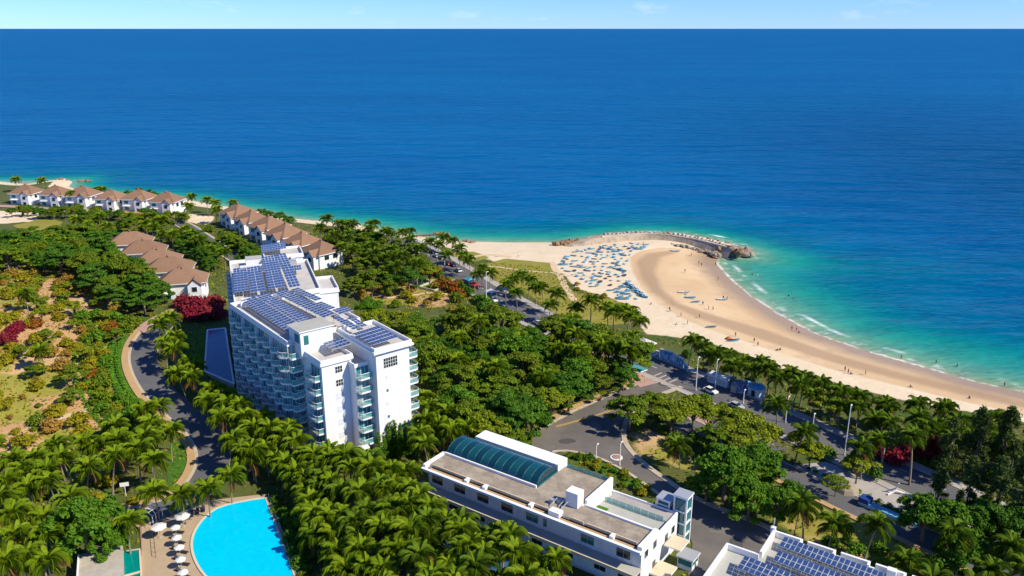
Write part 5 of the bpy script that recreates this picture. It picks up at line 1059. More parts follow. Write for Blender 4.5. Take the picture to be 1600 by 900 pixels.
trees(scatter([(475,360),(560,356),(640,375),(690,408),(650,440),(560,440),(500,436),(560,415),(520,382)], 7, 6.2, 40), ['layer_mid', 'layer_deep', 'thin', 'round_mid', 'acacia'], 0.65, 1.05, lambda x, y: 'green tree in the coastal belt, ' + where(x, y, [(490,362,'behind the far villas of the row'), (560,360,'at the shore end'), (640,380,'by the start of the boulevard'), (670,410,'beside the lamp posts'), (640,435,'by the walled garden'), (560,435,'above the bare ground'), (510,435,'next to the tower'), (560,395,'in its middle'), (610,405,'in its right half')]), 'trees of the coastal belt')
for x, y, z in scatter([(640,500),(760,510),(900,540),(960,580),(860,600),(760,600),(690,560)], 9, 9, 11):
    palm(x, y, z, U(8, 11), 'coconut palm rising among the trees of the central wood', 'palms inside the central wood', s=U(0.9, 1.05), detail=False)
trees([(*q_, h1(*q_)) for q_ in [GZ(20 + k * 10.5 + U(-4, 4), 329 + k * 0.35 + U(-1, 5), 3.5) for k in range(26)]], ['layer_mid', 'layer_deep', 'round_mid', 'layer_deep'], 0.5, 0.72, 'garden tree standing before the far seaside villas', 'garden trees of the far villas')
trees([(*q_, h1(*q_)) for q_ in [GZ(358 + k * 9 + U(-3, 3), 374 + k * 4.4 + U(0, 8), 3.5) for k in range(17)] if not inpoly(np.array([q_[0]]), np.array([q_[1]]), rect(DW, -2, 58, -2.2, 32))[0]], ['layer_mid', 'layer_deep', 'round_mid'], 0.5, 0.75, 'garden tree before the landward walls of the villas behind the tower', 'garden trees before the rear villas')
trees(scatter([(355,372),(380,385),(420,402),(460,420),(500,440),(520,445),(480,440),(420,420),(360,390)], 4, 6.5, 20), ['layer_mid', 'layer_deep', 'round_mid'], 0.55, 0.85, 'garden tree between the tower and the villas behind it', 'garden trees behind the tower')
trees(scatter([(170,395),(200,425),(235,455),(262,475),(230,470),(180,430),(160,400)], 4, 6, 12), ['layer_mid', 'round_deep'], 0.6, 0.9, 'tree hugging the landward walls of the stepped villas', 'trees by the stepped villas')
trees(scatter([(320,378),(370,385),(400,400),(340,398),(330,420),(305,400)], 5, 6, 8), ['round_deep', 'layer_mid'], 0.6, 0.85, 'small dark tree between the villas and the back of the tower', 'trees behind the tower')
for px, py, k, s, l in ((985,636,'layer_mid',1.05,'spreading tree at the forecourt bend casting a wide shadow'), (1018,630,'layer_mid',1.0,'spreading tree second from the forecourt bend'), (1050,640,'acacia',1.15,'open yellow-green tree third from the forecourt bend'), (1085,632,'acacia',1.1,'flat-topped tree above the pink paving'), (1112,645,'acacia',1.1,'flat-topped tree right of the pink paving'),
    (1152,655,'acacia',1.2,'flat-topped tree in the verge below the white kiosk'), (1188,672,'acacia',1.15,'flat-topped tree in the verge below the blue booth'), (1120,680,'layer_mid',0.95,'shaded green tree between the bend and the service road'), (1160,695,'acacia',1.0,'yellow-green tree overhanging the service road'), (1135,728,'round_bright',1.35,'large bright green round tree inside the forecourt bend'),
    (1188,716,'round_bright',1.1,'bright green round tree behind the largest one inside the bend'), (1105,752,'round_bright',0.8,'low bright green tree at the forecourt kerb'), (1172,772,'round_bright',1.0,'bright green tree nearest the corner mast'), (1218,782,'round_bright',0.9,'bright green tree beside the leaning palm'), (1268,700,'acacia',0.85,'small yellow-green tree beside the service road'),
    (1342,722,'acacia',0.85,'thin yellow-green tree on the plaza edge'), (1308,752,'thin',0.6,'low thin tree on the plaza island'), (1300,628,'acacia',1.0,'pale yellow-green tree among the beach palms'), (130,812,'round_bright',1.45,'big bright green tree behind the pale hut roof'), (190,660,'round_bright',0.8,'bright green bushy tree on the slope among palms'), (168,845,'round_bright',0.8,'bright green tree touching the pale hut roof'),
    (795,632,'round_bright',1.25,'bright green tree overhanging the left edge of the forecourt'), (830,650,'round_deep',0.95,'dark tree at the left corner of the forecourt'), (800,678,'round_mid',0.85,'small tree behind the white roof slab'), (745,672,'round_mid',0.7,'small tree beside the white roof slab'), (1448,800,'round_bright',1.1,'bright green tree in front of the tall needle trees'),
    (1490,812,'round_bright',1.1,'bright green tree at the foot of the tallest needle tree'), (1545,812,'round_deep',1.1,'dark green tree below the tall needle trees'), (1590,820,'round_deep',1.1,'dark green tree at the right edge below the needle trees'), (1500,860,'round_deep',1.0,'dark green tree in the bottom right thicket'),
    (700,436,'acacia',0.5,'small tree by the orange flowering bush'), (655,505,'layer_mid',0.8,'green tree at the far left tip of the central wood')):
    hh = 6.5 * s; x, y = GZ(px, py, hh); z = h1(x, y); x, y = GZ(px, py, hh + z); plant(k, x, y, h1(x, y), s, l, 'tree', None, 'broadleaf_tree')
for px, py, s, l in ((1486,700,1.0,'leftmost tall dark needle-leaved tree on the right'), (1530,690,1.15,'tallest dark needle-leaved tree on the right'), (1572,690,1.2,'dark needle-leaved tree near the right edge'), (1468,760,0.85,'shorter dark needle-leaved tree beside the red bushes'), (1515,765,1.0,'needle-leaved tree in the middle of the dark stand'), (1560,770,1.1,'needle-leaved tree in front of the dark stand'), (1608,740,1.2,'needle-leaved tree cut by the right edge'), (1600,800,1.0,'lower needle-leaved tree at the right edge')):
    x, y = GZ(px, py, 9 * s); plant('casuarina', x, y, h1(x, y), s, l, 'tree', 'needle-leaved trees on the right', 'casuarina_tree')
for px, py, s in ((408,322,0.7),(420,328,0.75),(436,330,0.75),(450,338,0.7),(200,293,0.6),(215,290,0.7),(232,292,0.75),(240,296,0.6),(600,352,0.6),(612,358,0.6)):
    x, y = GZ(px, py, 9 * s); plant('round_deep' if int(px) % 2 else 'layer_deep', x, y, h1(x, y), s * 1.0, 'dark leafy tree on the shore between the villa rows' if px < 500 else 'dark leafy tree on the shore end of the coastal belt', 'tree', 'dark trees on the shore' if px < 500 else 'dark trees at the end of the coastal belt', 'broadleaf_tree')
for px, py in ((600,694),(608,686),(617,684),(626,688),(634,680),(643,684),(650,676),(658,672),(592,704)):
    x, y = GZ(px, py, 5); plant('column', x, y, 0, U(0.95, 1.2), 'slim spire-shaped tree against the white front wall of the tower', 'tree', 'slim trees in front of the tower', 'spire_tree')
# --- shrubs
def shrubs(spots, kinds, smin, smax, label, group, name='shrub'):
    for x, y, z in spots: s = U(smin, smax); plant(random.choice(kinds), x, y, z, s, label(x, y) if callable(label) else label, 'shrub', group, name, s * U(0.8, 1.1))
hill = [(-30,432),(60,432),(135,440),(185,492),(165,545),(165,600),(190,640),(165,680),(120,700),(40,705),(-40,715)]
def gscatter(poly_px, mind, nmax, tries=7000, clear=0.0):
    P = W(poly_px); xs = [p[0] for p in P]; ys = [p[1] for p in P]; out = []
    for _ in range(tries):
        if len(out) >= nmax: break
        x, y = U(min(xs), max(xs)), U(min(ys), max(ys))
        if any((x - q[0]) ** 2 + (y - q[1]) ** 2 < mind * mind for q in out): continue
        if not inpoly(np.array([x]), np.array([y]), P)[0] or not free(x, y, clear): continue
        out.append((x, y, h1(x, y)))
    return out
shrubs(gscatter([(426,776),(440,780),(466,850),(494,920),(478,925),(450,850)], 1.9, 26, clear=-5), ['bush_leaf_deep', 'bush_leaf_mid'], 0.8, 1.3, 'low dark shrub in the strip along the straight right edge of the pool', 'shrubs along the pool edge')
shrubs(gscatter(hill, 3.2, 140), ['bush_leaf_yellow', 'bush_leaf_yellow', 'bush_leaf_yellow', 'bush_leaf_mid', 'bush_leaf_dry', 'bush_leaf_dry'], 0.6, 2.0, lambda x, y: 'wild shrub on the sandy left hillside, ' + where(x, y, HILL), 'scrub on the left hillside')
trees(gscatter([(60,450),(170,470),(200,500),(170,560),(120,640),(40,600),(10,500)], 10, 18), ['acacia', 'acacia', 'layer_mid'], 0.42, 0.7, lambda x, y: 'small wild tree among the hillside scrub, ' + where(x, y, HILL), 'small trees on the left hillside')
shrubs(gscatter([(120,500),(190,495),(215,510),(165,540),(165,590),(200,640),(240,670),(190,690),(150,640)], 3.6, 28), ['bush_leaf_mid', 'bush_leaf_bright', 'bush_leaf_yellow'], 1.2, 2.2, 'green shrub along the top of the terraced bank', 'shrubs above the terraced bank')
shrubs(gscatter([(540,440),(640,440),(730,460),(720,490),(600,480),(560,470)], 5, 22), ['bush_leaf_yellow', 'bush_leaf_mid', 'bush_leaf_dry'], 0.9, 2.0, 'dry shrub on the bare ground behind the central wood', 'scrub behind the central wood')
shrubs(gscatter([(650,385),(700,415),(790,480),(780,500),(720,465),(660,425)], 5, 14, clear=1.0), ['bush_leaf_mid', 'bush_leaf_deep', 'bush_leaf_bright'], 1.2, 2.3, 'shrub on the landward verge of the upper boulevard', 'shrubs beside the upper boulevard')
for px, py, k, l in ((286,474,2.6,0),(298,480,3.0,0),(312,482,3.2,0),(326,480,3.0,0),(338,476,2.8,0),(305,492,2.6,0),(324,493,2.8,0),(340,490,2.6,0)):
    x, y, z = GT(px, py + 8); plant('bush_flower_red', x, y, z, k, 'crimson flowering bush massed between the stepped villas and the tower', 'shrub', 'crimson bushes by the tower', 'bougainvillea')
for px, py, k in ((22,528,2.2),(12,540,2.2),(30,518,1.8),(176,518,1.8),(56,512,1.6),(150,590,1.4)):
    x, y, z = GT(px, py); plant('bush_flower_red' if px < 40 else 'bush_flower_orange', x, y, z, k, 'crimson flowering bush at the left edge of the hillside' if px < 40 else 'rust-coloured bush on the hillside', 'shrub', 'crimson bushes on the hillside' if px < 40 else 'rust-coloured bushes on the hillside', 'bougainvillea')
for px, py, k in ((692,446,2.0),(700,452,2.2),(712,456,2.2),(718,464,1.8),(684,430,2.0)):
    x, y, z = GT(px, py); plant('bush_flower_orange', x, y, z, k, 'orange flowering bush beside the upper boulevard', 'shrub', 'orange bushes beside the upper boulevard', 'flowering_bush')
for px, py, k in ((1395,722,2.0),(1408,718,2.2),(1440,712,2.0),(1455,708,2.2),(1462,716,1.8),(1375,716,1.8)):
    x, y, z = GT(px, py); plant('bush_flower_red', x, y, z, k, 'red flowering bush by the median palms near the needle trees', 'shrub', 'red bushes by the median palms', 'bougainvillea')
shrubs(gscatter([(985,668),(1040,690),(1120,735),(1190,790),(1230,810),(1260,790),(1190,735),(1090,680),(1040,650)], 5, 14, clear=0.2), ['bush_leaf_deep', 'bush_leaf_mid', 'bush_leaf_bright'], 1.0, 1.9, 'dark shrub under the trees inside the forecourt bend', 'shrubs inside the forecourt bend')
shrubs(gscatter([(885,712),(930,720),(985,745),(1020,770),(1000,775),(950,748)], 2.2, 22, clear=-0.3), ['bush_leaf_yellow', 'bush_leaf_mid', 'bush_leaf_bright'], 0.5, 1.0, 'clipped shrub in the bed behind the glass balustrade', 'shrubs behind the glass balustrade')
shrubs(gscatter([(1100,630),(1200,675),(1300,722),(1420,780),(1440,768),(1300,705),(1200,660),(1110,620)], 5, 16, clear=-1.0), ['bush_leaf_deep', 'bush_leaf_mid'], 0.9, 1.7, 'dark hedge shrub in the strip between boulevard and service road', 'shrubs in the boulevard strip')
shrubs(gscatter([(1040,548),(1200,605),(1350,660),(1500,705),(1600,735),(1600,700),(1400,655),(1200,590),(1080,545)], 7, 14), ['bush_leaf_deep', 'bush_leaf_mid', 'bush_leaf_bright'], 1.0, 1.8, 'low shrub under the palms behind the beach', 'undergrowth behind the beach')
shrubs(gscatter([(1380,860),(1460,880),(1500,900),(1560,930),(1480,940),(1380,900),(1290,850),(1300,840)], 3.6, 14), ['bush_leaf_mid', 'bush_leaf_deep', 'bush_leaf_bright'], 0.8, 1.6, 'shrub in the border of the bottom right lawn', 'shrubs by the bottom right lawn')
shrubs(gscatter([(1440,730),(1600,740),(1700,800),(1700,900),(1500,880),(1440,820)], 7, 8), ['bush_leaf_deep', 'bush_leaf_mid'], 1.2, 2.2, 'dark undergrowth shrub below the needle-leaved trees', 'undergrowth below the needle-leaved trees')
shrubs(gscatter([(60,770),(200,740),(240,780),(210,840),(160,850),(40,860),(0,800)], 7, 8), ['bush_leaf_mid', 'bush_leaf_bright', 'bush_leaf_yellow'], 0.9, 1.7, 'undergrowth shrub below the left slope palms', 'undergrowth of the left slope')
shrubs(gscatter([(20,322),(120,328),(280,338),(290,345),(120,338),(20,330)], 8, 12), ['bush_leaf_mid', 'bush_leaf_deep'], 1.2, 2.4, 'garden shrub in front of the far seaside villas', 'garden shrubs of the far villas')
shrubs(gscatter([(300,352),(345,365),(420,410),(380,400),(330,375)], 8, 8), ['bush_leaf_mid', 'bush_leaf_deep'], 1.2, 2.2, 'garden shrub beside the villa road', 'garden shrubs by the villa road')
shrubs(gscatter([(880,435),(980,475),(985,500),(940,500),(900,470)], 6.0, 7), ['bush_leaf_yellow', 'bush_leaf_dry'], 0.6, 1.2, 'dry tuft of scrub at the edge of the beach grass', 'scrub at the edge of the beach grass')
# clipped hedges stepping up the bank, and the hedge beside the driveway
def hedge(path, wd, hgt, dens, matn, label, name='hedge'):
    P = path; mid = P[len(P)//2]; z0 = h1(*mid); lob = []
    for i in range(0, len(P)): lob.append((P[i][0] - mid[0], P[i][1] - mid[1], h1(*P[i]) - z0 + hgt * 0.5, wd, wd, hgt * 0.55))
    o = tag(link(name, crown_mesh(name, lob, int(dens * len(P)), 0.22, matn, up=0.6), None, (*mid, z0)), label, 'hedge'); return o
dv = drive[10:62]
for k, (off, l) in enumerate(((16.2, 'fifth clipped hedge, highest but one, on the curved bank'), (18.4, 'highest clipped hedge at the top of the curved bank'), (7.4, 'clipped hedge nearest the driveway on the curved bank'), (9.6, 'second clipped hedge up the curved bank'), (11.8, 'third clipped hedge up the curved bank'), (14.0, 'fourth clipped hedge up the curved bank'))):
    hedge(offset_path(dv, -off), 0.75, 0.9, 75, 'turf', l)
_n = lambda px, py: int(np.argmin([(p[0]-GZ(px, py)[0])**2 + (p[1]-GZ(px, py)[1])**2 for p in boul]))
hedge(offset_path(boul, 9.6)[_n(1200, 650):_n(1480, 780)], 0.7, 1.2, 60, 'leaf_deep', 'long dark hedge between the boulevard footway and the beach palms')
hedge(offset_path(resort, 5.6)[len(resort)//4:len(resort)*2//3], 0.6, 0.9, 55, 'leaf_deep', 'low dark hedge along the service road near the plaza')
# ground cover: litter and low growth nobody could count
n = 90000; gxs = RNG.uniform(-230, 160, n); gys = RNG.uniform(118, 420, n)
ok = inpoly(gxs, gys, LANDPOLY) & (sdist(gxs, gys, beach) < -1)
for p, w_ in ROADS: ok &= dist_line(gxs, gys, p[::3]) > w_ + 0.6
for p in POLY_BLOCK: ok &= ~inpoly(gxs, gys, p)
for p in ([(168,535),(222,522),(206,545),(200,570),(212,605),(235,640),(255,668),(225,660),(190,625),(165,580)],): ok &= ~inpoly(gxs, gys, W(p))
clump = np.sin(gxs * 0.21 + 2 * np.sin(gys * 0.13)) * np.sin(gys * 0.19 + 2 * np.sin(gxs * 0.11)); ok &= (clump + RNG.normal(size=n) * 0.4) > -0.4
gxs, gys = gxs[ok], gys[ok]; n = len(gxs); c = np.stack([gxs, gys, height(gxs, gys) + 0.2], 1)
nr = RNG.normal(size=(n, 3)) * 0.5 + np.array([0, 0, 0.8]); nr /= np.linalg.norm(nr, axis=1)[:, None]; a = np.cross(nr, RNG.normal(size=(n, 3))); a /= np.linalg.norm(a, axis=1)[:, None]; b_ = np.cross(nr, a); s = RNG.uniform(0.25, 0.6, n)[:, None]
V = np.stack([c + a * s, c + b_ * s * .6, c - a * s, c - b_ * s * .6], 1).reshape(-1, 3)
tag(link('ground_cover', np_mesh('ground_cover', V, np.arange(4 * n).reshape(n, 4), ['leaf_yellow', 'leaf_mid', 'leaf_dry'], tint=RNG.random(n), mi=RNG.choice(3, n, p=[.4, .4, .2]))), 'low grass and weeds covering the ground under the trees', 'ground cover', kind='stuff')

# ================================================================== POOL TERRACE
dk = sheet('pool_terrace', DECKP, 'deck', 0.12, 0.4); DZ = max(h1(*p) for p in DECKP) + 0.12
pool = thing('swimming_pool', 'bright turquoise swimming pool with a curved edge at the bottom left', 'pool', (*GZ(380, 860, 0), DZ - 0.12))
ox, oy = pool.location.x, pool.location.y; PL = [(p[0] - ox, p[1] - oy) for p in POOLP]
MB().prism(PL, -0.3, 0.20, 'pool_water').build('pool_water', pool)
def rim(P, w_, z0, z1, m, nm, par):
    n = len(P); A = sum(P[i][0] * P[(i+1) % n][1] - P[(i+1) % n][0] * P[i][1] for i in range(n)); Pp = P if A > 0 else P[::-1]; O = []
    for i in range(n):
        a, c = Vector(Pp[i-1]), Vector(Pp[(i+1) % n]); t_ = (c - a).normalized(); O.append((Pp[i][0] + t_.y * w_, Pp[i][1] - t_.x * w_))
    V = [(x, y, z1) for x, y in Pp] + [(x, y, z1) for x, y in O] + [(x, y, z0) for x, y in O] + [(x, y, z0) for x, y in Pp]; F = []
    for i in range(n):
        j = (i + 1) % n; F += [(i, n+i, n+j, j), (n+i, 2*n+i, 2*n+j, n+j), (3*n+i, i, j, 3*n+j)]
    return MB().poly(V, F, m).build(nm, par)
rim(PL, 0.45, 0.1, 0.32, 'cream', 'coping', pool)
for k in range(9):
    t_ = k / 8.0; a = GZ(414 + (462 - 414) * t_ + 6, 779 + 125 * t_, 0.3); MB().tube([(a[0]-ox, a[1]-oy, 0.1), (a[0]-ox, a[1]-oy, 1.2)], 0.05, 'metal_grey', 5).build('fence_post', pool)
for k in range(8):
    t_ = k / 8.0; t1 = (k + 1) / 8.0; a = GZ(414 + 48 * t_ + 6, 779 + 125 * t_, 0.3); c = GZ(414 + 48 * t1 + 6, 779 + 125 * t1, 0.3)
    MB().poly([(a[0]-ox, a[1]-oy, 0.25), (c[0]-ox, c[1]-oy, 0.25), (c[0]-ox, c[1]-oy, 1.15), (a[0]-ox, a[1]-oy, 1.15)], [(0, 1, 2, 3)], 'balustrade').build('fence_panel', pool)
def parasol_meshes(R, h_, m, n=8):
    can = MB(); pts = [(0, 0, h_ + 0.45)] + [(R * math.cos(2*math.pi*i/n), R * math.sin(2*math.pi*i/n), h_ - (0.05 if i % 2 else 0)) for i in range(n)] + [(R * math.cos(2*math.pi*i/n), R * math.sin(2*math.pi*i/n), h_ - 0.22) for i in range(n)]
    can.poly(pts, [(0, 1+i, 1+(i+1) % n) for i in range(n)] + [(1+i, 1+n+i, 1+n+(i+1) % n, 1+(i+1) % n) for i in range(n)], m)
    pole = MB().tube([(0, 0, 0), (0, 0, h_ + 0.4)], 0.05, 'metal_grey', 6); base = MB().lathe([(0.45, 0), (0.45, 0.1), (0.1, 0.14), (0, 0.14)], 'concrete', 10)
    rb_ = MB()
    for i in range(n): rb_.tube([(0, 0, h_ + 0.36), (R * .96 * math.cos(2*math.pi*i/n), R * .96 * math.sin(2*math.pi*i/n), h_ - 0.08)], 0.025, 'metal_grey', 4)
    return [('canopy', can.mesh('canopy')), ('pole', pole.mesh('pole')), ('base', base.mesh('base')), ('ribs', rb_.mesh('ribs'))]
PAR_S, PAR_L = parasol_meshes(0.98, 2.1, 'white_canvas'), parasol_meshes(1.55, 2.6, 'white_canvas')
def parasol(ms, px, py, h_, label, group=None):
    x, y = GZ(px, py, h_); o = thing('parasol', label, 'parasol', (x, y, DZ + 0.01), U(0, 1), group)
    for nm, me in ms: link(nm, me, o)
    return x, y
# lounger built once
lg = [('frame', MB().box((-0.33, -0.95, 0.22), (0.33, 0.95, 0.28), 'dark_metal').mesh('frame')), ('mattress', MB().poly([(-.3,-.93,.281),(.3,-.93,.281),(.3,.3,.281),(-.3,.3,.281),(-.3,.93,.72),(.3,.93,.72),(-.3,-.93,.36),(.3,-.93,.36),(.3,.28,.36),(-.3,.28,.36),(-.3,.88,.78),(.3,.88,.78)], [(6,7,8,9),(9,8,11,10),(0,1,7,6),(10,11,5,4),(3,9,10,4),(2,5,11,8),(0,6,9,3),(1,2,8,7),(0,3,2,1),(3,4,5,2)], 'dark_metal').mesh('mattress')), ('leg', MB().box((-0.32, -0.9, 0), (-0.26, -0.84, 0.22), 'dark_metal').mesh('leg'))]
def lounger(x, y, a, label, group):
    o = thing('sun_lounger', label, 'sun lounger', (x, y, DZ + 0.01), a, group); link('frame', lg[0][1], o); link('mattress', lg[1][1], o)
    for dx in (0, 0.58):
        for dy in (0, 1.74): link('leg', lg[2][1], o, (dx, dy, 0))
parasol(PAR_L, 285, 808, 2.7, 'large white parasol over the seating at the head of the poolside row')
parasol(PAR_L, 248, 825, 2.7, 'round off-white parasol beside the arched trellis')
names = ['farthest', 'second farthest', 'middle', 'second nearest', 'nearest']
for k, (px, py) in enumerate(((274,826),(276,842),(280,857),(282,876),(286,896))):
    x, y = parasol(PAR_S, px, py, 2.2, names[k] + ' small white parasol in the row beside the curved pool edge', 'small parasols by the pool')
    for dy in (-1.0, 1.1): lounger(x + 0.2, y + dy, math.radians(75 + U(-12, 12)), 'dark sun lounger under the ' + names[k] + ' small parasol, ' + ('near' if dy < 0 else 'far') + ' side', 'loungers by the pool')
for k in range(3): x, y = GZ(300 + k * 9, 806 - k * 4, .3); lounger(x, y, math.radians(20), ('left', 'middle', 'right')[k] + ' dark lounger at the head of the pool terrace', 'loungers at the head of the pool')
sheet('pink_terrace', W([(219,824),(234,818),(246,872),(222,884)]), 'pink_deck', 0.15, 0.1)
# arched trellis
x, y = GZ(228, 822, 0); tr = thing('arched_trellis', 'white arched trellis with rails beside the pink terrace', 'trellis', (x, y, DZ), math.radians(-15))
for k in range(4): MB().tube([(-1.9, k * 1.0, 0), (-1.9, k * 1.0, 2.2), (-1.2, k * 1.0, 3.0), (0, k * 1.0, 3.2), (1.2, k * 1.0, 3.0), (1.9, k * 1.0, 2.2), (1.9, k * 1.0, 0)], 0.09, 'lamp_white', 6).build('arch', tr)
for xx, zz in ((-1.9, 2.2), (0, 3.2), (1.9, 2.2), (1.2, 3.0)): MB().tube([(xx, 0, zz), (xx, 3.0, zz)], 0.05, 'lamp_white', 5).build('rail', tr)
x, y = GZ(240, 832, 0); x2, y2 = GZ(244, 874, 0); rl = thing('terrace_railing', 'dark railing along the right edge of the pink terrace', 'railing', (x, y, DZ))
MB().tube([(0, 0, 1.0), (x2 - x, y2 - y, 1.0)], 0.05, 'dark_metal', 5).build('rail', rl)
for k in range(7): MB().tube([((x2-x)*k/6, (y2-y)*k/6, 0), ((x2-x)*k/6, (y2-y)*k/6, 1.0)], 0.04, 'dark_metal', 5).build('baluster', rl)
# hut with concrete roof and the green tank
q = [GZ(*p, 3.2) for p in ((126,868),(190,853),(193,930),(122,935))]; hut = thing('flat_roofed_hut', 'low hut with a pale weathered concrete roof at the bottom left', 'hut', (*q[0], 0))
Q0 = [(p[0] - q[0][0], p[1] - q[0][1]) for p in q]; MB().prism(Q0, -0.5, 2.9, 'white_wall').build('wall', hut)
cx = sum(p[0] for p in Q0) / 4; cy = sum(p[1] for p in Q0) / 4; MB().prism([(cx + (p[0]-cx) * 1.06, cy + (p[1]-cy) * 1.06) for p in Q0], 2.903, 3.2, 'cream', 'hut_roof').build('roof', hut); MB().prism([(Q0[0][0]-.2, Q0[0][1]), (Q0[3][0]-.2, Q0[3][1]), (Q0[3][0]-.5, Q0[3][1]), (Q0[0][0]-.5, Q0[0][1])], -0.5, 3.5, 'white_trim').build('parapet', hut)
q = [GZ(*p, 0.8) for p in ((193,862),(217,859),(219,893),(194,900))]; q2 = [GZ(*p, 0.8) for p in ((194,902),(219,895),(221,940),(195,945))]
for qq, l in ((q, 'square green water tank beside the pale hut roof'), (q2, 'second green water tank cut by the bottom edge')):
    tk = thing('water_tank', l, 'water tank', (*qq[0], 0)); Q0 = [(p[0]-qq[0][0], p[1]-qq[0][1]) for p in qq]; MB().prism(Q0, -0.3, 0.8, 'cream', 'tank_water').build('basin', tk); rim(Q0, 0.3, 0.0, 1.0, 'cream', 'coping', tk)
MB_s = GT(197, 775); sg = thing('white_sign', 'white signboard on a post among the left palms', 'sign', (*MB_s[:2], MB_s[2]), 0.3)
MB().tube([(0, 0, 0), (0, 0, 3)], 0.08, 'lamp_white', 6).build('post', sg); MB().box((-0.9, -0.06, 2.4), (0.9, 0.06, 3.3), 'white_trim').build('board', sg)
# white podium parasol and tables at the foot of the tower
x, y = GZ(568, 703, 3.0); o = thing('parasol', 'white parasol on the podium at the foot of the tower', 'parasol', (x, y, 1.2))
for nm, me in PAR_L: link(nm, me, o)

# ================================================================== BREAKWATER
bwc = smooth_path([GZ(px, py, 0.5) for px, py in ((872,379),(905,375),(940,371),(975,368),(1010,367),(1045,369),(1080,374),(1108,380),(1132,386),(1150,391))], 1.0)
bw = thing('breakwater', 'curved breakwater of pale blocks enclosing the beach, ending in a rock pile', 'breakwater', (*bwc[len(bwc)//2], 0))
bx0, by0 = bwc[len(bwc)//2]
V = []; F = []; prof_b = [(6.5, -4.0), (3.4, 0.2), (2.2, 1.2), (-2.0, 1.2), (-2.6, 0.9), (-6.0, -3.6)]; npf = len(prof_b)
for i, p in enumerate(bwc):
    a = Vector(bwc[max(i-1, 0)]); c = Vector(bwc[min(i+1, len(bwc)-1)]); t_ = (c - a).normalized(); k = min(1.0, i / 18.0)
    for o_, z_ in prof_b: V.append((p[0] - bx0 - t_.y * o_, p[1] - by0 + t_.x * o_, z_ * (0.5 + 0.5 * k) - 3.2 * (1 - k) + U(-.06, .06)))
for i in range(len(bwc) - 1):
    for j in range(npf - 1): F.append((i*npf+j, i*npf+j+1, (i+1)*npf+j+1, (i+1)*npf+j))
MB().poly(V, F, 'stone_wall').build('core', bw)
blk = [MB().poly([(-.55,-1.7,0),(.55,-1.7,0),(.55,1.7,-.5),(-.55,1.7,-.5),(-.45,-1.5,1.25),(.45,-1.5,1.25),(.45,1.4,.75),(-.45,1.4,.75)], [(0,1,5,4),(1,2,6,5),(2,3,7,6),(3,0,4,7),(4,5,6,7),(3,2,1,0)], 'block_white').mesh('block') for _ in range(1)]
for i in range(26, len(bwc) - 6):
    if i % 2: continue
    a = Vector(bwc[i-1]); c = Vector(bwc[i+1]); t_ = (c - a).normalized(); p = Vector(bwc[i]) + Vector((-t_.y, t_.x)) * 2.6
    link('block', blk[0], bw, (p.x - bx0, p.y - by0, 0.75 + U(-.1, .1)), math.atan2(t_.y, t_.x) + U(-.2, .2), (U(0.7, 1.05), U(.8, 1.15), U(.6, 1.25)))
mbw = MB(); W1 = offset_path(bwc[22:], -2.3); W2 = offset_path(bwc[22:], -1.5); n = len(W1)
V = [(p[0]-bx0, p[1]-by0, 1.7) for p in W1] + [(p[0]-bx0, p[1]-by0, 1.7) for p in W2] + [(p[0]-bx0, p[1]-by0, 0.6) for p in W1] + [(p[0]-bx0, p[1]-by0, 0.6) for p in W2]
mbw.poly(V, [(i, i+1, n+i+1, n+i) for i in range(n-1)] + [(2*n+i, 2*n+i+1, i+1, i) for i in range(n-1)] + [(n+i, n+i+1, 3*n+i+1, 3*n+i) for i in range(n-1)], 'block_white').build('crest_wall', bw)
def rock_mesh(seed, m):
    rg_ = np.random.default_rng(seed); mb = MB(); ph = (1 + 5 ** .5) / 2
    I = np.array([(-1,ph,0),(1,ph,0),(-1,-ph,0),(1,-ph,0),(0,-1,ph),(0,1,ph),(0,-1,-ph),(0,1,-ph),(ph,0,-1),(ph,0,1),(-ph,0,-1),(-ph,0,1)]) / 1.9 * rg_.uniform(0.7, 1.15, (12, 1)) * rg_.uniform(0.7, 1.2, 3)
    mb.poly([tuple(p) for p in I], [(0,11,5),(0,5,1),(0,1,7),(0,7,10),(0,10,11),(1,5,9),(5,11,4),(11,10,2),(10,7,6),(7,1,8),(3,9,4),(3,4,2),(3,2,6),(3,6,8),(3,8,9),(4,9,5),(2,4,11),(6,2,10),(8,6,7),(9,8,1)], m); return mb.mesh('rock')
RK = {m_: [rock_mesh(i, m_) for i in range(4)] for m_ in ('rock_brown', 'rock_grey')}
def rocks(n, pts_px, z, m_, par, smin, smax, spread=2.5):
    for k in range(n):
        f = k / max(1, n - 1) * (len(pts_px) - 1); i = min(int(f), len(pts_px) - 2); u = f - i
        x, y = GZ(pts_px[i][0] + (pts_px[i+1][0]-pts_px[i][0]) * u, pts_px[i][1] + (pts_px[i+1][1]-pts_px[i][1]) * u, z)
        o = link('rock', random.choice(RK[m_]), par, (x + U(-spread, spread) - par.location.x, y + U(-spread, spread) - par.location.y, max(z, h1(x, y)) - par.location.z + U(-.4, .5)), U(0, 6)); s = U(smin, smax); o.scale = (s, s * U(.7, 1.1), s * U(.6, 1))
rocks(70, [(1118,386),(1132,390),(1148,394),(1160,397),(1168,396)], -1.6, 'rock_grey', bw, 1.2, 2.6, 3.4); rocks(45, [(876,380),(900,377),(925,374),(940,372)], -1.6, 'rock_brown', bw, 0.8, 1.7, 2.0)
rocks(26, [(1128,386),(1150,390),(1158,394)], 0.6, 'rock_brown', bw, 1.0, 2.0, 2.2); rocks(14, [(1150,400),(1165,398),(1176,396)], -2.8, 'rock_grey', bw, 1.0, 1.9, 2.5)
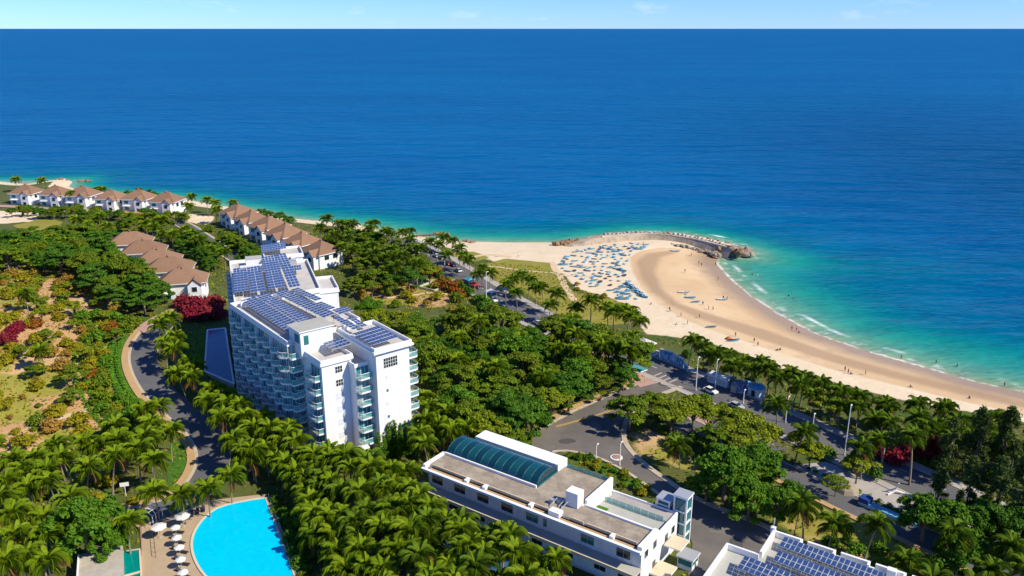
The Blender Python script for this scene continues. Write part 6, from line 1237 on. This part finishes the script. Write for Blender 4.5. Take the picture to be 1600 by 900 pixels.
rocks(60, [(1050,384),(1080,388),(1105,393),(1125,399)], -1.4, 'rock_grey', bw, 0.7, 1.6, 1.4); rocks(30, [(872,381),(884,380),(896,378)], -1.0, 'rock_brown', bw, 1.0, 2.0, 1.8)
rocks(70, [(935,371),(1000,365),(1060,367),(1110,375),(1140,383)], -2.4, 'rock_brown', bw, 0.7, 1.7, 1.6)
for px, py, n_, l in ((728,379,14,'brown rock heap on the shore left of the wide sand'), (96,281,10,'rock on the sandy spit at the far left'), (135,283,10,'dark rocks awash off the far left spit'), (690,365,12,'rocks awash beside the end of the old pier')):
    x, y = GZ(px, py, SEA); rt = thing('shore_rocks', l, 'rocks', (x, y, SEA)); rocks(n_, [(px - 8, py), (px + 8, py)], SEA + 0.2, 'rock_brown', rt, 0.8, 1.9, 2.2)

# ================================================================== BEACH: boats, people
def hull_mesh(Lh, Wd, Hh, m, inner, cabin=None):
    mb = MB(); n = 9; V = []; F = []
    for i in range(n):
        t_ = i / (n - 1) * 2 - 1; w_ = Wd / 2 * max(0.06, (1 - abs(t_) ** 2.4)); sh = 0.35 * Hh * t_ * t_
        V += [(t_ * Lh / 2, -w_, Hh + sh), (t_ * Lh / 2 * .93, -w_ * .6, 0.1 + sh * .5), (t_ * Lh / 2 * .93, w_ * .6, 0.1 + sh * .5), (t_ * Lh / 2, w_, Hh + sh), (t_ * Lh / 2 * .94, w_ * .82, Hh * .98 + sh), (t_ * Lh / 2 * .94, -w_ * .82, Hh * .98 + sh), (t_ * Lh / 2 * .9, w_ * .7, Hh * .55 + sh), (t_ * Lh / 2 * .9, -w_ * .7, Hh * .55 + sh)]
    for i in range(n - 1):
        a, c = i * 8, (i + 1) * 8; F += [((a, c, c+1, a+1), m), ((a+1, c+1, c+2, a+2), m), ((a+2, c+2, c+3, a+3), m), ((a+3, c+3, c+4, a+4), 'boat_pale'), ((a+5, c+5, c, a), 'boat_pale'), ((a+4, c+4, c+6, a+6), inner), ((a+6, c+6, c+7, a+7), inner), ((a+7, c+7, c+5, a+5), inner)]
    for m_ in (m, 'boat_pale', inner): mb.poly(V, [f for f, q_ in F if q_ == m_], m_)
    if cabin: mb.box((-Lh * .28, -Wd * .25, Hh * .5), (-Lh * .05, Wd * .25, Hh + 1.0), cabin, 'boat_pale')
    for t_ in (-.3, .15, .45): mb.box((t_ * Lh / 2 - .12, -Wd * .36, Hh * .8), (t_ * Lh / 2 + .12, Wd * .36, Hh * .88), 'boat_wood')
    return mb.mesh('fishing_boat')
BOATS = [hull_mesh(7.5, 2.0, 0.9, 'boat_blue', 'boat_pale', 'tarp_blue'), hull_mesh(6.0, 1.7, 0.75, 'tarp_blue', 'boat_pale'), hull_mesh(6.8, 1.8, 0.8, 'boat_pale', 'cloth_white'), hull_mesh(5.5, 1.6, 0.7, 'boat_pale', 'tarp_navy')]
def cor(m, tarp): 
    mb = MB(); mb.lathe([(0.05, 0), (0.7, 0.08), (1.1, 0.45), (1.2, 0.8), (1.12, 0.82)], m, 12)
    mb.lathe([(1.12, 0.82), (0.8, 0.98 if tarp else 0.35), (0.0, 1.15 if tarp else 0.3)], tarp or 'boat_wood', 12); return mb.mesh('basket_boat', False)
CORS = [cor('boat_blue', 'boat_pale'), cor('boat_blue', 'tarp_blue'), cor('tarp_navy', None), cor('boat_pale', 'tarp_blue'), cor('boat_wood', 'boat_pale')]
bpoly = W([(900,392),(940,384),(990,380),(1020,382),(990,395),(980,410),(975,430),(990,452),(1006,466),(975,470),(950,460),(930,450),(900,432),(872,418),(880,405)]); xs = [p[0] for p in bpoly]; ys = [p[1] for p in bpoly]; spots = []
for _ in range(5000):
    if len(spots) >= 128: break
    x, y = U(min(xs), max(xs)), U(min(ys), max(ys))
    if inpoly(np.array([x]), np.array([y]), bpoly)[0] and all((x-a)**2 + (y-c)**2 > 8.5 for a, c, _ in spots) and math.sin(x * .42 + 1.5 * math.sin(y * .3)) * math.sin(y * .37 + x * .12) + U(-.5, .5) > -.15: spots.append((x, y, 0))
xa, xb = (GZ(918, 0 + 440), GZ(985, 440))
def zone(x, y):
    d_ = math.hypot(x, y); s_ = 'seaward' if x > 50 else 'inland'
    return s_, ('far' if d_ > 345 else ('middle' if d_ > 315 else 'near'))
for x, y, _ in spots:
    z = h1(x, y); s_, r_ = zone(x, y)
    if random.random() < 0.55: o = link('basket_boat', random.choice(CORS), None, (x, y, z), U(0, 6), U(0.5, 0.85)); tag(o, f'round blue basket boat on the {s_} {r_} part of the boat-strewn sand', 'boat', f'basket boats drawn up on the sand, {s_} {r_}')
    else: o = link('fishing_boat', random.choice(BOATS), None, (x, y, z), math.radians(U(-55, 35)), U(0.4, 0.7)); tag(o, f'small blue fishing boat on the {s_} {r_} part of the boat-strewn sand', 'boat', f'fishing boats drawn up on the sand, {s_} {r_}')
for k in range(7):
    x, y, z = GT(983 + k * 3.6, 446 + k * 3.0); tag(link('fishing_boat', BOATS[k % 2], None, (x, y, z), math.radians(-52), 0.7), 'blue boat in the tight diagonal line at the edge of the wet sand', 'boat', 'blue boats in the tight diagonal line')
for px, py, b_i, a, l in ((1128,469,2,10,'dark wooden boat standing alone on the wet sand'), (1078,466,1,0,'blue boat left of the pair lying on the wet sand'), (1087,473,3,15,'blue boat right of the pair lying on the wet sand'), (1055,393,2,0,'dark boat by the inner foot of the breakwater'), (1112,512,3,5,'pale boat on dry sand by the palms'), (1146,533,1,12,'blue and white boat with orange nets on the dry sand'), (1068,458,2,5,'brown boat behind the pair on the wet sand'), (972,468,0,-10,'large blue boat at the grass edge below the boat crowd')):
    x, y, z = GT(px, py); tag(link('fishing_boat', BOATS[b_i], None, (x, y, z), math.radians(a), 0.75), l, 'boat')
x, y, z = GT(1139, 530); o = MB(); o.lathe([(1.3, 0), (1.0, .5), (.4, .9), (0, 1.0)], 'cloth_orange', 9); tag(o.build('net_heap', None, loc=(x, y, z)), 'heap of orange nets beside the blue and white boat', 'nets')
# people: one skinned body per pose, coloured by height
def person_mesh(name, joints, edges, rad, bands):
    me = bpy.data.meshes.new(name); me.from_pydata(joints, edges, []); ob = bpy.data.objects.new('tmp', me); COL.objects.link(ob)
    sk = ob.modifiers.new('s', 'SKIN'); ob.modifiers.new('u', 'SUBSURF').levels = 1
    for i, r in enumerate(rad): me.skin_vertices[0].data[i].radius = r if hasattr(r, '__len__') else (r, r)
    me.skin_vertices[0].data[0].use_root = True
    return ob, bands, name
def finish_person(ob, bands, name, dg):
    out = bpy.data.meshes.new_from_object(ob.evaluated_get(dg)); out.materials.clear()
    mats_ = []
    for _, m_ in bands:
        if m_ not in mats_: mats_.append(m_)
    for m_ in mats_: out.materials.append(MATS[m_])
    for p in out.polygons:
        p.use_smooth = True
        for z_, m_ in bands:
            if p.center.z < z_: p.material_index = mats_.index(m_); break
    out.name = name; return out
Jst = [(0,0,.93),(0,0,1.15),(0,0,1.4),(0,.01,1.5),(0,.02,1.62),(0,.02,1.74),(.18,0,1.4),(.24,.02,1.12),(.22,.1,.88),(.21,.13,.78),(-.18,0,1.4),(-.25,-.02,1.13),(-.24,.05,.88),(-.23,.08,.78),(.1,0,.88),(.11,.04,.48),(.11,0,.08),(.11,.14,.03),(-.1,0,.88),(-.12,-.06,.48),(-.12,-.16,.1),(-.12,-.02,.03)]
Est = [(0,1),(1,2),(2,3),(3,4),(4,5),(2,6),(6,7),(7,8),(8,9),(2,10),(10,11),(11,12),(12,13),(0,14),(14,15),(15,16),(16,17),(0,18),(18,19),(19,20),(20,21)]
Rst = [(.15,.11),(.14,.1),(.16,.11),.055,.1,.085,.065,.05,.04,.035,.065,.05,.04,.035,.09,.065,.045,.035,.09,.065,.045,.035]
Jsi = [(0,0,.12),(0,-.02,.35),(0,0,.6),(0,.02,.7),(0,.04,.82),(0,.05,.93),(.18,0,.58),(.24,.12,.38),(.2,.32,.34),(.16,.4,.36),(-.18,0,.58),(-.25,-.1,.34),(-.26,-.16,.12),(-.26,-.2,.04),(.1,.05,.14),(.13,.4,.42),(.13,.62,.08),(.13,.74,.05),(-.1,.05,.12),(-.14,.42,.4),(-.13,.66,.08),(-.13,.78,.05)]
def bands_for(top, bot, sit=False): return [(.12 if sit else .45, bot if sit else 'skin'), (.3 if sit else .95, bot), (.62 if sit else 1.42, top), (.84 if sit else 1.66, 'skin'), (9, 'cloth_black')]
PPL = []
for top, bot in (('cloth_red', 'cloth_navy'), ('cloth_white', 'cloth_black'), ('cloth_navy', 'cloth_black'), ('cloth_orange', 'cloth_navy'), ('cloth_black', 'cloth_navy')):
    PPL.append((top, person_mesh('person', Jst, Est, Rst, bands_for(top, bot)), person_mesh('person', Jsi, Est, Rst, bands_for(top, bot, True))))
bpy.context.view_layer.update(); _dg = bpy.context.evaluated_depsgraph_get(); _tmp = [q[0] for p in PPL for q in p[1:]]
PPL = [(p[0], finish_person(*p[1], _dg), finish_person(*p[2], _dg)) for p in PPL]
for _o in _tmp: bpy.data.objects.remove(_o)
cn_ = dict(cloth_red='red', cloth_white='white', cloth_navy='navy', cloth_orange='orange', cloth_black='black')
used = {}
for px, py, sit, where in ((1237,516,0,'on the wet sand near the surf, left of two'),(1244,518,0,'on the wet sand near the surf, right of two'),(1248,520,1,'beside two standing people near the surf'),(1215,548,1,'on dry sand above the palms, left of a pair'),(1219,547,1,'on dry sand above the palms, right of a pair'),(1320,580,0,'on dry sand above the palm tops, first of three'),(1325,584,0,'on dry sand above the palm tops, second of three'),(1329,585,1,'on dry sand above the palm tops, third of three'),(1352,586,0,'walking alone on pale sand'),(1422,605,1,'alone on the pale sand further right'),(1514,622,1,'by the rightmost beach palms'),
        (1569,604,0,'at the surf near the right edge'),(1149,526,0,'standing by the orange nets'),(1184,541,0,'on dry sand right of the nets'),(1178,535,0,'left of the walker beyond the nets'),(1122,438,0,'at the curved water edge'),(1118,415,0,'at the tip of the surf below the rocks'),(1092,413,0,'on wet sand below the breakwater, first of three'),(1096,416,0,'on wet sand below the breakwater, second of three'),(1080,400,0,'on wet sand close to the breakwater'),(1070,426,0,'in the middle of the tidal flat'),(1130,468,0,'beside the dark wooden boat'),(1136,469,0,'to the right of the dark wooden boat'),(1072,461,1,'by the brown boat'),(1098,477,0,'right of the pair of boats'),(1107,484,0,'strolling below the pair of boats'),(1114,485,0,'second stroller below the pair of boats'),
        (1074,507,0,'by the dry sand edge above the palms, left'),(1064,495,0,'on the damp band'),(1046,486,0,'on the damp band, further left'),(1017,476,1,'sitting left on dry sand'),(1057,507,1,'on pale sand above the near palms'),(1048,487,0,'standing near the damp band'),(1093,497,0,'on the tidal flat edge'),(1232,466,0,'bathing in the shallows, left'),(1240,470,0,'bathing in the shallows, right'),(1175,432,0,'bathing near the tidal flat, left'),(1183,434,0,'bathing near the tidal flat, right'),(1188,436,0,'bathing near the tidal flat, third'),(1462,569,0,'wading near the long foam line'),(1408,561,0,'wading in the thin surf'),(1495,575,0,'wading further right'),
        (775,401,1,'on the bare sand by the grass'),(810,402,0,'alone on the wide empty sand'),(1005,382,0,'between the boats and breakwater')):
    x, y, z = GT(px, py); top, st, si = random.choice(PPL); z = max(z, SEA - 0.8)
    o = link('person', si if sit else st, None, (x, y, z), U(0, 6.28)); tag(o, f'{"seated" if sit else "standing"} person in a {cn_[top]} top {where}', 'person')

# ================================================================== STREET FURNITURE, KIOSKS, VEHICLES
def lamp(px, py, h_, arm, label, cross=False, a=None):
    x, y, z = GT(px, py); o = thing('street_lamp', label, 'street lamp', (x, y, z), a if a is not None else math.radians(60))
    MB().tube([(0, 0, 0), (0, 0, h_ * .5), (0, 0, h_)], [0.16, 0.13, 0.10], 'lamp_white', 7).build('pole', o); MB().lathe([(0.28, 0), (0.28, 0.35), (0.17, 0.5)], 'concrete', 8).build('base', o)
    if arm:
        MB().tube([(0, 0, h_), (0.5, 0, h_ + .35), (arm, 0, h_ + .4)], 0.06, 'lamp_white', 6).build('arm', o); MB().box((arm - .1, -.16, h_ + .32), (arm + .7, .16, h_ + .46), 'lamp_white').build('lantern', o)
    if cross: MB().box((-.7, -.08, h_ * .35), (.7, .08, h_ * .35 + .3), 'lamp_white').build('bracket', o)
    return o
for px, py, h_, arm, l in ((1087,611,9.5,0.9,'white street lamp beside the mural wall'), (1117,609,8.5,0.8,'slim street lamp next to the white kiosk'), (1161,632,3.6,0.6,'short lamp post beside the blue booth'), (1227,661,6.5,1.4,'curved street lamp above the service road trees'), (1267,691,7,0.6,'street lamp with a small cross bracket left of the tall mast'), (1319,712,12.5,0.8,'tallest white lamp mast beside the boulevard'), (1379,722,4,0.5,'short post in the median near the palms'), (1458,700,4.5,0.6,'short lamp post behind the red bushes'), (760,480,13,0.7,'tall white lamp post beside the upper boulevard grass'), (655,407,9,0.6,'tall white post at the far end of the boulevard'), (695,422,7,0.5,'lamp post beside the boulevard near the old pier'), (968,728,5.5,0.6,'lamp post at the forecourt island, with a small sign'), (1007,563,4,0.5,'short lamp at the boulevard corner by the crossing'), (931,722,4,0.5,'garden lamp behind the glass balustrade'), (810,668,4,0.5,'lamp post at the left corner of the forecourt')):
    lamp(px, py, h_, arm, l, 'cross' in l)
# mural wall panels
mw = W([(1012,556),(1030,562),(1052,568),(1068,576),(1074,582)]); wl = thing('mural_wall', 'low blue painted mural wall along the boulevard footway', 'wall', (*mw[0], 0.1))
for i in range(4):
    a, c = Vector(mw[i]) - Vector(mw[0]), Vector(mw[i+1]) - Vector(mw[0]); t_ = (c - a).normalized(); n_ = Vector((-t_.y, t_.x)) * .25; h_ = (2.4, 3.4, 3.0, 1.8)[i]; g = t_ * .12
    MB().prism([tuple(a + g), tuple(c - g), tuple(c - g + n_), tuple(a + g + n_)], 0, h_, 'mural_blue').build('mural_panel', wl)
    MB().prism([tuple(a + g - n_ * .2), tuple(c - g - n_ * .2), tuple(c - g + n_ * 1.2), tuple(a + g + n_ * 1.2)], h_ + .003, h_ + .2, 'white_trim').build('coping', wl)
def near_i(path, px, py): x, y, _ = GT(px, py); return int(np.argmin([(p[0]-x)**2 + (p[1]-y)**2 for p in path]))
_i = near_i(boul, 1124, 605); AB = math.atan2(boul[_i+2][1] - boul[_i-2][1], boul[_i+2][0] - boul[_i-2][0])
x, y, z = GT(1124, 600); kk = thing('white_kiosk', 'white box kiosk with a flat awning beside the boulevard', 'kiosk', (x, y, z), AB + .15)
MB().box((-3.2, -1.3, 0), (3.2, 1.3, 2.5), 'white_trim').build('body', kk); MB().box((-3.4, -1.8, 2.503), (3.4, 1.5, 2.8), 'white_trim').build('roof', kk); MB().box((-2.8, -1.36, .9), (2.8, -1.303, 2.0), 'pale_window').build('counter', kk); MB().box((3.3, -.2, 0), (4.4, 1.6, 3.1), 'teal_window').build('side_cabin', kk)
x, y, z = GT(1154, 610); ig = thing('painted_dome', 'domed pavilion painted with a colourful mural beside the blue booth', 'pavilion', (x, y, z), AB); MB().lathe([(2.4, 0), (2.4, 1.2), (2.0, 2.2), (1.2, 2.9), (0, 3.1)], 'mural_dark', 14).build('dome', ig, True); MB().box((-.8, -2.6, 0), (.8, -2.0, 1.9), 'cream').build('entrance', ig)
x, y, z = GT(1166, 610); ig = thing('painted_shell', 'small blue painted shell between the mural dome and the booth', 'pavilion', (x, y, z), AB); MB().lathe([(1.5, 0), (1.5, 1.6), (1.1, 2.6), (0, 3.0)], 'mural_blue', 12).build('dome', ig, True); MB().box((-.5, -1.7, 0), (.5, -1.3, 1.6), 'cream').build('entrance', ig)
x, y, z = GT(1182, 618); bo = thing('blue_booth', 'booth with pale patterned walls and a bright blue domed roof', 'booth', (x, y, z), AB); MB().box((-1.7, -1.7, 0), (1.7, 1.7, 2.6), 'pale_window').build('wall', bo); MB().lathe([(2.25, 2.55), (2.15, 2.9), (1.5, 3.4), (.6, 3.65), (0, 3.7)], 'tarp_blue', 14).build('roof', bo); MB().box((-.6, -1.76, 0), (.6, -1.703, 2.0), 'dark_window').build('door', bo)
x, y, z = GT(1006, 547); pv = thing('beach_hut', 'small pale hut with a pitched roof where the boulevard meets the wood', 'hut', (x, y, z), AB); MB().box((-2.5, -2, 0), (2.5, 2, 2.5), 'villa_wall').build('wall', pv); mb = MB(); hip(mb, -2.5, -2, 2.5, 2, 2.82, 1.3, 'roof_grey', .6); mb.build('roof', pv); MB().box((-.6, -2.06, 0), (.6, -2.003, 2), 'dark_window').build('door', pv)
x, y, z = GT(996, 588); pv = thing('gate_shelter', 'small teal canopy shelter at the forecourt entrance', 'shelter', (x, y, z), AB)
for ax in (-2, 2):
    for ay in (-1.2, 1.2): MB().tube([(ax, ay, 0), (ax, ay, 2.4)], .08, 'lamp_white', 6).build('post', pv)
MB().box((-2.4, -1.6, 2.403), (2.4, 1.6, 2.65), 'white_trim', 'teal_canvas').build('canopy', pv)
# cafe roofs half hidden in the wood
for px, py, a, l in ((868,545,.4,'pale pitched roof half hidden among the trees near the boulevard'), (842,552,.1,'small weathered roof deep in the central wood')):
    x, y, z = GT(px, py + 6); pv = thing('garden_house', l, 'house', (x, y, z), a); MB().box((-3.5, -2.5, 0), (3.5, 2.5, 3.6), 'villa_wall').build('wall', pv); mb = MB(); hip(mb, -3.5, -2.5, 3.5, 2.5, 3.95, 1.8, 'roof_grey', .7); mb.build('roof', pv); MB().box((-.6, -2.56, 0), (.6, -2.503, 2), 'dark_window').build('door', pv)
# raised garden beds by the bare ground
x, y, z = GT(668, 447); gd = thing('walled_garden', 'small walled garden with low concrete edges on the bare ground', 'garden', (x, y, z), math.radians(-35))
MB().box((-7, -4, -.3), (7, 4, .25), 'concrete', 'turf').build('bed', gd)
for a, c_ in (((-7.4, -4.4), (7.4, -4.0)), ((-7.4, 4.0), (7.4, 4.4)), ((-7.4, -3.99), (-7.0, 3.99)), ((7.0, -3.99), (7.4, 3.99)), ((-1.2, -3.99), (-.8, 3.99)), ((-6.99, -.2), (-1.21, .2))): MB().box((*a, -.3), (*c_, .9), 'block_white').build('edge_wall', gd)
# blue monument, white anchor sculpture, concrete cap on the plaza
x, y, z = GT(1386, 805); mo = thing('boat_planter', 'blue and white boat-shaped planter on the service road kerb', 'planter', (x, y, z), math.atan2(resort[-8][1]-resort[-14][1], resort[-8][0]-resort[-14][0]))
MB().prism([(-6, -.9), (4.5, -.9), (6.2, 0), (4.5, .9), (-6, .9)], 0, .95, 'boat_pale', 'boat_blue').build('hull', mo); MB().box((-6, -1.1, .953), (-3.8, 1.1, 2.0), 'tarp_navy').build('cabin', mo)
x, y, z = GT(1399, 772); an = thing('anchor_sculpture', 'white anchor-shaped sculpture lying on the plaza', 'sculpture', (x, y, z), -.4)
MB().tube([(-1.8, .2, .3), (0, 0, 1.4), (.4, 0, 2.8)], .18, 'lamp_white', 6).build('shank', an); MB().tube([(-1.6, -1.4, .3), (-.8, -.6, .5), (0, 0, .9), (1.2, .3, .5), (2.2, .4, .3)], .2, 'lamp_white', 6).build('arms', an)
x, y, z = GT(1322, 765); cp = thing('plaza_mound', 'grey stone mound on the plaza island', 'mound', (x, y, z)); MB().lathe([(3.2, 0), (2.6, .9), (1.2, 1.8), (.2, 2.1), (0, 2.1)], 'rock_grey', 9).build('stone', cp)
x, y, z = GT(963, 716); rm = thing('round_sign', 'round red and white island marker in the forecourt', 'marker', (x, y, z)); MB().lathe([(1.5, 0), (1.5, .3), (1.1, .35)], 'paint_white', 16).build('ring', rm); MB().lathe([(1.1, .3), (.9, .4), (0, .45)], 'pink_deck', 16).build('bed', rm)
# shade sails and stalls by the upper boulevard
for px, py, m_, l in ((742,444,'red_canvas','red stall canopy beside the upper boulevard'), (733,436,'teal_canvas','pale teal stall canopy next to the red one'), (768,455,'white_canvas','white stall canopy near the tall lamp post')):
    x, y = GZ(px, py, 2.4); st = thing('market_stall', l, 'stall', (x, y, h1(x, y) + .1), AB)
    for ax in (-1.7, 1.7):
        for ay in (-1.3, 1.3): MB().tube([(ax, ay, 0), (ax, ay, 2.3)], .05, 'lamp_white', 5).build('post', st)
    mb = MB(); mb.poly([(-2,-1.6,2.3),(2,-1.6,2.3),(2,1.6,2.3),(-2,1.6,2.3),(-1,0,3.1),(1,0,3.1)], [(0,1,5,4),(1,2,5),(2,3,4,5),(3,0,4)], m_); mb.build('canopy', st); MB().box((-1.5, -1.1, 0), (1.5, -.6, .9), 'boat_wood').build('counter', st)
x, y, z = GT(714, 450); ar = thing('red_arch', 'small rust-red arched structure by the orange bushes', 'arch', (x, y, z), AB)
for k in range(3): MB().tube([(-2.4, k, 0), (-2.2, k, 1.6), (-1, k, 2.6), (0, k, 2.8), (1, k, 2.6), (2.2, k, 1.6), (2.4, k, 0)], .14, 'orange_canvas', 6).build('rib', ar)
# old pier fragments in the shallows
# vehicles
def car_meshes(m):
    b_ = MB(); P = [(-2.15, .45), (-2.2, .75), (-2.05, .95), (-1.2, 1.0), (1.0, 1.0), (1.9, .9), (2.15, .7), (2.15, .4), (1.7, .3), (-1.8, .3)]
    V = [(x, -.85, z) for x, z in P] + [(x, .85, z) for x, z in P]; n = len(P); b_.poly(V, [tuple(range(n)), tuple(range(n, 2*n))[::-1]] + [(i, n+i, n+(i+1) % n, (i+1) % n) for i in range(n)], m)
    c = MB(); V = [(-1.6,-.8,1.003),(1.0,-.8,1.003),(1.0,.8,1.003),(-1.6,.8,1.003),(-1.2,-.65,1.5),(.3,-.65,1.5),(.3,.65,1.5),(-1.2,.65,1.5)]; c.poly(V, [(0,1,5,4),(1,2,6,5),(2,3,7,6),(3,0,4,7)], 'dark_window'); r = MB().box((-1.2, -.65, 1.5), (.3, .65, 1.54), m)
    w_ = MB(); pts = [(.33 * math.cos(2*math.pi*i/12), y_, .33 * math.sin(2*math.pi*i/12)) for y_ in (-.12, .12) for i in range(12)]; w_.poly(pts, [tuple(range(12)), tuple(range(12, 24))[::-1]] + [(i, 12+i, 12+(i+1) % 12, (i+1) % 12) for i in range(12)], 'tyre')
    l_ = MB().box((2.12, -.7, .62), (2.19, -.4, .78), 'lamp_white'); return b_.mesh('body'), c.mesh('glasshouse'), r.mesh('roof'), w_.mesh('wheel'), l_.mesh('headlight')
CARS = {m_: car_meshes(m_) for m_ in ('car_white', 'car_black', 'car_red', 'car_silver')}
def car(px, py, m_, label, path, rev=False, off=0):
    x, y, z = GT(px, py); i = int(np.argmin([(p[0]-x)**2 + (p[1]-y)**2 for p in path])); i = max(1, min(i, len(path)-2)); a = math.atan2(path[i+1][1]-path[i-1][1], path[i+1][0]-path[i-1][0]) + (math.pi if rev else 0)
    o = thing('car', label, 'car', (x, y, z + .16), a); b_, c, r, w_, l_ = CARS[m_]; link('body', b_, o); link('window', c, o); link('roof', r, o); link('headlight', l_, o); link('headlight', l_, o, (0, 1.1, 0))
    for ax in (-1.35, 1.35):
        for ay in (-.78, .78): link('wheel', w_, o, (ax, ay, .33))
for px, py, m_, l, rv in ((716,425,'car_silver','silver car on the upper boulevard left of the stalls',1), (771,471,'car_white','white car parked on the verge left of the tall lamp post',0), (668,394,'car_black','black car at the far end of the boulevard, leading',1), (650,385,'car_black','black car furthest along the boulevard',1), (682,402,'car_white','white car following the black ones on the boulevard',1), (785,478,'car_silver','silver car just below the tall lamp post',0), (700,414,'car_red','red car on the upper boulevard',0), (1110,614,'car_white','white car on the boulevard in front of the white kiosk',0), (1150,638,'car_silver','silver car on the boulevard below the painted dome',0), (866,517,'car_black','dark car on the boulevard beside the palms',1), (643,378,'car_black','dark car parked at the very start of the boulevard',0), (657,386,'car_silver','silver car parked between the black ones at the far end',0), (664,390,'car_black','dark car parked just before the far tall post',0), (676,396,'car_black','dark car parked just past the far tall post',0), (690,405,'car_white','white car parked near the old pier lamp',0), (708,416,'car_black','dark car parked behind the teal stall',0), (842,508,'car_white','white car on the boulevard at the edge of the wood',0)): car(px, py, m_, l, boul, rv)
# scooters parked by the footway are too small to tell; rails of the old pier
x, y = GZ(672, 368, SEA); pr = thing('old_pier', 'weathered remains of a low pier in the shallows by the coastal palms', 'pier', (x, y, SEA), .35)
for k in range(5): MB().box((k * 3.2 - 7, -.8, .5), (k * 3.2 - 4.1, .8, .75), 'boat_wood').build('plank', pr)
for k in range(6):
    for ay in (-.7, .7): MB().tube([(k * 3.0 - 7, ay, -1.5), (k * 3.0 - 7, ay, .5)], .14, 'boat_wood', 5).build('pile', pr)
